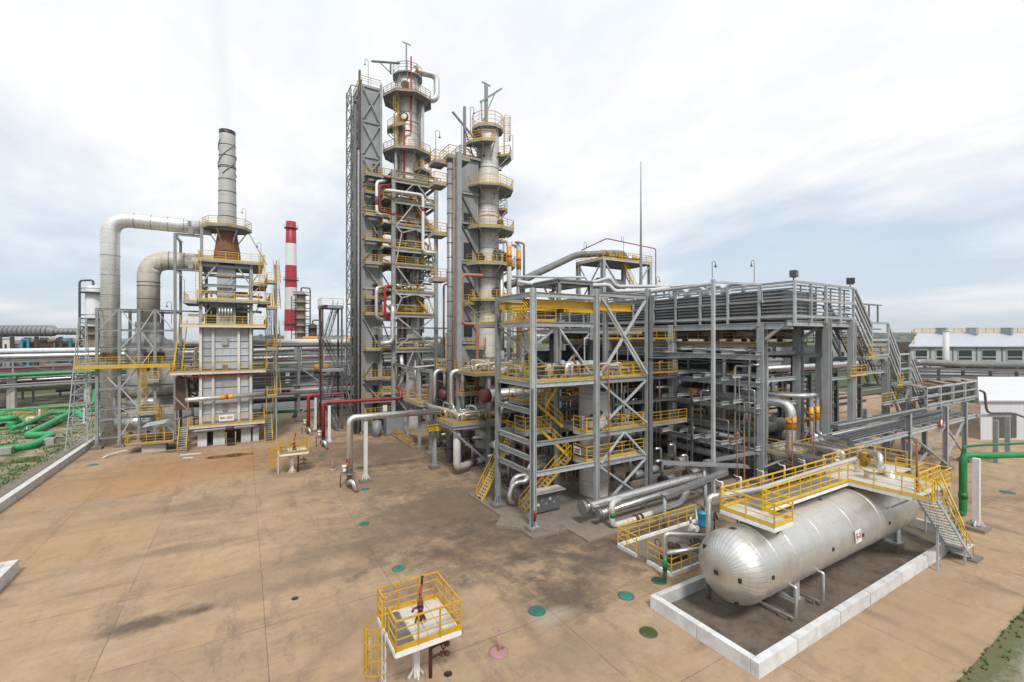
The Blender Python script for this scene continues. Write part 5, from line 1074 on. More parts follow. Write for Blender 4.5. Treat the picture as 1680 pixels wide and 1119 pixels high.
for k, px in enumerate((1331, 1341)):
    x = oY(px, 650, 22.2)[0]
    pipe('banded_pipe', 'thin silver pipe with an orange band, '+('nearer the thick banded one' if k == 0 else 'outer one of the slim pair'), [(x-3.5, 27, 8.1), (x-1, 22.2, 8.1), (x, 22.2, 8.1), (x, 22.2, 4.3-.0*k), (x+2.5, 18.0, 4.1)], .2, 'alu', bands=[((x, 22.2, 7.0), (x, 22.2, 5.7), 'orangeband'), ((x, 22.2, 6.4), (x, 22.2, 6.28), 'red')], n=12, bend=.6)
deck(ac, 41.9, 21.9, 46.5, 24, 3.1, 'grate_lt', 'WSE', 'yellow', split=True); brace(ac, (41.6, 24, 1.6), (42.4, 22.2, 2.8), .16)
stairs(ac, (50.5, 21.0, 0), (47.2, 22.2, 3.1), .8)
MB().tube([(42.8, 22.7, 3.5), (44.6, 22.5, 3.5)], .22, 10, 0).build('pipe_stub', M['alu_p'], ac)
# thin tall post and the light rails hung from it
pp = T('rail_post', 'very slender light grey post carrying long thin rails in front of the coolers', 'post', (34.8, 24.6, 0))
MB().bar((34.8, 24.6, 0), (34.8, 24.6, 18.6), .26).build('column', M['steel_lt'], pp)
MB().tube([(34.8, 24.6, 18.2), (34.8, 37.5, 18.0)], .15, 8, 0).build('rail', M['steel_lt'], pp); MB().bar((34.8, 24.6, 18.35), (41.2, 24.2, 18.5), .18).build('rail', M['steel_lt'], pp); MB().bar((41.2, 24.2, 18.4), (41.5, 24.2, 16.8), .12).build('strut', M['steel_lt'], pp)
hook_lamp((34.8, 24.7, 18.7), 0, 'hooked lamp on the tip of the very slender post', 1.4, 'steel'); hook_lamp((41.5, 25.0, 18.5), 180, 'hooked lamp over the louvred side of the air coolers', 2.3, 'coral')
hook_lamp((41.8, 37, 18.5), 0, 'hooked lamp standing far along the air cooler roof', 2.2, 'steel')
floodlight((42.2, 21.8, 18.6), 10, 'square floodlight on the corner of the air cooler roof'); floodlight((52.3, 21.6, 18.6), -60, 'tilted floodlight at the top of the cable stair')
# white pipes on the cooler roof and towards the crane frame
for k, pts in enumerate(([(905, 473), (980, 462), (1002, 455), (1010, 470), (1190, 470), (1192, 482)], [(850, 462), (905, 470)], [(930, 470), (1000, 467), (1008, 478), (1070, 476), (1100, 472), (1100, 490)], [(840, 454), (960, 455)])):
    D = (52, 50, 50, 56)[k]
    pipe('roof_pipe', ('white pipe with two kinks passing over the crane frame', 'short white pipe beside the shorter column under the big sloping one', 'lower white kinked pipe passing above the crane frame', 'thin white pipe between the shorter column and the flat canopy')[k], [at(x, y, D) for x, y in pts], .21 if k != 3 else .15, 'dirtywhite', bend=.9, bands=[((Vx:=V(at(935, 468, D))), V(at(941, 467, D)), 'orangeband')] if k == 0 else ())
for k in range(4):
    y = 27+k*2.3; pipe('roof_pipe', 'short white pipe saddle on the roof of the air coolers', [(43, y, 18.0), (43, y, 19.0), (43, y+1.8, 19.0), (43, y+1.8, 18.0)], .2, 'dirtywhite', 'white pipe saddles on the cooler roof', bend=.5)
for x, y, l in ((41.9, 31, 3.5), (41.9, 35.5, 5), (42.4, 40, 4)): MB().bar((x, y, 19.2), (x, y+l, 19.3), .2).bar((x, y+.5, 18.3), (x, y+.5, 19.2), .14).bar((x, y+l-.5, 18.3), (x, y+l-.5, 19.2), .14).build('roof_bracket', M['steel'], ac)
# high platform with a drum under it
hp_ = T('high_platform', 'high yellow railed platform on four posts above the crane frame', 'platform', (50, 52, 0))
deck(hp_, 45, 49.8, 55.2, 56, 25.3, 'steel_dk', 'WSEN', 'yellow', edge='steel_lt')
for x, y in ((45.2, 50), (54.9, 50), (45.2, 55.7), (54.9, 55.7)): col(hp_, x, y, 13, 25.0, .6, 'steel_lt', False)
brace(hp_, (45.4, 50, 24.8), (49, 50, 20.5), .2); brace(hp_, (54.6, 50, 24.6), (50.5, 50, 19), .2); brace(hp_, (45.2, 55.5, 24.8), (45.2, 51, 19), .16); brace(hp_, (45.2, 50.4, 24.8), (45.2, 55.2, 19), .16)
stairs(hp_, (54.0, 50.8, 18.8), (49.5, 50.8, 25.3), .8); 
railing(hp_, [(45, 49.4, 16.5), (55, 49.4, 16.5)], mat='yellow_w')
MB().tube([(45.2, 55, 27.2), (45.6, 49.7, 28.1), (55.4, 49.5, 27.6), (55.6, 49.4, 27.4), (55.6, 49.4, 17)], .075, 6, .3).build('red_fire_line', M['red'], hp_)
MB().lathe([(.001, -2.9), (.9, -2.7), (1.15, -2.3), (1.15, 2.3), (.9, 2.7), (.001, 2.9)], (48.6, 52.4, 21.6), 22, 'X').build('drum', M['alu_dk'], hp_); MB().box(47.4, 51.8, 13, 47.7, 53, 20.6).box(50.0, 51.8, 13, 50.3, 53, 20.6).build('drum_saddle', M['steel'], hp_)
rnd = random.Random(8)
for k in range(16):
    x = 45.6+rnd.random()*8; MB().cyl((x, 51.2, 26), (x+1.2, 51.3, 26.1), .22, n=10).cyl((x+.4, 51.2, 25.3), (x+.4, 51.2, 26.6), .1, n=8).build('valve_station', M[rnd.choice(('brown', 'rusty', 'alu_p', 'yellow_w'))], hp_)
hook_lamp((49.2, 49.9, 25.3), 180, 'hooked lamp rising in the middle of the high platform railing', 3.4, 'steel'); hook_lamp((45.2, 54.3, 25.3), 0, 'hooked lamp at the back end of the high platform', 3.0, 'steel')
pipe('vapour_main', 'long thick grey pipe sloping up from the shorter column to the high platform', [(28.5, 49.5, 20.2), (30.5, 49.5, 20.8), at(946, 418, 70), (50.5, 53.0, 27.0), (52.5, 53.0, 27.0), (52.5, 53.0, 25.35)], .5, 'alu_dk', bend=1.2, n=16, supports=(((31, 49.6, 13), (31, 49.6, 20.4)), ((37.5, 51.5, 13), (37.5, 51.5, 22.2))))
lr = T('lightning_rod', 'very tall thin grey lightning rod rising behind the high platform', 'lightning rod', at(1051.5, 478, 64)[:2]+(0,))
x, y, _ = at(1051.5, 478, 64); MB().tube([(x, y, 12), (x, y, 22), (x, y, 30), (x, y, zat(x, y, 265))], [.24, .22, .12, .05], 8, 0).build('rod', M['steel'], lr)
# ---------------------------------------------------------------- stepped cable gallery coming down from the air coolers
cg = T('cable_gallery', 'grey stepped cable gallery with sloping rails coming down from the air coolers', 'cable gallery', (60, 22, 0))
GY0, GY1 = 21.3, 24.2
def slope(x0, z0, x1, z1, hgt):
    for y in (GY0, GY1):
        for k, f in enumerate((0, .22, .45, .72, 1)):
            MB().bar((x0, y, z0-hgt*f), (x1, y, z1-hgt*f), .14 if k in (1, 3) else .2, .2).build('sloping_rail', M['steel_lt' if y == GY0 else 'galv'], cg)
    stairs(cg, (x1, 22.6, z1-hgt-.3), (x0, 22.6, z0-hgt-.3), 1.2, 'yellow_w', 'rusty', string='brown')
    for k in range(6):
        f = (k+.5)/6; x = x0+(x1-x0)*f; z = z0+(z1-z0)*f; MB().bar((x, GY0+.2, z-hgt*.5), (x, GY1-.2, z-hgt*.5), .3, .08).build('cable_tray', M['black'], cg)
def landing(x0, x1, z0, z1):
    for x in (x0, x1): 
        for y in (GY0, GY1): MB().bar((x, y, z0-.2), (x, y, z1+.05), .2).build('guard_post', M['steel_lt'], cg)
    for z in (z0+.1, (z0+z1)/2, z1): MB().bar((x0, GY0-.02, z), (x1, GY0-.02, z), .14, .2).build('guard_rail', M['steel_lt'], cg)
    for k in range(6): MB().bar((x0, GY0+.4+.3*(k % 2), z0+.4+k*(z1-z0-.5)/6), (x1, GY0+.4+.3*(k % 2), z0+.4+k*(z1-z0-.5)/6), .22, .1).build('cable_tray', M['steel_dk' if k % 2 else 'galv'], cg)
    MB().box(x0-1.3, GY0, z0-.3, x1, GY1, z0-.1).build('landing_floor', M['steel'], cg)
    railing(cg, [(x0-1.6, GY0-.4, z0-.1), (x0-.1, GY0-.4, z0-.1)], False, 1.3, 'yellow', .6); railing(cg, [(x0-5, GY0-.2, z0-1.9), (x0-1.5, GY0-.2, z0-1.9)], False, 1.1, 'yellow')
slope(52.6, 18.4, 56.1, 14.9, 3.2); landing(56.2, 60.2, 11.6, 15.1); slope(60.2, 15.0, 63.0, 11.7, 3.3); landing(63.1, 66.0, 8.4, 11.7); slope(66.0, 11.7, 69.6, 8.0, 3.0)
MB().bar((56.4, 22.5, 17.2), (61.6, 22.5, 17.2), .4, .12).bar((57.5, 22, 15.2), (57.5, 22, 17.1), .14).bar((59.6, 22, 15.2), (59.6, 22, 17.1), .14).bar((58.3, 23, 15.2), (58.9, 23, 17), .3, .12).build('cable_bracket', M['galv'], cg)
xbrace(cg, (60.6, 21.3, 1.0), (65.6, 21.3, 1.0), (65.6, 21.3, 7.6), (60.6, 21.3, 7.6), .18); xbrace(cg, (53, 27, 1), (59.8, 27, 1), (59.8, 27, 6.5), (53, 27, 6.5), .18, 'steel')
for x0, x1, z in ((47.8, 60, 4.2), (60.5, 65.8, 8.0), (52.5, 60, 11.2)): beam(cg, (x0, 24.2, z), (x1, 24.2, z), .34)
# low pipe and cable rack in front
rk = T('cable_rack', 'long low two tier cable rack with a rusty panelled end, going to the white shed', 'cable rack', (56, 18, 0))
for x, y in ((62.3, 17.2), (68, 17.2), (53, 17.2), (45.5, 17.2), (62.3, 20.6), (68, 20.6), (53, 20.6)): col(rk, x, y, 0, 6.5 if x > 50 else 4.6, .42, 'steel_lt' if x > 60 else 'steel')
for y in (17.2, 20.4):
    beam(rk, (42.5, y, 4.7), (71.5, y, 4.7), .36, .24, 'steel_lt'); 
    beam(rk, (56.5, y, 6.75), (71.5, y, 6.75), .3, .24, 'steel_lt')
MB().bar((39.3, 17.3, 6.6), (56.5, 17.3, 6.58), .5, .34).build('cable_tray', M['steel_dk'], rk); MB().bar((39.3, 17.02, 6.8), (56.5, 17.02, 6.8), .06, .12).build('tray_edge', M['steel_lt'], rk)
for k in range(7): MB().tube([(43+k*.2, 17.6+k*.4, 5.05), (71, 17.6+k*.4, 5.05)], .07+.03*(k % 3), 6, 0).build('rack_line', M[('alu_dk', 'steel_dk', 'galv')[k % 3]], rk)
for k in range(14): MB().bar((43.5+k*2.1, 17.2, 4.95), (43.5+k*2.1, 20.4, 4.95), .16).build('cross_bar', M['steel'], rk)
for x in (56.8, 60.4, 64.0, 67.6, 71.4): MB().bar((x, 17.1, 6.7), (x, 17.1, 8.75), .2).build('guard_post', M['steel_lt'], rk)
for z in (6.98, 7.8, 8.65): MB().bar((56.7, 17.08, z), (71.5, 17.08, z), .12, .16).build('guard_rail', M['steel_lt'], rk)
for k in range(6): MB().bar((56.8, 17.5+.25*(k % 2), 7.1+k*.27), (71.4, 17.5+.25*(k % 2), 7.1+k*.27), .3, .1).build('cable_tray', M[('brown', 'steel_dk', 'rusty')[k % 3]], rk)
for k in range(5): MB().bar((57+k*3.5, 17.3, 8.72), (59.5+k*3.5, 19.5, 8.76), .9, .04).build('rusted_cover', M['rustdeep' if k % 2 else 'rusty'], rk)
xbrace(rk, (53.3, 17.2, .6), (62, 17.2, .6), (62, 17.2, 4.4), (53.3, 17.2, 4.4), .16); brace(rk, (62.6, 17.2, 4.2), (67.6, 17.2, 1), .16); brace(rk, (62.6, 17.2, 1.2), (67.6, 17.2, 4.4), .16)
MB().bar((71.5, 17.2, 4.7), (76, 15.4, 4.6), .3, .3).bar((70.2, 15.3, 0), (70.2, 15.3, 4.6), .4).bar((74.5, 15.3, 0), (74.5, 15.3, 4.6), .4).build('rack_outrigger', M['steel'], rk)
MB().tube([(71.4, 16.8, 7.6), (72.2, 16.6, 7.4), (72.4, 16.5, 5.0), (76, 15.2, 4.9), (80, 13.8, 3.6)], .12, 8, .8).build('cable_bundle', M['steel_dk'], rk)
o = T('speed_sign', 'round white sign with a red rim hanging from the low cable rack', 'sign', (60.4, 16.9, 5.2)); MB().lathe([(.001, 0), (.42, 0), (.42, .03), (.001, .03)], (60.3, 16.95, 5.0), 20, 'Y').build('plate', M['white'], o); MB().ring((60.3, 16.94, 5.0), .42, .05, 20, 'Y').build('rim', M['red'], o)
# ---------------------------------------------------------------- white shed and big grey building on that side, hills
def bp0(px, dz, D): d = ray(px); return (D*d[0], D*d[1], dz)
ws = T('white_shed', 'white corrugated shed partly hidden by the cable rack', 'shed', (84, 20, 0))
m_, t_, b_ = newmat('white_ribbed_sheet'); p_ = posn(t_); sp_ = nd(t_, 'ShaderNodeSeparateXYZ'); lk(t_, p_, sp_.inputs[0])
wv = mth(t_, 'FRACT', mth(t_, 'MULTIPLY', mth(t_, 'ADD', sp_.outputs[0], mth(t_, 'MULTIPLY', sp_.outputs[2], 0.0)), 2.2)); wz = mth(t_, 'FRACT', mth(t_, 'MULTIPLY', sp_.outputs[2], 3.0))
c_ = mixc(t_, mth(t_, 'LESS_THAN', wv, .12), (.56, .57, .585), (.48, .49, .50)); c_ = mixc(t_, mth(t_, 'LESS_THAN', wz, .06), c_, (.50, .51, .52)); c_ = mixc(t_, ramp(t_, noise(t_, p_, .5, 5), .45, .7, 0, .4), c_, (.5, .49, .47)); setc(t_, b_, 'Base Color', c_); b_.inputs['Roughness'].default_value = .55; M['shed'] = m_
sp4 = [bp0(1609, 0, 60), bp0(1790, 0, 60), bp0(1790, 0, 72), bp0(1606, 0, 72)]
MB().poly([(q[0], q[1]) for q in sp4], 0, 5.2).build('wall', M['shed'], ws)
r4 = [bp0(1606, 5.15, 59.6), bp0(1792, 5.15, 59.6), bp0(1792, 7.75, 65.5), bp0(1604, 7.75, 65.5), bp0(1604, 5.15, 72.4), bp0(1792, 5.15, 72.4)]
MB().add(r4+[(x, y, z+.16) for x, y, z in r4], [(6, 7, 8, 9), (9, 8, 11, 10), (3, 2, 1, 0), (4, 5, 2, 3), (0, 1, 7, 6), (5, 4, 10, 11), (0, 6, 9, 3), (3, 9, 10, 4), (1, 2, 8, 7), (2, 5, 11, 8)]).build('roof', M['shed'], ws)
q0, q1 = bp0(1630, 0, 59.9), bp0(1668, 0, 59.9); MB().add([(q0[0], q0[1], .3), (q1[0], q1[1], .3), (q1[0], q1[1], 3.6), (q0[0], q0[1], 3.6)], [(0, 1, 2, 3)]).build('door', M['steel_dk'], ws)
M['hallwall'] = paint('grey_hall_wall', (.45, .47, .50), .6, 0, .3, 0); M['hallroof'] = paint('grey_hall_roof', (.40, .43, .47), .5, .1, .3, 0)
gb = T('grey_building', 'long grey industrial hall with big square windows and a yellow roof railing', 'building', at(1590, 600, 140)[:2]+(0,))
D = 140
def bp(px, dz, D=140): d = ray(px); return (D*d[0], D*d[1], dz)
zr0, zw = 15.0, 10.9
p = [bp(1494, 0), bp(1800, 0), bp(1800, 0, 160), bp(1494, 0, 160)]
MB().poly([(q[0], q[1]) for q in p], 0, zw).build('wall', M['hallwall'], gb)
r0 = [bp(1491, zw-.1, 139), bp(1803, zw-.1, 139), bp(1803, zr0, 150), bp(1506, zr0, 150), bp(1491, zw-.1, 161), bp(1803, zw-.1, 161)]
MB().add(r0+[(x, y, z+.3) for x, y, z in r0], [(6, 7, 8, 9), (9, 8, 11, 10), (0, 1, 7, 6), (0, 6, 9, 3), (3, 9, 10, 4), (3, 2, 1, 0), (4, 5, 2, 3), (1, 2, 8, 7), (2, 5, 11, 8), (5, 4, 10, 11)]).build('roof', M['hallroof'], gb)
for a, b in ((1501, 1521.5), (1535.5, 1556), (1572, 1595), (1610.6, 1634.6), (1652, 1678), (1695, 1722)):
    q0, q1 = bp(a, 0, 139.85), bp(b, 0, 139.85); z0, z1 = 13.5-36*140/740, 13.5-19*140/740
    w = MB().add([(q0[0], q0[1], z0), (q1[0], q1[1], z0), (q1[0], q1[1], z1), (q0[0], q0[1], z1)], [(0, 1, 2, 3)]).build('window', M['glass'], gb)
    f = MB()
    for (u, v) in (((q0[0], q0[1], z0), (q1[0], q1[1], z0)), ((q0[0], q0[1], z1), (q1[0], q1[1], z1)), ((q0[0], q0[1], z0), (q0[0], q0[1], z1)), ((q1[0], q1[1], z0), (q1[0], q1[1], z1)), ((q0[0], q0[1], z0+1), (q1[0], q1[1], z0+1))): f.bar(u, v, .16)
    f.build('frame', M['white'], w)
for a in (1527, 1564, 1603, 1645): MB().bar(bp(a, 0, 139.8), bp(a, zw, 139.8), .25).build('wall_seam', M['steel'], gb)
for a in (1545, 1595, 1652): q = bp(a, 0, 149); MB().box(q[0]-1.2, q[1]-1.2, 14.6, q[0]+1.2, q[1]+1.2, 17).build('roof_vent', M['steel'], gb)
railing(gb, [bp(1500, zr0+.3, 150), bp(1800, zr0+.3, 150)], False, 1.5, 'yellow_w', 2.6, w=.14); 
ladder(gb, bp(1497, 0, 141)[:2], 9, 15, (-1, -1), 'yellow_w')
o = T('white_vent_pipe', 'white upright vent stack standing in front of the grey hall', 'vent stack', bp(1552, 0, 110)); x, y, _ = bp(1552, 0, 110); MB().tube([(x, y, 0), (x, y, zat(x, y, 543))], .62, 14, 0).build('stack_body', M['white'], o); MB().ring((x, y, zat(x, y, 544)), .64, .07, 14).build('rim', M['steel_dk'], o)
for k, (pts, r, mm, lb) in enumerate(([[(1499, 595), (1515, 594), (1575, 598), (1690, 600)], .72, 'alu_dk', 'thickest dark insulated pipe crossing in front of the grey hall'], [[(1505, 612), (1600, 611), (1640, 612), (1690, 618)], .55, 'alu_p', 'pale pipe below the thick dark one near the grey hall'], [[(1500, 606), (1560, 607), (1690, 607)], .45, 'brown', 'thin dark pipe between the two rows in front of the hall'], [[(1510, 622), (1690, 624)], .5, 'alu_dk', 'grey pipe low on the rack in front of the grey hall'])):
    pipe('rack_pipe', lb, [at(x, y, 96) for x, y in pts], r, mm, n=12, bend=1)
rr2 = T('pipe_trestle', 'low concrete and steel trestle carrying the dark pipes before the hall', 'pipe rack', at(1590, 610, 96)[:2]+(0,))
for px in (1518, 1555, 1595, 1635, 1672):
    a = at(px, 610, 96); MB().bar((a[0], a[1], 0), (a[0], a[1], 7.6), .5).build('post', M['steel_dk'], rr2)
for py in (604, 616, 628): MB().bar(at(1500, py, 96.8), at(1690, py, 96.8), .35).build('beam', M['steel_dk'], rr2)
rnd = random.Random(9)
for k in range(14):
    px0 = 1488+rnd.random()*40; py0 = 606+k*2.6; D = 74+rnd.random()*16
    single_pipe('rack_pipe', 'dark or pale pipe massed before the white shed and the grey hall', [at(px0, py0, D), at(px0+60+rnd.random()*40, py0+1, D), at(1700, py0+3+rnd.random()*3, D-3)], .12+.2*rnd.random(), rnd.choice(('alu_dk', 'brown', 'dirtywhite', 'alu_dk', 'rusty')), 'pipes massed before the shed and the hall', 8, 0)
for px in (1500, 1540, 1580, 1625, 1668):
    a = at(px, 610, 76); MB().bar((a[0], a[1], 0), (a[0], a[1], 8.6), .4).build('post', M['steel_dk'], rr2)
for py in (605, 618, 632): MB().bar(at(1492, py, 76.6), at(1690, py+3, 74), .3, .4).build('beam', M['steel_dk'], rr2)
# far valley side with trees
rnd = random.Random(3)
hl = MB(); N = 60
top = []
for i in range(N+1):
    px = 380+1500*i/N; h = 14+3*math.sin(i*.35)+2*math.sin(i*.9)+(13 if px > 1300 else 1)+6*max(0, (px-1380)/300)
    top.append((px, h))
vs = []
for px, h in top:
    a = ray(px); vs += [(1400*a[0], 1400*a[1], -.5), (2300*a[0], 2300*a[1], h), (3400*a[0], 3400*a[1], h*1.15)]
hl.add(vs, [(i*3+j, (i+1)*3+j, (i+1)*3+j+1, i*3+j+1) for i in range(N) for j in range(2)], True)
hb = struct('hills', hl, M['far'])
tl = MB()
for i in range(2600):
    px = 380+1500*rnd.random(); f = rnd.choice((.35, .5, .78, .93, 1.0, 1.02, 1.04)); k = (px-380)/1500*N; i0 = int(k); h = top[min(i0, N)][1]
    a = ray(px); D = 1400+900*f; z = h*min(f, 1)-.5; s = 5+rnd.random()*7
    c = (D*a[0], D*a[1], z+s*.5)
    tl.add([(c[0]+s*1.1*dx, c[1]+s*1.1*dy, c[2]+s*.7*dz*(.7+.6*rnd.random())) for dx, dy, dz in ((1, 0, 0), (0, 1, 0), (-1, 0, 0), (0, -1, 0), (.2, .1, 1), (0, 0, -1))], [(0, 1, 4), (1, 2, 4), (2, 3, 4), (3, 0, 4), (1, 0, 5), (2, 1, 5), (3, 2, 5), (0, 3, 5)])
M['wood'] = paint('distant_woodland', (.035, .065, .028), .95, 0, .5, 0, .02, streak=False)
struct('woodland', tl, M['wood'], 'stuff')
# ---------------------------------------------------------------- big horizontal tank
QY, QZ, QR, QX0, QX1 = 13.15, 2.62, 1.66, 20.1, 36.9
tk = T('horizontal_tank', 'big shiny horizontal tank clad in sheet metal marked E-3', 'tank', (28.5, QY, 0))
def tank_mat(name, head):
    m, t, b = newmat(name); p = posn(t); sp = nd(t, 'ShaderNodeSeparateXYZ'); lk(t, p, sp.inputs[0])
    ang = mth(t, 'ARCTAN2', mth(t, 'ADD', sp.outputs[1], -QY), mth(t, 'ADD', sp.outputs[2], -QZ))
    col = (.69, .675, .645); c = mixc(t, ramp(t, noise(t, p, .9, 5, .6), .4, .7, 0, .4), col, (.58, .535, .46))
    if head:
        an = mth(t, 'MULTIPLY', ang, 44/(2*math.pi)); fr = mth(t, 'FRACT', mth(t, 'ADD', an, 100)); cell = mth(t, 'FLOOR', an)
        rad = mth(t, 'SQRT', mth(t, 'ADD', mth(t, 'POWER', mth(t, 'ADD', sp.outputs[1], -QY), 2), mth(t, 'POWER', mth(t, 'ADD', sp.outputs[2], -QZ), 2)))
        wd = mth(t, 'DIVIDE', .022*44/(2*math.pi), mth(t, 'MAXIMUM', rad, .08))
        line = mth(t, 'LESS_THAN', fr, wd)
        r2 = mth(t, 'LESS_THAN', mth(t, 'FRACT', mth(t, 'MULTIPLY', rad, 1.55)), .03)
        line = mth(t, 'MAXIMUM', line, mth(t, 'MULTIPLY', r2, .5))
        wn = nd(t, 'ShaderNodeTexWhiteNoise', noise_dimensions='1D'); lk(t, cell, wn.inputs['W']); var = wn.outputs[0]
    else:
        xs_ = mth(t, 'DIVIDE', sp.outputs[0], 1.22); fr = mth(t, 'FRACT', xs_); line = mth(t, 'LESS_THAN', fr, .013); cell = mth(t, 'FLOOR', xs_)
        a2 = mth(t, 'FRACT', mth(t, 'ADD', mth(t, 'MULTIPLY', ang, 1.15), mth(t, 'MULTIPLY', mth(t, 'MODULO', cell, 2.0), .5)))
        line = mth(t, 'MAXIMUM', line, mth(t, 'LESS_THAN', a2, .009))
        wn = nd(t, 'ShaderNodeTexWhiteNoise', noise_dimensions='2D'); cc = nd(t, 'ShaderNodeCombineXYZ'); lk(t, cell, cc.inputs[0])
        lk(t, mth(t, 'FLOOR', mth(t, 'MULTIPLY', ang, 1.15)), cc.inputs[1]); lk(t, cc.outputs[0], wn.inputs['Vector']); var = wn.outputs[0]
    c = mixc(t, ramp(t, var, 0, 1, 0, .12), c, (.56, .55, .53)); c = mixc(t, mth(t, 'MULTIPLY', line, .62 if head else mth(t, 'ADD', .12, mth(t, 'MULTIPLY', ramp(t, noise(t, p, 1.1, 4), .35, .6), .45))), c, (.25, .21, .16))
    st = noise(t, mapping(t, p, (3.2, .5, .5)), 1.0, 5, .6); c = mixc(t, ramp(t, st, .56, .74, 0, .4), c, (.48, .40, .28))
    setc(t, b, 'Base Color', c); b.inputs['Metallic'].default_value = .9
    setc(t, b, 'Roughness', mth(t, 'ADD', ramp(t, noise(t, p, 2.2, 4), .3, .7, .36, .50), mth(t, 'MULTIPLY', var, .06)))
    bp_ = nd(t, 'ShaderNodeBump'); bp_.inputs['Strength'].default_value = .22; bp_.inputs['Distance'].default_value = .05
    lk(t, mth(t, 'ADD', noise(t, p, 1.6, 3), mth(t, 'MULTIPLY', line, -.5)), bp_.inputs['Height']); lk(t, bp_.outputs[0], b.inputs['Normal'])
    return m
M['tank'] = tank_mat('tank_cladding', False); M['tank_head'] = tank_mat('gored_head_cladding', True)
MB().lathe([(QR, QX0+(QX1-QX0)*i/14) for i in range(15)], (0, QY, QZ), 64, 'X').build('shell', M['tank'], tk)
hd = [(max(QR*math.sin(math.pi/2*i/12), .002), -1.22*math.cos(math.pi/2*i/12)) for i in range(13)]
MB().lathe([(r, QX0+x) for r, x in hd], (0, QY, QZ), 64, 'X').build('dished_head', M['tank_head'], tk)
MB().lathe([(r, QX1-x) for r, x in reversed(hd)], (0, QY, QZ), 48, 'X').build('dished_head', M['tank_head'], tk)
for x in (QX0, QX0+1.1, 22.6, 25.2, 28.4, 31.6, 34.8, QX1): MB().ring((x, QY, QZ), QR+.005, .018, 48, 'X').build('strap', M['tank'], tk)
def on_tank(px, py):
    d = ray(px); dz = -(py-HY)/FPX; A = d[1]**2+dz**2; B = 2*(d[1]*(-QY)+dz*(H-QZ)); Cc = QY**2+(H-QZ)**2-QR**2
    t = (-B-math.sqrt(max(B*B-4*A*Cc, 0)))/(2*A); return (t*d[0], t*d[1], H+t*dz)
def skin(x, a, s, name, mm, par, th=.03):
    """small plate lying on the tank skin"""
    c = V((x, QY+(QR+th/2)*math.sin(a), QZ+(QR+th/2)*math.cos(a))); n = V((0, math.sin(a), math.cos(a))); tt = V((0, math.cos(a), -math.sin(a)))
    return MB().bar(c-tt*s/2, c+tt*s/2, s, th, up=n).build(name, M[mm], par)
for px, py in ((1346, 820), (1399, 802), (1268.5, 947.6), (1367, 901), (1416, 878), (1459.5, 858)):
    q = on_tank(px, py); skin(q[0], math.atan2(q[1]-QY, q[2]-QZ), .17, 'inspection_port', 'black', tk)
q = on_tank(1216, 862); skin(20.4, math.atan2(q[1]-QY, q[2]-QZ), .26, 'inspection_port', 'black', tk)
for y, z in ((QY+.05, QZ-.02), (QY-.95, QZ+.0), (QY+.9, QZ+.75), (QY-.6, QZ-1.25)):
    rr = math.hypot(y-QY, z-QZ); x = QX0-1.22*math.sqrt(max(1-(rr/QR)**2, 0)); MB().box(x-.02, y-.1, z-.1, x+.04, y+.1, z+.1).build('inspection_port', M['black'], tk)
q = on_tank(1406, 879); a = math.atan2(q[1]-QY, q[2]-QZ); sg = T('tank_sign', 'white plate reading E-3 in red on the big horizontal tank', 'sign', (q[0], q[1], q[2])); n = V((0, math.sin(a), math.cos(a))); 
c = V((q[0], QY, QZ))+n*(QR+.06); tt = V((0, math.cos(a), -math.sin(a)))
MB().bar(c-tt*.33, c+tt*.33, .62, .03, up=n).build('board', M['white'], sg)
text_mesh('lettering', 'E-3', .38, 'red', sg, c+n*.022, Matrix((( 1, 0, 0), (0, tt.y, n.y), (0, tt.z, n.z))).to_euler(), .014)
for x in (23.6, 35.6):
    MB().box(x-.5, QY-1.25, .02, x+.5, QY+1.25, .55).build('saddle_base', M['pads'], tk)
    m = MB(); m.box(x-.25, QY-1.2, .551, x+.25, QY+1.2, .62)
    for y in (-1.1, -.4, .4, 1.1): m.box(x-.22, QY+y-.03, .621, x+.22, QY+y+.03, QZ-math.sqrt(QR**2-y*y)+.02)
    m.box(x-.03, QY-1.15, .622, x+.03, QY+1.15, 1.25); m.build('saddle', M['steel_lt'], tk)
for nx, lx in ((1303, 1307), (1347, 1355)):
    qx = on_tank(nx, 945 if nx < 1320 else 925); g = G(lx, 1008 if nx < 1320 else 980)
    y0 = QY-1.3
    MB().tube([(qx[0], y0+.2, 1.75), (qx[0], y0-.35, 1.75), (qx[0], y0-.4, 1.72), (qx[0], y0-.4, .25), (qx[0]-.1, y0+2.6, .25)], .075, 10, .15).build('drain_line', M['alu_p'], tk)
    MB().box(qx[0]-.18, y0-.05, .02, qx[0]+.18, y0+.35, .17).build('drain_block', M['pads'], tk)
# walkway on the tank
wk = T('tank_walkway', 'yellow railed walkway and stair along the top of the horizontal tank', 'walkway', (30, 13, 4.7))
Z = 4.72
def plank(x0, y0, x1, y1, mat='grate_lt'):
    d = MB()
    n = max(1, round((x1-x0)/1.0))
    for i in range(n): d.box(x0+(x1-x0)*i/n+.008, y0, Z-.06, x0+(x1-x0)*(i+1)/n-.008, y1, Z)
    o = d.build('deck', M[mat], wk); e = MB()
    for p, q in (((x0, y0), (x1, y0)), ((x1, y0), (x1, y1)), ((x1, y1), (x0, y1)), ((x0, y1), (x0, y0))): k = .003*(p[0] == q[0]); e.bar((*p, Z-.14-k), (*q, Z-.14-k), .07-k, .16)
    e.build('edge_frame', M['white'], o); return o
plank(21.1, 11.75, 22.65, 14.5); plank(22.7, 13.25, 31.75, 14.5, 'grate'); plank(31.8, 10.2, 36.2, 15.0)
def yrail(pts): railing(wk, [(x, y, Z) for x, y in pts], False, 1.08, 'yellow', 1.15, .17, .055, split=True)
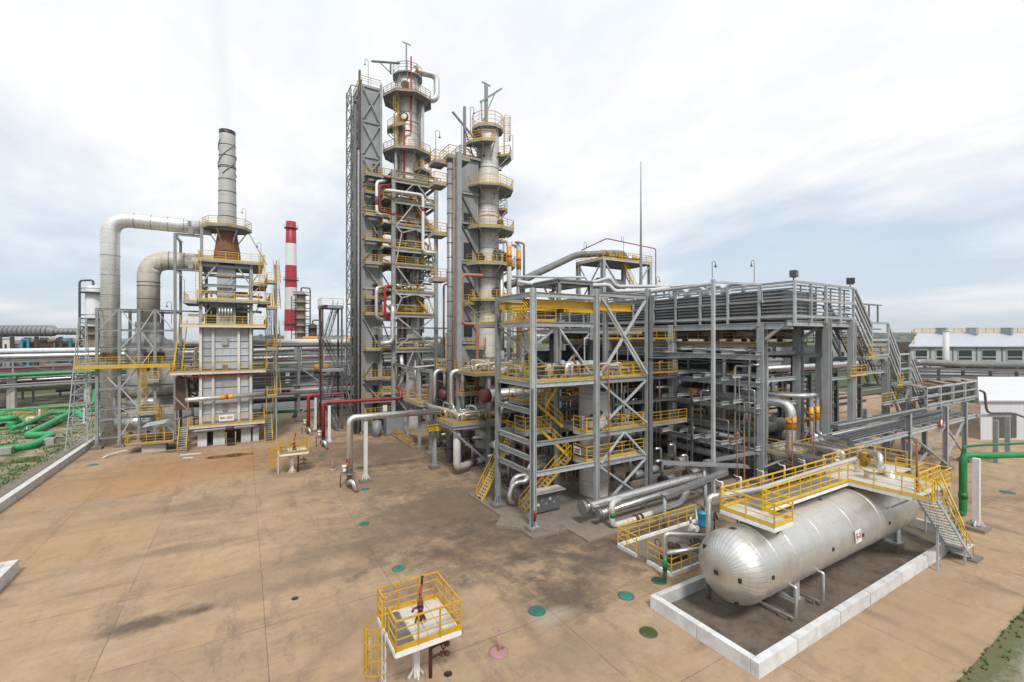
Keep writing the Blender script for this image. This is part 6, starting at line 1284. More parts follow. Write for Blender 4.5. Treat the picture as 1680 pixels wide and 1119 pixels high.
yrail([(31.8, 14.5), (21.1, 14.5), (21.1, 11.75), (22.65, 11.75), (22.65, 13.2), (23.0, 13.25), (31.8, 13.25), (31.8, 9.3), (32.1, 9.3)])
yrail([(33.0, 10.25), (36.2, 10.25), (36.2, 12.4)]); MB().box(31.8, 9.3, Z-.08, 32.5, 10.18, Z-.005).build('deck', M['grate_lt'], wk); yrail([(31.8, 14.55), (32.6, 15.0), (36.2, 15.0), (38.6, 15.0), (38.6, 12.6)])
MB().box(36.25, 12.4, Z-.08, 38.6, 15, Z-.0).build('deck', M['grate_lt'], wk)
MB().box(38.6, 11.0, 3.62, 40.9, 12.4, 3.7).build('deck', M['grate_lt'], wk); railing(wk, [(38.7, 12.4, 3.7), (40.9, 12.4, 3.7), (40.9, 11.0, 3.7), (39.7, 11.0, 3.7)], False, 1.08, 'yellow', .9, split=True)
stairs(wk, (37.0, 9.75, .95), (32.4, 9.75, Z), .95, 'yellow', 'grate_lt', string='steel_lt', step=.24); stairs(wk, (38.3, 9.75, .0), (37.05, 9.75, .95), .9, 'yellow', 'grate_lt', string='steel_lt')
MB().box(36.95, 9.25, .87, 38.3, 10.3, .95).build('landing', M['grate_lt'], wk)
stairs(wk, (37.9, 10.0, .96), (39.2, 11.5, 3.7), .9, 'yellow', 'grate_lt', string='steel_lt')
for x, y, z in ((34.6, 9.9, 2.6), (40.8, 11.1, 3.6), (40.8, 12.3, 3.6), (38.5, 14.9, Z), (38.7, 11.1, 3.6), (36.8, 9.3, 1.0)): MB().bar((x, y, 0), (x, y, z), .1).build('post', M['steel_lt'], wk)
MB().box(37.7, 9.0, 0, 38.9, 10.3, .12).build('step_plinth', M['pads'], wk)
for x, y in ((21.9, 13.6), (25.2, 14.3), (28.6, 14.3)):
    MB().bar((x, y, 4.0), (x, y, Z-.1), .12).build('bracket', M['steel_lt'], wk)
MB().bar((22.4, 11.9, 4.5), (22.4, 12.3, 4.05), .1).build('bracket', M['brown'], wk); MB().bar((33.2, 10.3, 4.5), (33.2, 11.6, 3.4), .1).build('bracket', M['steel_lt'], wk)
# pipes on the walkway
pipe('walkway_pipe', 'silver pipe lying along the tank walkway and dropping at its end', [(20.7, 14.9, .1), (20.7, 14.9, 5.3), (21.5, 14.55, 5.35), (24, 14.15, 5.35), (32.2, 14.1, 5.5), (34.6, 13.9, 5.6), (34.6, 13.9, 4.3)], .14, 'alu', bend=.3, n=12)
for k, x in enumerate((21.5, 23.1, 25.2, 27.4, 29.6)):
    o = T('vent_standpipe', 'thin white bent standpipe on the back edge of the tank walkway', 'standpipe', (x, 14.7, 4.7), 'white standpipes along the tank walkway')
    MB().tube([(x, 14.66, 4.2), (x, 14.66, 5.95), (x-.06, 14.66, 6.0)], .05, 8, .06).build('pipe', M['white'], o); MB().tube([(x, 14.66, 6.0), (x-.2, 14.8, 6.02), (x-.3, 14.86, 6.12)], .02, 6, .05).build('outlet', M['white'], o)
pipe('banded_pipe', 'thick silver pipe with valves passing over the tank end platform', [at(1300, 748, 40.2), at(1326, 752, 37.5), at(1372, 763, 33.5), at(1440, 764, 30.0), at(1462, 778, 28.6), at(1462, 800, 28.4)], .34, 'alu', bend=.7, n=14)
pipe('slim_pipe', 'slim silver pipe over the tank platform with a short drop, upper one', [at(1341, 722, 42), at(1392, 736, 36), at(1441, 745, 31), at(1446, 772, 30.6)], .16, 'alu', bend=.3)
pipe('slim_pipe', 'slim silver pipe over the tank platform bending down twice', [at(1331, 724, 42), at(1398, 743, 34), at(1444, 746, 29.2), at(1445, 776, 28.9)], .17, 'alu', bend=.3)
pipe('slim_pipe', 'silver branch pipe beside the thick valved pipe over the tank', [at(1305, 728, 40), at(1370, 740, 33.6), at(1382, 742, 33.2), at(1383, 758, 33.2)], .2, 'alu_p', bend=.3)
vo = T('pipe_valves', 'cream and yellow valve cluster on the thick pipe over the tank', 'valve', at(1376, 755, 33.4)); v0 = V(at(1374, 757, 33.3)); valve(vo, v0, (1, -.5, 0), .3, 'pilaster', 'pilaster', (0, 0, 1)); v1 = V(at(1421, 758, 30.8)); valve(vo, v1, (1, -.5, 0), .3, 'yellow_w', 'yellow', (0, 0, 1)); MB().tube([v1+V((-.2, .1, 0)), v1+V((.2, -.1, 0))], .38, 14, 0).build('flange', M['yellow_w'], vo)
MB().tube([(33.6, 12.8, Z), (33.6, 12.8, Z+.5)], .3, 14, 0).tube([(33.6, 12.8, Z+.5), (33.6, 12.8, Z+.62)], .42, 14, 0).build('nozzle', M['white_r'], tk)
for x, y, z, h, lb in ((33.2, 10.4, Z, 3.0, 'rusty mast with an orange lamp at the front corner of the tank platform'), (24.6, 15.4, 0, 8.2, 'tall rusty lamp mast behind the tank walkway, nearer its start'), (31.2, 16.2, 0, 8.3, 'tall rusty lamp mast behind the tank walkway beside the thick banded pipe'), (36.9, 17.6, 0, 7.6, 'rusty lamp mast beyond the tank by the cable rack'), (43.6, 12.9, 0, 4.4, 'short rusty lamp mast beside the green riser pipe'), (28.9, 18.6, 0, 6.6, 'rusty lamp mast standing before the lowest cooler ledge')):
    o = T('lamp_mast', lb, 'lamp', (x, y, z), 'rusty masts with orange lamps'); MB().tube([(x, y, z), (x, y, z+h)], .045, 6, 0).build('pole', M['rustdeep'], o); MB().tube([(x, y, z+h-.3), (x+.1, y+.3, z+h), (x+.15, y+.5, z+h-.1)], .03, 6, .1).build('arm', M['rustdeep'], o)
    MB().lathe([(.02, .14), (.05, .12), (.06, .02), (.09, -.07), (.001, -.08)], (x+.15, y+.5, z+h-.28), 8).build('lamp_head', M['orange'], o)
# fenced pump pit in front of the tank
pt = T('pump_enclosure', 'yellow railed enclosure on a white kerb beside the tank head', 'enclosure', (24, 19, 0))
for ps in (((20.8, 19.1), (20.8, 17.35), (23.3, 17.35)), ((20.8, 20.0), (20.8, 21.6), (28.5, 21.6))):
    for i in (0, 1): MB().bar((*ps[i], .1+i*.003), (*ps[i+1], .1+i*.003), .16-.01*i, .2).build('kerb', M['white'], pt)
    railing(pt, [(*q, .2) for q in ps], False, 1.1, 'yellow', .95, .0, .05, split=True)
struct('pit_floor', MB().box(20.8, 17.35, -.02, 29, 21.6, .02), M['pads'])
o = T('blue_barrel', 'bright blue covered barrel on the pump beside the tank head', 'barrel', (25.5, 18.6, 1)); bx, by = G(1153, 868, 1.3)[:2]
MB().lathe([(.27, 0), (.3, .75), (.31, .76), (.31, .82), (.001, .9)], (bx, by, 1.55), 18).build('drum', M['blue'], o)
pm = T('process_pump', 'dark pump and pipework under the blue barrel', 'pump', (bx, by, 0))
MB().cyl((bx, by, .1), (bx, by, 1.5), .3, n=12).cyl((bx-.6, by, .7), (bx+1.2, by, .7), .28, n=12).box(bx-.7, by-.5, .02, bx+1.4, by+.5, .3).build('pump_body', M['brown'], pm)
rnd = random.Random(2)
for k in range(9):
    x = bx-.6+rnd.random()*2.4; y = by-.3+rnd.random()*1.4; MB().tube([(x, y, .2), (x, y, .8+rnd.random()*1.4), (x+.5, y+rnd.random()*.6, 1.2+rnd.random())], .05+.05*rnd.random(), 8, .15).build('pump_pipe', M[rnd.choice(('alu_p', 'brown', 'white', 'alu'))], pm)
valve(pm, (bx+1.2, by+.4, 1.3), (0, 1, 0), .2, 'galv', 'black'); valve(pm, (bx-.7, by+.1, 1.5), (0, 1, 0), .2, 'dirtywhite', 'white', (-1, 0, 0))
p2 = T('process_pump', 'small dark pump with a handwheel inside the yellow enclosure', 'pump', (22.4, 18.6, 0)); MB().cyl((22.0, 18.7, .5), (23.2, 18.9, .5), .26, n=12).box(21.8, 18.3, .02, 23.4, 19.2, .22).cyl((22.4, 18.75, .5), (22.4, 18.75, 1.0), .2, n=10).build('pump_body', M['brown'], p2); MB().ring((21.9, 19.3, .9), .22, .03, 14, 'X').build('handwheel', M['black'], p2)
g = G(1091, 950)
pipe('standpipe', 'silver standpipe with a green band and two arms beside the dark manhole', [(g[0], g[1], 0), (g[0], g[1], 2.55), (g[0]+2.8, g[1]-1.2, 2.2)], .13, 'alu_p', bands=[((g[0], g[1], .5), (g[0], g[1], 1.25), 'green')], bend=.25); pipe('standpipe', 'lower silver arm joined to the green banded standpipe', [(g[0]+.1, g[1], 1.45), (g[0]+2.6, g[1]-.9, 1.5)], .13, 'alu', bend=0)
# pipes on the ground before the crane frame
pipe('ground_pipe', 'thick shiny pipe on low supports running out from under the coolers', [(20.7, 25.0, 1.45), (21.6, 25.0, 1.45), (33, 25.0, 1.75), (37, 25.0, 1.8)], .33, 'alu', bend=0, n=16, flanges=[((20.6, 25, 1.45), (20.9, 25, 1.45), 'alu_dk'), ((21.1, 25, 1.45), (21.25, 25, 1.46), 'alu_dk')], supports=(((22.5, 25, 0), (22.5, 25, 1.1)), ((27, 25, 0), (27, 25, 1.2)), ((31, 25, 0), (31, 25, 1.3))))
pipe('ground_pipe', 'second silver pipe beside the thick shiny one on the ground', [(21.5, 24.2, 1.15), (27, 24.3, 1.3), (33, 24.4, 1.45)], .2, 'alu', bend=0, flanges=[((21.4, 24.2, 1.15), (21.6, 24.2, 1.15), 'alu_dk')])
pipe('ground_pipe', 'white elbow pipe with a green band dropping to a dull flanged run', [(23.4, 24.0, 1.9), (22.2, 23.7, 1.9), (22.2, 23.6, .35), (24.0, 23.6, .35), (29.5, 23.7, .6), (30.6, 23.9, 1.2)], .2, 'white_r', bands=[((22.2, 23.6, 1.3), (22.2, 23.6, .95), 'green')], bend=.4, flanges=[((24.4, 23.6, .36), (24.6, 23.6, .37), 'brown'), ((24.9, 23.6, .37), (25.05, 23.6, .38), 'brown')])
cb = T('cable_channel', 'grey cable tray on white posts crossing before the cooler frame', 'cable tray', (31, 23, 0))
MB().bar((30.6, 26.6, 2.9), (36.5, 22.6, 2.7), .9, .16).build('tray', M['galv'], cb); MB().bar((25.8, 22.2, 2.2), (34.0, 22.9, 2.5), .5, .3).build('tray', M['galv'], cb); MB().bar((34, 24.8, 2.9), (41, 24.5, 2.9), .5, .2).build('tray', M['galv'], cb)
for x, y, z in ((25.9, 22.2, 2.1), (31, 22.6, 2.3), (33.6, 24.6, 2.7)): MB().tube([(x, y, 0), (x, y, z)], .12, 10, 0).build('post', M['steel_lt'], cb)
MB().bar((25.6, 22.2, 2.35), (26.2, 22.2, 2.35), .4, .05).build('head_plate', M['steel'], cb)
struct('low_plinth', MB().box(19.5, 23.0, 0, 40, 26.3, .16), M['pads'])
# thick green pipe by the stair
gx, gy = G(1589, 853)[:2]
gp = T('green_pipe', 'thick green pipe rising and turning away beside the tank stair', 'pipe', (gx, gy, 0))
x, y = G(1580, 857)[:2]
MB().tube([(x-.6, y+.3, .75), (x, y, .6), (x, y, zat(x, y, 746)), (x+1.2, y-1.0, zat(x, y, 746)), (x+14, y-6.0, zat(x, y, 746)-.3)], .23, 16, .6).build('pipe_run', M['green'], gp); MB().tube([(x, y, 1.8), (x, y, 2.2)], .27, 14, 0).build('flange', M['green'], gp)
MB().tube([(x+1.2, y+.3, .9), (x+1.2, y+.3, 1.5), (x+1.2, y+.3, zat(x+1.2, y+.3, 733)), (x+2.2, y-.2, zat(x+1.2, y+.3, 731)), (x+15, y-5, zat(x, y, 738))], .09, 10, .25).build('side_run', M['green'], gp)
MB().tube([(x, y, 1.3), (x+.6, y+.1, 1.05), (x+1.2, y+.3, 1.1)], .08, 8, .1).build('side_run', M['green'], gp)
o = T('pipe_support', 'white square post carrying the green pipe on a concrete pad', 'post', G(1602, 868)); g = G(1602, 868)
MB().bar((g[0], g[1], .3), (g[0], g[1], zat(g[0], g[1], 752)), .36).build('post', M['white'], o); MB().box(g[0]-.8, g[1]-.6, 0, g[0]+.8, g[1]+.6, .24).build('footing', M['pads'], o); m = MB(); 
for dx, dy in ((.4, 0), (-.4, 0), (0, .4), (0, -.4)): m.bar((g[0]+dx, g[1]+dy, .26), (g[0], g[1], .75), .06, .2)
m.build('gusset', M['white'], o)
# ---------------------------------------------------------------- things standing on the yard
def fire_platform():
    x0, y0, x1, y1, Z = 4.68, 16.05, 7.22, 18.57, 2.2
    o = T('fire_platform', 'tall yellow railed fire monitor platform in the open yard, close to the pink valve stand', 'platform', (5.95, 17.3, 0), 'fire monitor platforms on the yard')
    d = MB()
    for i in range(3):
        for j in range(3): d.box(x0+.82+i*.56, y0+.03+j*.84, Z-.05, x0+1.36+i*.56, y0+.84+j*.84, Z)
    d.build('deck_plate', M['white_r'], o)
    g = MB()
    for k in range(22): g.box(x0+.05+k*.034, y0+.05, Z-.04, x0+.066+k*.034, y1-.05, Z-.005)
    for k in range(4): g.box(x0+.05, y0+.1+k*.75, Z-.06, x0+.8, y0+.13+k*.75, Z-.041)
    g.build('grating', M['galv'], o)
    f = MB()
    for p, q in (((x0, y0), (x1, y0)), ((x1, y0), (x1, y1)), ((x1, y1), (x0, y1)), ((x0, y1), (x0, y0))): f.bar((*p, Z-.1), (*q, Z-.1), .07, .18)
    f.box(x0+.06, 17.2, Z-.17, x1-.06, 17.38, Z-.07); f.build('edge_frame', M['white'], o)
    railing(o, [(x0, 17.0, Z), (x0, y0, Z), (x1, y0, Z), (x1, y1, Z), (x0, y1, Z), (x0, 17.75, Z)], False, 1.12, 'yellow_w', .95, .2, .05, split=True)
    MB().bar((x0-.0, 17.0, Z+1.12), (x0+.16, 17.0, Z+1.12), .05).bar((x0, 17.75, Z+1.12), (x0+.16, 17.75, Z+1.12), .05).build('grab_handle', M['yellow'], o)
    ladder(o, (x0-.08, 17.4), .05, Z-.9, (-1, 0), 'white', False, .5)
    b = MB(); zs = (.9, 1.45, 2.05, 2.65)
    ring_ = [(x0-.1-.72*math.sin(t), 17.4+.42*math.cos(t)) for t in [math.pi*j/8 for j in range(9)]]
    for z in zs:
        for j in range(8): b.bar((*ring_[j], z), (*ring_[j+1], z), .012, .05)
    for j in (1, 2, 3, 4, 5, 6, 7): b.bar((*ring_[j], .9), (*ring_[j], 2.65), .035)
    b.build('safety_cage', M['yellow'], o)
    MB().bar((x0-.08, 17.15, .9), (x0-.08, 17.15, 3.3), .045).bar((x0-.08, 17.65, .9), (x0-.08, 17.65, 3.3), .045).build('stile', M['yellow'], o)
    c = MB().ib((5.85, 17.3, .1), (5.85, 17.3, Z-.2), .24, .24, .03, (0, 1, 0)).box(5.55, 17.0, Z-.42, 6.15, 17.6, Z-.2)
    c.build('column', M['white'], o)
    for dx, dy in ((1, 1), (-1, 1), (1, -1), (-1, -1)): MB().bar((5.85+.1*dx, 17.3+.1*dy, Z-.75), (5.85+.7*dx, 17.3+.9*dy, Z-.16), .06).build('knee_brace', M['white_r'], o)
    MB().lathe([(.42, 0), (.40, .1), (.3, .14), (.001, .15)], (5.85, 17.3, 0), 10).build('footing', M['rusty'], o)
    g = MB()
    for dx, dy in ((1, 0), (-1, 0), (0, 1), (0, -1)): g.bar((5.85+.3*dx, 17.3+.3*dy, .14), (5.85+.08*dx, 17.3+.08*dy, .45), .04, .08)
    g.build('base_gusset', M['white_r'], o)
    rx, ry = 6.38, 17.1
    MB().tube([(rx, ry, 0), (rx, ry, Z-.02)], .075, 12, 0).build('riser', M['dkred'], o)
    for z in (.75, 1.15):
        m = MB().tube([(rx, ry, z), (rx+.35, ry-.05, z+.08), (rx+.62, ry-.1, z+.08)], .05, 8, .1).cyl((rx+.40, ry-.06, z+.08), (rx+.46, ry-.07, z+.08), .1, n=12).cyl((rx+.60, ry-.1, z+.08), (rx+.72, ry-.12, z+.0), .1, n=12).cyl((rx+.52, ry-.08, z+.08), (rx+.52, ry-.08, z+.3), .035, n=8); m.ring((rx+.52, ry-.08, z+.31), .09, .014, 12); m.build('hose_outlet', M['dkred'], o)
    mx, my = 6.05, 17.35
    m = MB()
    for k in range(8): a = k*math.pi/4; m.bar((mx+.22*math.cos(a), my+.22*math.sin(a), Z), (mx+.06*math.cos(a), my+.06*math.sin(a), Z+.42), .03, .06)
    m.tube([(mx, my, Z), (mx, my, Z+.95)], .07, 12, 0).cyl((mx, my, Z+.5), (mx, my, Z+.58), .13, n=14).cyl((mx, my, Z+.66), (mx, my, Z+.76), .12, n=14).tube([(mx, my, Z+.62), (mx-.3, my-.05, Z+.62), (mx-.36, my-.06, Z+.5)], .045, 8, .05)
    mo = m.build('monitor_stand', M['dkred'], o)
    MB().tube([(mx, my, Z+.95), (mx, my, Z+1.08)], .065, 12, 0).build('swivel', M['orange'], mo)
    MB().tube([(mx, my, Z+1.08), (mx-.06, my-.1, Z+1.14), (mx+.04, my+.08, Z+1.28), (mx+.1, my+.12, Z+1.38)], .055, 10, .08).build('monitor_bend', M['red'], mo)
    MB().tube([(mx+.1, my+.12, Z+1.38), (mx+.14, my+.22, Z+1.56), (mx+.17, my+.26, Z+1.66)], [.045, .05, .075], 12, 0).build('nozzle', M['black'], mo)
    return o
fp1 = fire_platform()
dup(fp1, (4.25, 50.35, 0), 'small distant yellow fire monitor platform halfway between the furnace and the silver pipe')
def valve_stand(g, lab, s=1):
    o = T('valve_stand', lab, 'valve stand', g, 'pink valve stands on the yard'); x, y, _ = g
    MB().lathe([(.41, 0), (.42, .05), (.3, .08), (.001, .09)], g, 26).build('base_disc', M['pinkred'], o); MB().tube([(x, y, .08), (x, y, .95)], .045, 10, 0).build('spindle', M['pinkred'], o)
    w = MB().ring((x, y, .98), .19, .018, 20); w.bar((x-.19, y, .98), (x+.19, y, .98), .025).bar((x, y-.19, .98), (x, y+.19, .98), .025); w.build('handwheel', M['pinkred'], o); MB().ring((x+.2, y+.05, .1), .06, .014, 10).build('lifting_eye', M['dkred'], o); return o
v_ = valve_stand((*G(818, 1071)[:2], 0), 'faded pink valve stand with a handwheel on a round base in the near yard')
dup(v_, G(546, 770), 'tiny distant pink valve stand beside the silver pipe valves')
# silver pipe on a post and the two red fire pipes
def yard_pipe(nm, lab, Y, pxv, zt, x1, r, mm, postpx, plab, end, tail):
    x0 = oY(pxv, 700, Y)[0]
    o = T(nm, lab, 'pipe', (x0, Y, 0))
    MB().tube([(x0, Y, .75), (x0, Y, zt), (x1, Y, zt-.12)]+tail, r, 16, r*2.2).build('pipe_run', M[mm], o)
    m = MB().tube([(x0, Y, .9), (x0, Y, .45), (x0-.2, Y-.5, .42), (x0-.25, Y-1.3, .5)], r*.75, 12, .25).cyl((x0, Y, .95), (x0, Y, 1.05), r*1.5, n=14); m.build('flanged_foot', M['dkred' if mm == 'red' else 'alu_dk'], o)
    valve(o, (x0-.22, Y-.75, .5), (0, 1, 0), .24, 'brown', 'black'); MB().tube([(x0-.25, Y-1.3, .5), (x0-.3, Y-1.9, .9), (x0-.1, Y-2.3, .8), (x0+.1, Y-2.5, .1)], .2, 12, .5).build('silver_bend', M['alu'], o)
    MB().tube([(x0-.9, Y-.6, .05), (x0-.9, Y-.6, 1.3), (x0-.4, Y-.5, 1.35)], .05, 8, .2).build('bypass_line', M['steel_dk'], o); MB().cyl((x0-.5, Y-.3, 1.0), (x0-.5, Y-.3, 1.75), .14, n=10).cyl((x0-.5, Y-.3, 1.75), (x0-.5, Y-.3, 1.9), .24, n=12).build('actuator', M['white'], o)
    xp = oY(postpx, 720, Y+.1)[0]
    p = T('pipe_support', plab, 'post', (xp, Y, 0)); MB().ib((xp, Y, .3), (xp, Y, zt-r-.16), .3, .3, .03, (0, 1, 0)).build('post', M['white'], p); MB().box(xp-.55, Y-.45, 0, xp+.55, Y+.45, .26).build('footing', M['pads'], p)
    g = MB()
    for dx, dy in ((1, 0), (-1, 0), (0, 1), (0, -1)): g.bar((xp+.34*dx, Y+.34*dy, .28), (xp+.12*dx, Y+.12*dy, .8), .04, .12)
    g.build('gusset', M['white'], p); return o
sp1 = yard_pipe('silver_pipe', 'silver clad pipe on a tall white post turning down to valves in the yard', 43.5, 573.5, 6.15, 17.2, .3, 'alu', 599.5, 'white post carrying the long silver yard pipe', None, [])
x0 = oY(568, 760, 43.2)[0]; MB().box(x0-.0, 43.05, 1.6, x0+.14, 43.2, 2.5).build('red_marker', M['red'], sp1); MB().box(x0+.0, 43.03, 1.95, x0+.14, 43.045, 2.12).build('yellow_marker', M['orangeband'], sp1); MB().tube([(x0+.5, 43.75, 1), (x0+.5, 43.75, 3.8)], .05, 6, 0).build('tracing_line', M['black'], sp1)
yard_pipe('red_pipe', 'long bright red pipe on a white post, nearer the silver one', 61.2, 530.5, 5.35, 18.6, .23, 'red', 540, 'white post carrying the nearer red pipe', None, [(18.6, 61.6, 6.3), (18.6, 63, 6.5)])
yard_pipe('red_pipe', 'bright red pipe on a white post, farther back by the hoist mast', 70.7, 506, 5.3, 13.4, .23, 'red', 517.5, 'white post carrying the farther red pipe', None, [])
tag(MB().tube([(9.1, 70.4, .5), (9.1, 70.4, 5.2)], .09, 8, 0).build('red_drop_line', M['dkred']), 'thin red drop line beside the farther red pipe', 'pipe')
tag(MB().poly([(2.4, 66.0), (3.3, 66.0), (3.3, 66.4), (2.4, 66.4)], 0, .1).build('step_slab', M['hatch']), 'hatched step at the foot of the outer furnace stair', 'step')
sl2 = MB(); 
for (a, b) in (((296, 747), (330, 744)), ((300, 752), (318, 751))): 
    p, q = G(*a), G(*b); sl2.bar((p[0], p[1], .03), (q[0], q[1], .03), .5, .04)
tag(sl2.build('loose_sheet', M['white_r']), 'pale sheets lying in the wet patch before the furnace stair', 'sheet')
wp = MB()
for a, b, w_ in (((335, 752), (418, 744), 1.1), ((262, 742), (300, 740), .7)):
    p, q = V(G(*a)), V(G(*b)); n = 18; d = (q-p); s = V((-d.y, d.x, 0)).normalized(); L_, R2 = [], []
    for i in range(n+1):
        f = i/n; k = math.sin(math.pi*f)**.5*w_*(.8+.2*math.sin(i*.7)); c = p+d*f; L_.append((c+s*k).to_2d()); R2.append((c-s*k*.8).to_2d())
    wp.poly([tuple(x) for x in R2]+[tuple(x) for x in reversed(L_)], .003, .008)
m_, t_, b_ = newmat('rusty_water'); setc(t_, b_, 'Base Color', (.16, .085, .03)); b_.inputs['Roughness'].default_value = .12; M['water'] = m_
struct('puddle_water', wp, M['water'])
# ---------------------------------------------------------------- pipe yard and racks beyond the furnace
gpz = lambda pts, Z: [G(x, y, Z) for x, y in pts]
pipe('green_pipe', 'thick green zigzag pipe lying on the grass', gpz([(-40, 741), (0, 737.5), (54, 730.6), (88, 712)], .5)+gpz([(43, 714)], .55)+gpz([(122, 674)], .8)+[(-22, 97, 1.0)], .4, 'green_l', bend=.9, n=14)
pipe('green_pipe', 'long green pipe above the grass turning up at the lattice mast', gpz([(-40, 677), (0, 673.5), (153, 663.7)], 2.0)+[G(156, 662, 2.0)[:2]+(4.5,)], .26, 'green_l', bend=.6)
pipe('green_pipe', 'green pipe curving down towards the valve platform on the grass', gpz([(156, 672.5), (116, 675.5), (81, 678), (31, 700), (18, 702)], 1.0), .34, 'green_l', bend=2)
pipe('green_pipe', 'green pipe loop diving into the ground by the little valve platform', gpz([(-30, 690), (0, 687.5), (20, 686)], 1.7)+[G(26, 702, .0)[:2]+(1.6,), G(26, 702, 0)], .42, 'green_l', bend=.8)
pipe('green_pipe', 'second green loop behind the little valve platform', gpz([(-20, 682), (3, 680)], 1.7)+[G(7, 695, .0)[:2]+(1.6,), G(8, 697, 0)], .42, 'green_l', bend=.8)
pipe('green_pipe', 'green pipe running away behind the little yellow platform', gpz([(14, 698), (62, 672)], .9), .36, 'green_l', bend=0)
vp = T('valve_platform', 'little yellow railed valve platform among the green pipes', 'platform', G(35, 697)); g = G(33, 697)
deck(vp, g[0]-3, g[1]-1.2, g[0]+2.5, g[1]+2.5, .9, 'white', 'WSEN', 'yellow_w'); valve(vp, (g[0]-1, g[1], 1.4), (1, 0, 0), .4, 'green_l', 'green')
for k, (px, py, h, mm, lb) in enumerate(((65, 694, 2.2, 'white', 'white post under the green pipe on the grass'), (138, 694, 2.4, 'white', 'white pipe support near the lattice mast foot'), (45, 704, 1.7, 'white', 'white post beside the little valve platform'), (23, 710, 1.6, 'green', 'teal marker stake on the grass'), (41, 711, 1.6, 'green', 'second teal marker stake on the grass'), (58, 693, 1.7, 'green', 'third teal marker stake beyond the valve platform'))):
    g = G(px, py); tag(MB().bar((g[0], g[1], 0), (g[0], g[1], h), .22 if mm == 'white' else .1).box(g[0]-.3, g[1]-.3, 0, g[0]+.3, g[1]+.3, .1).build('pipe_post', M[mm]), lb, 'post')
for px, py, lb in ((76, 729, 'broken concrete block on the grass beside the green zigzag pipe'), (5, 745, 'small pale concrete block on the grass under the green pipe')): g = G(px, py); tag(MB().box(g[0]-.8, g[1]-.5, 0, g[0]+.8, g[1]+.5, .75).build('concrete_block', M['conc']), lb, 'block')
# tufts of grass
rnd = random.Random(6); tf = MB()
for i in range(5200):
    px = -60+230*rnd.random(); py = 668+200*rnd.random()**1.6; g = G(px, py)
    if g[0] > -17.0 or (-18.5 < g[0] < -17.4): continue
    if math.sin(g[0]*.9)+math.sin(g[1]*.7+g[0]*.4)+rnd.random()*1.4 < .5: continue
    s = .10+.22*rnd.random(); a = rnd.random()*6.28
    for k in range(3):
        aa = a+k*2.1; tf.add([(g[0]+.05*math.cos(aa), g[1]+.05*math.sin(aa), .0), (g[0]-.05*math.cos(aa), g[1]-.05*math.sin(aa), .0), (g[0]+s*.5*math.sin(aa), g[1]-s*.5*math.cos(aa), s)], [(0, 1, 2)])
for i in range(90):
    x = 22+15*rnd.random(); y = 6.3-rnd.random()**1.6*(.35+.5*abs(math.sin(x*1.3)*math.sin(x*.47+1))); s = .08+.15*rnd.random(); a = rnd.random()*6.28
    for k in range(3):
        aa = a+k*2.1; tf.add([(x+.04*math.cos(aa), y+.04*math.sin(aa), .012), (x-.04*math.cos(aa), y-.04*math.sin(aa), .012), (x+s*.5*math.sin(aa), y-s*.5*math.cos(aa), s)], [(0, 1, 2)])
M['tuft'] = paint('grass_blades', (.085, .135, .03), .8, 0, .4, 0, .6, streak=False)
struct('grass', tf, M['tuft'], 'stuff')
# far rows of plant seen between the steelwork
rnd = random.Random(12)
for k in range(16):
    px = 585+k*58+rnd.random()*20; D = 150+rnd.random()*60; w = 26+rnd.random()*34; hh = 7+rnd.random()*9; mm = ('brown', 'clad', 'steel_dk', 'rusty', 'conc')[k % 5]
    q = [at(p, 555, d)[:2] for p, d in ((px-w, D), (px+w, D), (px+w, D+14), (px-w, D+14))]
    o = T('plant_building', 'dim far plant building glimpsed through the steelwork of the unit', 'building', (*q[0], 0), 'far plant buildings behind the unit'); MB().poly(q, 0, hh).build('wall', M[mm], o); MB().poly(q, hh+.003, hh+.4).build('roof', M['steel_dk'], o)
    for i in range(5):
        a = at(px-w+w*2*(i+.3)/5, 555, D-.1); b = at(px-w+w*2*(i+.6)/5, 555, D-.1); MB().add([(a[0], a[1], hh*.35), (b[0], b[1], hh*.35), (b[0], b[1], hh*.7), (a[0], a[1], hh*.7)], [(0, 1, 2, 3)]).build('window', M['glass'], o)
# the long background pipe rack
O0 = V(at(0, 600, 85)).to_2d(); u_ = V((.8965, .4432)); v_ = V((-.4432, .8965))
def BR(s, w, z): p = O0+u_*s+v_*w; return (p.x, p.y, z)
br = T('pipe_rack', 'long concrete post pipe rack stretching behind the furnace and over the grass', 'pipe rack', BR(20, 3, 0))
for k in range(-1, 13):
    for w in (.6, 5.4):
        s = 1.6+k*11.0; p = BR(s, w, 0); MB().box(p[0]-.55, p[1]-.55, 0, p[0]+.55, p[1]+.55, 6.0 if k < 3 else 6.4).build('post', M['conc'], br)
    s = 1.6+k*11; MB().bar(BR(s, -1, 6.2), BR(s, 7.2, 6.2), .5, .5).build('cross_beam', M['conc'], br); MB().bar(BR(s, -.6, 9.2), BR(s, 6.6, 9.2), .24, .3).build('cross_beam', M['steel'], br)
    for w in (-.4, 6.4): MB().bar(BR(s, w, 6.4), BR(s, w, 9.3), .22).build('upright', M['steel'], br)
    MB().bar(BR(s, -.4, 8.9), BR(s+5.5, -.4, 6.8), .1).bar(BR(s+5.5, -.4, 6.8), BR(s+5.5, -.4, 9.0), .12).build('brace', M['steel'], br)
for w, z in ((-.45, 9.0), (-.45, 8.0), (6.4, 9.1), (-.45, 6.7), (-.5, 4.3)): MB().bar(BR(-12, w, z), BR(130, w, z), .2, .28).build('long_beam', M['steel'], br)
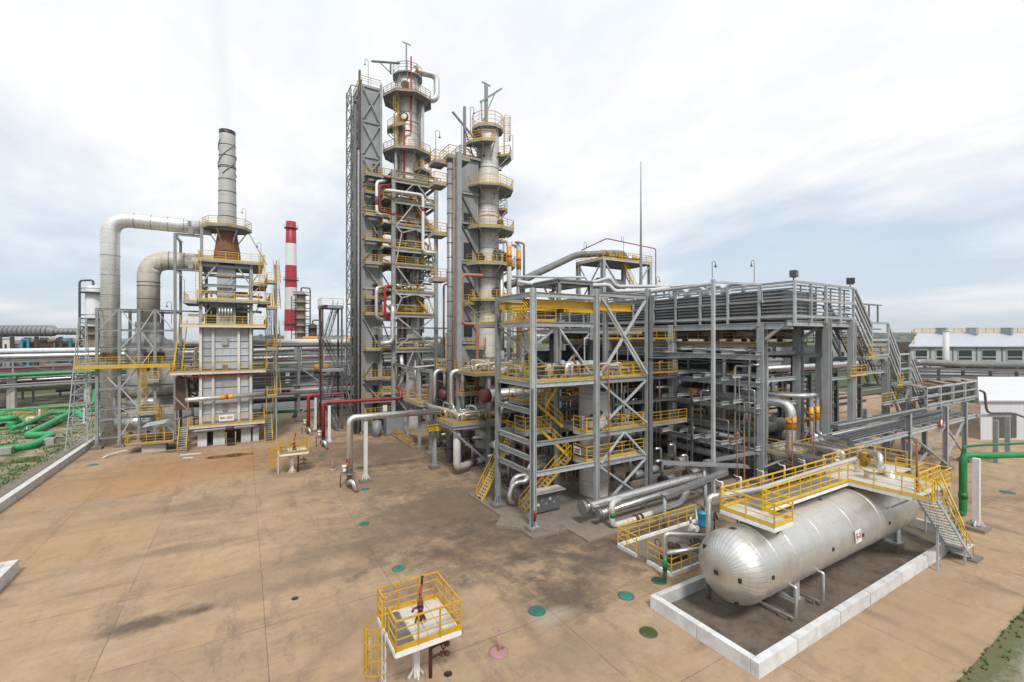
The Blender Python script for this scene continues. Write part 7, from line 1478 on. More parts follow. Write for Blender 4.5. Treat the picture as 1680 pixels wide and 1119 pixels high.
rp = [(.0, 10.05, .45, 'alu_p', 'thick pale pipe along the top of the background rack'), (-.9, 6.55, .30, 'green_l', 'green pipe hung on the near side of the background rack'), (.6, 5.75, .28, 'alu_dk', 'pale pipe under the deck of the background rack'), (-.2, 4.65, .22, 'alu_dk', 'dull pipe slung low beneath the background rack'),
      (1.5, 9.75, .26, 'brown', 'grey pipe beside the thickest pipe of the background rack'), (2.6, 9.9, .34, 'alu_dk', 'dark lagged pipe in the middle of the background rack'), (4.0, 9.8, .3, 'brown', 'brown lagged pipe at the back of the background rack'), (.8, 6.85, .22, 'rusty', 'rusty pipe on the deck of the background rack'), (2.0, 6.95, .3, 'alu_dk', 'shiny pipe on the deck of the background rack'), (3.2, 6.8, .24, 'brown', 'brown pipe on the deck of the background rack'), (4.4, 7.0, .32, 'alu_dk', 'dull thick pipe on the back of the rack deck'), (5.4, 7.4, .2, 'red', 'thin red pipe on the background rack'), (1.2, 3.6, .26, 'alu_dk', 'low dull pipe nearest the grass under the rack'), (3.0, 3.2, .3, 'rusty', 'low rusty pipe under the background rack'), (2.4, 4.9, .2, 'brown', 'brown pipe slung under the rack deck'), (3.6, 11.0, .5, 'dirtywhite', 'white thick pipe raised over the back of the rack')]
for w, z, r, mm, lb in rp:
    pts = [BR(-14, w, z), BR(40, w, z), BR(70, w, z+(.0 if r < .4 else .6)), BR(132, w, z+(0 if r < .4 else .8))]
    single_pipe('rack_pipe', lb, pts, r, mm, None, 10, 0)
# nearer trestle right of the furnace
tb = T('pipe_trestle', 'braced steel trestle carrying pale pipes between the furnace and the tall column', 'pipe rack', (9, 84, 0))
yb = G(490, 692)[1]; xb = G(490, 692)[0]
for x in (xb, xb+9.5, xb-9): 
    for y in (yb, yb+5): col(tb, x, y, 0, 12.2, .42, 'steel')
xbrace(tb, (xb+.4, yb, 1.5), (xb+9.1, yb, 1.5), (xb+9.1, yb, 8.6), (xb+.4, yb, 8.6), .18)
for z in (12.2, 9.9, 8.9, 6.2, 4.0):
    for y in (yb, yb+5): beam(tb, (xb-22, y, z), (xb+13, y, z), .28, .2, 'steel')
for k in range(9): MB().bar((xb-20+k*3.4, yb, 8.9), (xb-20+k*3.4, yb, 12.2), .14).build('upright', M['steel_lt'], tb)
for dy, z, r, mm, lb in ((-.4, 12.9, .48, 'dirtywhite', 'thick white pipe on top of the braced trestle'), (0.6, 9.4, .26, 'alu', 'shiny pipe on the middle tier of the braced trestle'), (1.6, 8.2, .24, 'dirtywhite', 'white pipe on the lower tier of the braced trestle'), (2.6, 7.0, .3, 'alu_dk', 'dull pipe on the lower tier of the braced trestle'), (-.4, 5.9, .22, 'alu_dk', 'grey pipe on the near edge of the braced trestle'), (.8, 4.6, .26, 'alu_p', 'pale low pipe of the braced trestle'), (2.2, 3.4, .3, 'brown', 'brown low pipe of the braced trestle'), (3.4, 9.6, .34, 'rusty', 'rusty pipe at the back of the braced trestle')):
    single_pipe('rack_pipe', lb, [(xb-24, yb+dy, z), (xb+24, yb+dy, z)], r, mm, None, 10, 0)
o = T('rack_pipe', 'white pipe with a red collar low in front of the braced trestle', 'pipe', (xb, yb-1, 4)); MB().tube([(xb-10, yb-1, 5.1), (xb+8.6, yb-1, 5.3), (xb+9, yb-.6, 6.2)], .2, 10, .4).build('pipe_run', M['dirtywhite'], o); MB().tube([(xb-2.5, yb-1, 5.18), (xb-1.3, yb-1, 5.2)], .24, 10, 0).build('colour_band', M['red'], o)
o = T('rack_pipe', 'short yellow wrapped section on the braced trestle', 'pipe', (xb+3, yb-.6, 8)); MB().tube([(xb+2.2, yb-.6, 8.7), (xb+4.9, yb-.6, 8.75)], .55, 12, 0).build('pipe_run', M['orangeband'], o)
pipe('green_pipe', 'green pipe low on the ground behind the trestle', [(xb-14, yb+2, 1.6), (xb+14, yb+1, 1.6)], .28, 'green_l', bend=0)
struct('road', MB().add([(*BR(-30, 22, .02)[:2], .02), (*BR(60, 22, 0)[:2], .02), (*BR(60, 28, 0)[:2], .02), (*BR(-30, 28, 0)[:2], .02)], [(0, 1, 2, 3)]), M['asph'])
# second, darker rack behind the first
GK = 'dark lagged pipes massed behind the background rack'
rnd = random.Random(44)
for i in range(46):
    w = 9+rnd.random()*9; z = .8+rnd.random()*10.2; s0 = -14+rnd.random()*70; s1 = s0+25+rnd.random()*80
    single_pipe('rack_pipe', 'lagged pipe massed with others behind the background rack', [BR(s0, w, z), BR(min(s1, 150), w, z)], .14+.3*rnd.random(), rnd.choice(('brown', 'alu_dk', 'brown', 'rusty', 'alu_p', 'steel_dk')), GK, 8, 0)
for i in range(26): s = -12+i*6; MB().bar(BR(s, 9, 0), BR(s, 9, 11), .3).bar(BR(s, 9, 10.6), BR(s, 18, 10.6), .3).bar(BR(s, 9, 7), BR(s, 18, 7), .3).bar(BR(s, 18, 0), BR(s, 18, 11), .3).build('bent', M['steel_dk'], br)
# distant plant skyline
ch = T('striped_chimney', 'tall red and white striped chimney beyond the plant', 'chimney', at(477, 555, 230)[:2]+(0,))
cx, cy, _ = at(477.5, 555, 230); zc = lambda py: H+(HY-py)*230/740
def cr_(py): return 2.35+(py-364)/190*.85
lv = (364, 400, 436, 472, 508, 543, 599)
for i in range(6): MB().lathe([(cr_(lv[i+1]), max(zc(lv[i+1]), 0)), (cr_(lv[i]), zc(lv[i]))]+([(cr_(364)-.5, zc(364)), (cr_(364)-.5, zc(366))] if i == 0 else []), (cx, cy, 0), 28).build('red_band' if i % 2 == 0 else 'white_band', M['red' if i % 2 == 0 else 'white'], ch)
for py in (375, 460, 532): MB().lathe([(cr_(py), zc(py)), (cr_(py)+.9, zc(py)), (cr_(py)+.9, zc(py)+.15), (cr_(py), zc(py)+.15)], (cx, cy, 0), 20).ring((cx, cy, zc(py)+1.2), cr_(py)+.9, .08, 20).build('gallery', M['steel_dk'], ch)
def far_column(px, py0, D, r, lab, mm, plats, pcol='steel_dk', side=1):
    x, y, _ = at(px, 555, D); zt = H+(HY-py0)*D/740
    o = T('distant_column', lab, 'distillation column', (x, y, 0))
    MB().lathe([(r, 0), (r, zt-r*.6), (r*.7, zt-.15), (.001, zt)], (x, y, 0), 20).build('shell', M[mm], o)
    for f in plats: z = zt*f; MB().lathe([(r, z), (r*1.8, z), (r*1.8, z+.25), (r, z+.25)], (x, y, 0), 14).ring((x, y, z+1.2), r*1.8, .09, 14).build('platform', M[pcol], o)
    MB().tube([(x, y, zt-.2), (x, y, zt+1.5), (x+side*r*1.9, y-side*r, zt+1.3), (x+side*r*1.9, y-side*r, 2)], r*.16, 8, r*.5).build('overhead_line', M[pcol], o)
    return x, y, zt, o
x, y, zt, o = far_column(153, 468, 130, 1.75, 'distant white column with dark pipes beyond the lattice mast', 'dirtywhite', (.92, .66, .58, .5), 'steel_dk', -1)
MB().box(x-1.9, y-1.9, .0, x+2.2, y+2.2, 17).build('brown_frame', M['rusty'], o)
x, y, zt, o = far_column(494, 478, 185, 1.7, 'distant brown column with galleries in front of the striped chimney', 'rusty', (.95, .85, .75, .65, .56, .47), 'brown', 1)
for dx in (-3.4, -1.9): 
    MB().bar((x+dx, y+dx*-.6, 0), (x+dx, y+dx*-.6, zt-2), .3).build('frame_post', M['brown'], o)
for k in range(9): MB().bar((x-3.4, y+2, 3+k*3), (x-1.7, y+1, 3+k*3), .2).build('frame_beam', M['brown'], o)
far_column(513, 531, 185, 1.6, 'squat dark brown distant column beside the taller brown one', 'brown', (.9, .7), 'brown', 1)
lt = T('lattice_mast', 'thin dark distant lattice mast just beyond the furnace', 'mast', at(442, 555, 150)[:2]+(0,)); x, y, _ = at(442, 555, 150)
for dx, dy in ((-.8, 0), (.8, 0), (0, .9)): MB().bar((x+dx*1.3, y+dy*1.3, 0), (x+dx*.6, y+dy*.6, 23.5), .16).build('leg', M['steel_dk'], lt)
for k in range(9): f = 1.3-.7*k/9; MB().bar((x-.8*f, y, k*2.6), (x+.8*f, y, k*2.6+2.6), .12).bar((x+.8*f, y, k*2.6), (x-.8*f, y, k*2.6+2.6), .12).build('lattice', M['steel_dk'], lt)
du2 = T('ribbed_duct', 'huge grey ribbed duct running level on the far skyline', 'duct', at(40, 543, 150)); a = V(at(-60, 543, 150)); b = V(at(87, 543, 150)); c = V(at(91, 544, 150)); d = V(at(152, 544, 150))
MB().tube([a, b, c, d], [1.8, 1.8, 1.05, 1.05], 22, 0).build('duct_shell', M['clad'], du2)
for k in range(19): q = a+(b-a)*(k+.5)/19; e = (b-a).normalized(); MB().tube([q-e*.12, q+e*.12], 1.9, 22, 0).build('rib', M['steel_dk'], du2)
for k in range(8): q = c+(d-c)*(k+.3)/8; e = (d-c).normalized(); MB().tube([q-e*.1, q+e*.1], 1.14, 18, 0).build('rib', M['steel_dk'], du2)
for px in (20, 60, 100, 140): q = at(px, 553, 150); MB().bar((q[0], q[1], 0), (q[0], q[1], 14), .9).build('pier', M['brown'], du2)
yo = T('orange_duct', 'long orange yellow duct on the far skyline beside the tall column', 'duct', at(540, 556, 175)); MB().tube([at(498, 556, 175), at(600, 556, 175)], 1.0, 16, 0).build('duct_shell', M['orangeband'], yo)
rnd = random.Random(17)
for k, (p0, p1, py0, D, mm, lb) in enumerate(((-40, 4, 553, 165, 'brown', 'dark brown rusted furnace house at the far edge of the plant'), (4, 24, 557, 160, 'dirtywhite', 'white far house with a dark window strip under the ribbed duct'), (36, 60, 563, 155, 'brown', 'rusty brown exchanger block with pale doors under the ribbed duct'), (63, 88, 563, 155, 'rusty', 'second rusty exchanger block under the ribbed duct'), (90, 145, 564, 155, 'brown', 'long dark brown block with round drums below the narrower duct'), (380, 470, 566, 190, 'steel_dk', 'low dark far plant building behind the furnace stair'), (505, 560, 566, 195, 'rusty', 'low rusty far plant building under the orange duct'), (196, 330, 566, 175, 'clad', 'low grey far plant building seen between the furnace ducts'), (24, 36, 566, 170, 'pilaster', 'cream far hut between the rusted blocks'))):
    o = T('plant_building', lb, 'building', at((p0+p1)/2, 560, D)[:2]+(0,)); zt = H+(HY-py0)*D/740
    q = [at(p, 555, d)[:2] for p, d in ((p0, D), (p1, D), (p1, D+9), (p0, D+9))]
    MB().poly(q, 0, zt).build('wall', M[mm], o); MB().poly([(V(z)*1.0+V((0, 0))).to_tuple() if False else z for z in q], zt+.003, zt+.3).build('roof', M['brown' if k % 2 else 'steel_dk'], o)
    n = max(2, int((p1-p0)/9))
    for i in range(n):
        px = p0+(p1-p0)*(i+.5)/n; a = at(px-1.6, 555, D-.1); b = at(px+1.6, 555, D-.1); MB().add([(a[0], a[1], zt-4.5), (b[0], b[1], zt-4.5), (b[0], b[1], zt-1.6), (a[0], a[1], zt-1.6)], [(0, 1, 2, 3)]).build('window' if mm in ('dirtywhite', 'clad', 'pilaster') else 'door', M['black' if i % 2 else ('pilaster' if mm == 'brown' else 'glass')], o)
    for i in range(n): 
        px = p0+(p1-p0)*(i+.3)/n; c = at(px, 555, D+3)
        if mm in ('brown', 'rusty', 'steel_dk'): MB().cyl((c[0], c[1], zt+1.0), (c[0]+2.5, c[1]+1.5, zt+1.0), 1.0, n=12).build('roof_drum', M['rusty' if i % 2 else 'brown'], o)
for k, (px, py, D, lb) in enumerate(((40, 557, 150, 'blue steel gantry frame beneath the ribbed duct'), (105, 557, 150, 'longer blue steel gantry under the narrow duct'), (208, 557, 170, 'blue gantry glimpsed between the silver and rusty ducts'))):
    o = T('blue_gantry', lb, 'gantry', at(px, 560, D)[:2]+(0,)); a = at(px-4, py, D); b = at(px+6+4*(k == 1), py, D)
    MB().bar(a, b, .5, .6).build('beam', M['blue'], o)
    for q in (a, b): MB().bar((q[0], q[1], 0), q, .5).build('post', M['blue'], o)
for k in range(6):
    px = (428, 437, 449, 455, 462, 523)[k]; q = at(px, 548+k % 3*3, 180+k*3); o = T('vent_stub', 'small dark vent stack on the far skyline beyond the furnace', 'vent stack', (q[0], q[1], 0), 'dark vents on the far skyline'); MB().tube([(q[0], q[1], 0), q], .5+.2*(k % 2), 10, 0).build('stack_body', M['steel_dk'], o)
# ---------------------------------------------------------------- crowded pipework inside the unit
M['blocker_dk'] = paint('light_block_sheet', (.055, .057, .06), .8, 0, .5, .1)  # for the added walls that keep light out of the unit
rnd = random.Random(77)
ir = T('inner_rack', 'dark inner pipe rack between the crane frame and the tall columns', 'pipe rack', (30, 45, 0))
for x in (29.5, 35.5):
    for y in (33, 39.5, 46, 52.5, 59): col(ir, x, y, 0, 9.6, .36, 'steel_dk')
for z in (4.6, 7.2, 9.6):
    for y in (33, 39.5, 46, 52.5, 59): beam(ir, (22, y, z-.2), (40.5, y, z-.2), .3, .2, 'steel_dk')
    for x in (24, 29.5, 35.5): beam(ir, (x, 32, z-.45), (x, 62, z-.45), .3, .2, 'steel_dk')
for (a, b, c, d, z) in ((29.6, 33, 35.4, 46, 9.75), (35.6, 33, 40.8, 62, 9.8), (24, 46.8, 35, 62, 9.78), (29, 33, 40, 60, 13.3)): MB().box(a, b, z, c, d, z+.06).build('deck', M['steel_dk'], ir)  # large opaque plates added overhead to deepen the shade below
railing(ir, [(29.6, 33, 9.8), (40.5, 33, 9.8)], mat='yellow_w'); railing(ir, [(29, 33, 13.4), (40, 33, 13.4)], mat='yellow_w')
GRP = 'pipes packed between the crane frame and the columns'
mats = ('alu_p', 'alu_dk', 'alu_dk', 'alu', 'brown', 'rusty', 'white_r', 'alu_p')
LB = 'process pipe packed deep among others in the shade of the unit'
for i in range(70):
    x = 21+rnd.random()*19; y = 33+rnd.random()*26; z = rnd.choice((1.0, 2.2, 3.4, 4.8, 5.2, 7.4, 7.8, 8.8))+rnd.random()*.4; L = 4+rnd.random()*12; r = .08+.22*rnd.random()**2; k = rnd.random()
    if k < .42: pts = [(x, y, z), (min(x+L, 41), y, z), (min(x+L, 41), y, max(.3, z-2))]
    elif k < .75: pts = [(x, y, max(.3, z-2.5)), (x, y, z), (x, min(y+L, 62), z)]
    else: pts = [(x, y, .3), (x, y, z), (x+1.2, y, z), (x+1.2, y+.3, .4)]
    single_pipe('process_pipe', LB, pts, r, rnd.choice(mats), GRP, 8, r*3)
for i in range(46):
    x = 43+rnd.random()*9; y = 26+rnd.random()*34; z = rnd.choice((1.2, 2.8, 4.2, 6.0, 7.6, 9.4, 11))+rnd.random()*.4; L = 3+rnd.random()*14; r = .08+.24*rnd.random()**2; k = rnd.random()
    if k < .3: pts = [(x, y, z), (min(x+L, 54), y, z), (min(x+L, 54), y, max(.3, z-3))]
    elif k < .6: pts = [(x, y, max(.3, z-3.5)), (x, y, z), (x, min(y+L, 62), z)]
    else: pts = [(x, y, .3), (x, y, z+1.5), (x+.8, y, z+1.5), (x+.8, y+.3, 12)]
    single_pipe('process_pipe', 'process pipe in the dark space beneath the air coolers', pts, r, rnd.choice(mats), 'pipes in the dark beneath the air coolers', 8, r*3)
# pumps in rows along the lanes
def pump(p, lab, grp):
    o = T('process_pump', lab, 'pump', p, grp); x, y, _ = p
    MB().box(x-.8, y-.45, 0, x+1.2, y+.45, .35).build('base', M['pads'], o); MB().cyl((x+.1, y, .8), (x+1.1, y, .8), .34, n=12).build('motor', M['clad'], o); MB().cyl((x-.6, y, .8), (x-.2, y, .8), .42, n=12).cyl((x-.2, y, .8), (x+.1, y, .8), .14, n=8).build('casing', M['brown'], o)
    MB().tube([(x-.4, y, 1.1), (x-.4, y, 2.6), (x-1.2, y, 2.6)], .13, 8, .3).build('discharge', M['alu_p'], o); return o
p0 = pump((20.6, 34.6, 0), 'dark process pump on a plinth in the shade under the pipe decks', 'process pumps under the pipe decks')
for x, y in ((20.6, 37), (20.6, 42), (21.5, 44.8), (20.4, 48), (20.6, 51.5), (24.5, 34.5), (27.5, 33.6), (31, 30.2), (33.5, 30.6), (36, 31), (38.5, 31.4), (32.5, 27.8), (36, 27.9)): dup(p0, (x, y, 0))
for i, (x, y, r, h, lb) in enumerate(((44.8, 31, 1.0, 11.0, 'dark upright drum behind the second ledge of the coolers'), (45.2, 40, 1.2, 11.5, 'far dark upright drum beneath the coolers'), (33, 36.5, .95, 8.8, 'grey upright drum between the crane frame and the coolers'), (38.6, 41, 1.2, 9.0, 'thick grey upright drum deep behind the slender post'), (24.8, 54, .9, 8.5, 'grey upright drum between the two tall columns'))):
    o = T('vertical_drum', lb, 'drum', (x, y, 0)); MB().lathe([(r, 0), (r, h-.5), (r*.7, h-.12), (.001, h)], (x, y, 0), 22).build('shell', M['alu_dk' if i % 2 else 'hood'], o); MB().ring((x, y, h*.6), r+.01, .04, 22).build('seam_band', M['galv'], o)
for i, (x, y, z, r, L, lb) in enumerate(((43.2, 27.2, 4.2, .7, 7, 'dull horizontal drum behind the lower cooler ledges'), (31, 41, 6.4, .7, 6, 'silver horizontal exchanger behind the crane frame vessel'), (31, 35, 3.4, .6, 7, 'low silver exchanger behind the crane frame'), (44, 36, 8.3, .75, 7, 'upper horizontal drum under the cooler fans'), (29.5, 47, 11.2, .7, 7, 'exchanger on the inner deck behind the shorter column'))):
    o = T('horizontal_drum', lb, 'drum', (x, y, z)); MB().lathe([(.001, x-.3), (r*.8, x-.15), (r, x+.1), (r, x+L), (r*.8, x+L+.25), (.001, x+L+.35)], (0, y, z), 20, 'X').build('shell', M['alu' if i % 2 else 'alu_dk'], o)
    for f in (.2, .8): MB().box(x+L*f-.12, y-r*.8, z-r-1.4, x+L*f+.12, y+r*.8, z-r*.6).build('saddle', M['steel_dk'], o)
# dark walls added to block light entering the unit from behind
for x0, y0, x1, y1, h, lb in ((46.0, 27.5, 46.4, 60, 12.4, 'added dark wall blocking light beneath the air coolers'), (22.5, 60.5, 41, 61, 9.3, 'added dark wall blocking light behind the inner pipe rack'), (40.0, 38, 40.4, 60, 9.3, 'added dark wall blocking light between the inner rack and the coolers')):
    o = T('light_block_wall', lb, 'light blocker', (x0, y0, 0)); MB().box(x0, y0, 0, x1, y1, h).build('blocker_sheet', M['blocker_dk'], o)
# valves, fittings and yellow railed walks in the unit
LV = 'small handwheel valve among the packed pipes of the unit'
for i in range(44):
    if i < 26: p = (19.6+rnd.random()*20, 31.6+rnd.random()*8, rnd.choice((1.0, 3.0, 5.6, 7.9, 10.9)))
    else: p = (42.1+rnd.random()*.8, 25+rnd.random()*14, rnd.choice((1.4, 3.8, 5.2, 7.9, 10.0)))
    o = T('pipe_valve', LV, 'valve', p, 'small valves among the packed pipes'); valve(o, p, rnd.choice(((1, 0, 0), (0, 1, 0))), .16+.1*rnd.random(), rnd.choice(('brown', 'galv', 'alu_p', 'yellow_w', 'dkred')), rnd.choice(('black', 'dkred', 'black')))
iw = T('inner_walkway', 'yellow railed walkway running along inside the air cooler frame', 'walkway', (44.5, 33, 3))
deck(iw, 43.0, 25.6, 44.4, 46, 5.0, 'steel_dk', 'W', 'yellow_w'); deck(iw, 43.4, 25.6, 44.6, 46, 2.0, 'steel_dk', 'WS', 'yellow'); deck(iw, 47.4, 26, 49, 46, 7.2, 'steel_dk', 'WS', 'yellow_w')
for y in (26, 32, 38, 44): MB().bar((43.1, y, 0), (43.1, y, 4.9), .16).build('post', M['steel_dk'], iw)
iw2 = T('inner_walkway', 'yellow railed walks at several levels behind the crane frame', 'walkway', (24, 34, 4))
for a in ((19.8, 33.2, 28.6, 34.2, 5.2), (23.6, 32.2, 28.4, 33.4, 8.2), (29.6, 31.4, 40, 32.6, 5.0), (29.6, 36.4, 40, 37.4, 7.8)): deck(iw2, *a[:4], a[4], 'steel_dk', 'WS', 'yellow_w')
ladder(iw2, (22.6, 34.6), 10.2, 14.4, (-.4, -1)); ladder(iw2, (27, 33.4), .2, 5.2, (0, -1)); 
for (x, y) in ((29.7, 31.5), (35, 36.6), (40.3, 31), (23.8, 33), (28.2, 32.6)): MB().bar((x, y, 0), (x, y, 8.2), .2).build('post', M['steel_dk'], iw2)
# plant beyond the coolers
bc = T('back_rack', 'dark pipe rack standing beyond the air coolers and the cable gallery', 'pipe rack', (64, 40, 0))
for x in (57, 64, 71, 78):
    for y in (31, 38, 46, 58): col(bc, x, y, 0, 9, .5, 'steel_dk')
for z in (4.2, 6.6, 8.9):
    for y in (31, 38, 46, 58): beam(bc, (54, y, z), (80, y, z), .4, .3, 'steel_dk')
for x in (57, 64, 71, 78): beam(bc, (x, 31, 8.6), (x, 58, 8.6), .4, .3, 'steel_dk')
for i in range(30):
    y = 31+rnd.random()*26; z = rnd.choice((1.2, 4.5, 4.7, 6.9, 7.1, 9.3)); r = .12+.3*rnd.random()
    single_pipe('rack_pipe', 'long pipe on the rack beyond the air coolers', [(53+rnd.random()*4, y, z), (76+rnd.random()*22, y, z)], r, rnd.choice(('alu_dk', 'alu_p', 'brown', 'dirtywhite', 'rusty')), 'pipes on the rack beyond the coolers', 8, 0)
bl = T('substation', 'low grey brick substation partly seen beyond the air coolers', 'building', (70, 66, 0)); MB().box(58, 62, 0, 92, 76, 6).build('wall', M['conc'], bl); MB().poly([(57.6, 61.6), (92.4, 61.6), (92.4, 76.4), (57.6, 76.4)], 6.01, 6.4).build('roof', M['steel_dk'], bl)
for k in range(8): MB().box(59.5+k*4, 61.9, 2.0, 61.6+k*4, 61.97, 4.4).build('window', M['glass'], bl)
bl2 = T('pump_house', 'long low plant hall far behind the tall column frame', 'building', (40, 92, 0)); MB().box(14, 86, 0, 66, 96, 8.5).build('wall', M['clad'], bl2); MB().poly([(13.6, 85.6), (66.4, 85.6), (66.4, 96.4), (13.6, 96.4)], 8.51, 8.9).build('roof', M['steel_dk'], bl2)
for k in range(12): MB().box(16+k*4.2, 85.9, 3.0, 18.4+k*4.2, 85.97, 6).build('window', M['glass'], bl2)
# ---------------------------------------------------------------- finer fittings
rnd = random.Random(31)
# slim vertical pipes beside the corner post of the coolers
GV = 'slim silver risers at the corner of the cooler frame'
for px, y0, y1, r in ((1206, 600, 790, .1), (1213, 615, 790, .07), (1221, 660, 780, .08), (1229, 598, 770, .09), (1238, 640, 792, .07), (1195, 690, 770, .06), (1150, 640, 700, .08), (1083, 635, 740, .1), (1128, 700, 745, .07), (1137, 690, 742, .07)):
    p = oX(px, y0, 41.05); q = oX(px, y1, 41.05); w = rnd.choice((-.8, .8, 1.4))
    single_pipe('slim_riser', 'slim silver riser bent at its head near the ledge beams', [(41.05, p[1], max(q[2], .1)), (41.05, p[1], p[2]), (41.05, p[1]+w, p[2]), (42.4, p[1]+w, p[2])], r, rnd.choice(('alu', 'alu_p')), GV, 8, r*3)
# ledge stubs of differing length
for z in (11.7, 9.15, 6.75, 2.9):
    for y in (26.0, 29, 32.2): 
        x = 39.4+rnd.random()*.9; MB().ib((x, y, z+.74), (x+2.6+rnd.random()*2, y, z+.74), .3, .22, .03).build('ledge_stub', M['steel_lt'], ac)
# cable trays and conduit on the structures
def tray(par, p, q, w=.4, mat='galv'):
    MB().bar(p, q, w, .1).build('cable_tray', M[mat], par)
tray(cf, (17.2, 26.2, .4), (17.2, 26.2, 10), .14, 'steel_dk'); tray(cf, (28.6, 26.1, 11.9), (34.5, 26, 11.8), .3, 'steel_dk'); tray(cf, (28.9, 26.2, .3), (28.9, 26.2, 17), .4, 'steel_dk')
for z in (9.7, 5.0): tray(ac, (41.0, 24.8, z+1.5), (41.0, 40, z+1.5), .4, 'steel_dk')
# instruments, junction boxes and small gear on decks
GI = 'small instruments and junction boxes on the decks'
for i in range(38):
    k = i % 4
    if k == 0: p = (18+rnd.random()*10, 26.9+rnd.random()*4, 10.42)
    elif k == 1: p = (17.8+rnd.random()*4, 40.6+rnd.random()*3, 5.28)
    elif k == 2: p = (22.8+rnd.random()*5.4, 27.6+rnd.random()*.4, rnd.choice((4.12, 6.32)))
    else: p = (20+rnd.random()*6.5, 40.6+rnd.random()*5, 10.02)
    o = T('instrument_post', 'small instrument box on a short post on a railed deck', 'instrument', p, GI); x, y, z = p; h = .6+rnd.random()*.5
    MB().bar((x, y, z), (x, y, z+h), .05).build('post', M['steel_lt'], o); MB().box(x-.14, y-.1, z+h, x+.14, y+.1, z+h+.3).build('box', M[rnd.choice(('dirtywhite', 'steel', 'clad', 'blue' if i % 9 == 0 else 'steel'))], o)
GD = 'small pipes lying across the railed decks'
for i in range(42):
    k = i % 3
    if k == 0: x, y, z = 17.8+rnd.random()*9, 27.2+rnd.random()*3.8, 10.45
    elif k == 1: x, y, z = 20+rnd.random()*5, 40.8+rnd.random()*5, 10.05
    else: x, y, z = 17.4+rnd.random()*3.6, 40.3+rnd.random()*3.6, 5.3
    r = .05+.11*rnd.random(); h = .25+rnd.random()*.9; L = 1+rnd.random()*2.5
    pts = [(x, y, z), (x, y, z+h), (x+L, y, z+h), (x+L, y, z)] if rnd.random() < .6 else [(x, y, z), (x, y, z+h), (x, y+L, z+h), (x, y+L, z)]
    single_pipe('deck_pipe', 'small hooped pipe on a railed deck of the unit', pts, r, rnd.choice(('alu', 'alu_p', 'dirtywhite', 'alu_p', 'rusty')), GD, 8, r*3)
# louvre-side pipes of the crane frame: thin vertical lines and hoses
GH = 'thin vertical lines in the crane frame and below the decks'
for i in range(20):
    x = 18+rnd.random()*20; y = 31.8+rnd.random()*3; z0 = rnd.choice((.2, 3, 5.2)); z1 = z0+3+rnd.random()*6
    single_pipe('thin_line', 'thin vertical line rising through the shaded unit', [(x, y, z0), (x, y, z1), (x+.6, y, z1)], .03+.05*rnd.random(), rnd.choice(('alu_p', 'coral', 'steel_lt', 'alu', 'white')), GH, 6, .15)
# people sized extras: fire boxes, signs on railings
for p, lb in (((2.9, 67.9, .5), 'dark red drum box by the outer furnace stair foot'),):
    tag(MB().box(p[0]-.35, p[1]-.2, p[2]-.4, p[0]+.35, p[1]+.2, p[2]+.4).box(p[0]-.3, p[1]-.23, p[2]-.35, p[0]+.3, p[1]-.205, p[2]+.35).build('fire_box', M['red']), lb, 'fire box')
# red and white hose reel mark on the corner column of the crane frame
tag(MB().tube([(17.4, 26.2, .8), (17.4, 26.1, 1.2), (17.35, 26.12, 1.5)], .1, 8, .1).build('hose_valve', M['red']), 'small red hose valve at the foot of the crane frame corner post', 'valve')
# wires slung between posts
for p, q, s, lb in (((28.9, 26.3, 12.0), (41.2, 25.0, 12.4), .9, 'black cable drooping from the crane frame to the cooler post'), ((41.2, 24.4, 14.6), (41.2, 34.6, 13.2), 1.0, 'black cable slung along the cooler posts'), ((17.3, 31.4, 14.6), (17.3, 26.4, 14.2), .4, 'thin cable sagging on the crane frame side')):
    p, q = V(p), V(q); tag(MB().tube([p+(q-p)*(i/10)-V((0, 0, s*4*(i/10)*(1-i/10))) for i in range(11)], .035, 5, 0).build('cable', M['black']), lb, 'cable')
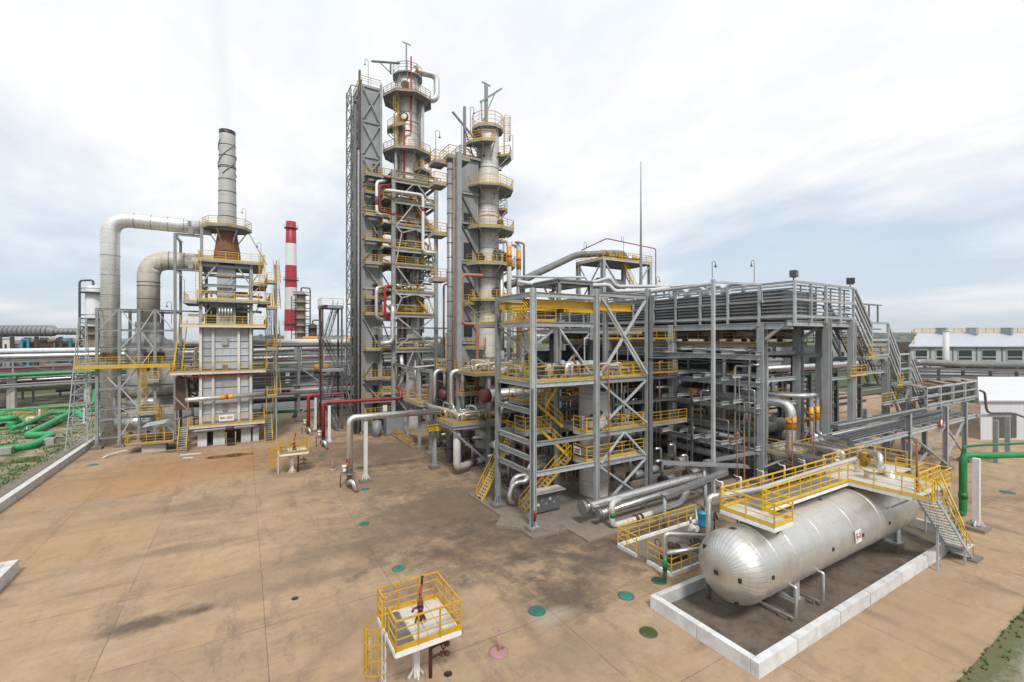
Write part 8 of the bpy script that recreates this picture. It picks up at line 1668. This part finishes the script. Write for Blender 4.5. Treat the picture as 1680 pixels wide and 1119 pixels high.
# ---------------------------------------------------------------- faint smoke over the stack
m = bpy.data.materials.new('smoke'); m.use_nodes = True; t = m.node_tree; t.nodes.clear()
out = nd(t, 'ShaderNodeOutputMaterial'); pv = nd(t, 'ShaderNodeVolumePrincipled'); pv.inputs['Color'].default_value = (.42, .42, .45, 1)
p = posn(t); nz = noise(t, mapping(t, p, (1, 1, .35)), .55, 4, .6); sp = nd(t, 'ShaderNodeSeparateXYZ'); lk(t, p, sp.inputs[0])
zf = ramp(t, sp.outputs[2], 42, 66, 1, .05); cxz = mth(t, 'ADD', SX, mth(t, 'MULTIPLY', mth(t, 'ADD', sp.outputs[2], -42), -.06))
rad = mth(t, 'SQRT', mth(t, 'ADD', mth(t, 'POWER', mth(t, 'SUBTRACT', sp.outputs[0], cxz), 2), mth(t, 'POWER', mth(t, 'ADD', sp.outputs[1], -SY), 2)))
rw = mth(t, 'ADD', .9, mth(t, 'MULTIPLY', mth(t, 'ADD', sp.outputs[2], -42), .07))
ed = mth(t, 'SUBTRACT', 1.0, mth(t, 'DIVIDE', rad, rw), True)
lk(t, mth(t, 'MULTIPLY', mth(t, 'MULTIPLY', mth(t, 'MULTIPLY', ramp(t, nz, .32, .62, 0, 1), zf), ed), .12), pv.inputs['Density']); lk(t, pv.outputs[0], out.inputs['Volume'])
sm = MB().lathe([(.001, 42.1), (1.0, 42.1), (2.2, 54), (3.2, 66), (.001, 66)], (SX-.7, SY, 0), 16)
struct('smoke', sm, m, 'stuff')
# ---------------------------------------------------------------- air of the place
def haze(density):
    m = bpy.data.materials.new('haze'); m.use_nodes = True; t = m.node_tree; t.nodes.clear()
    out = nd(t, 'ShaderNodeOutputMaterial'); pv = nd(t, 'ShaderNodeVolumePrincipled'); pv.inputs['Color'].default_value = (.95, .97, 1.0, 1); pv.inputs['Density'].default_value = density
    lk(t, pv.outputs[0], out.inputs['Volume'])
    return struct('haze', MB().box(-3600, -3600, -2, 5600, 5600, 80), m, 'stuff')
haze(.00012)
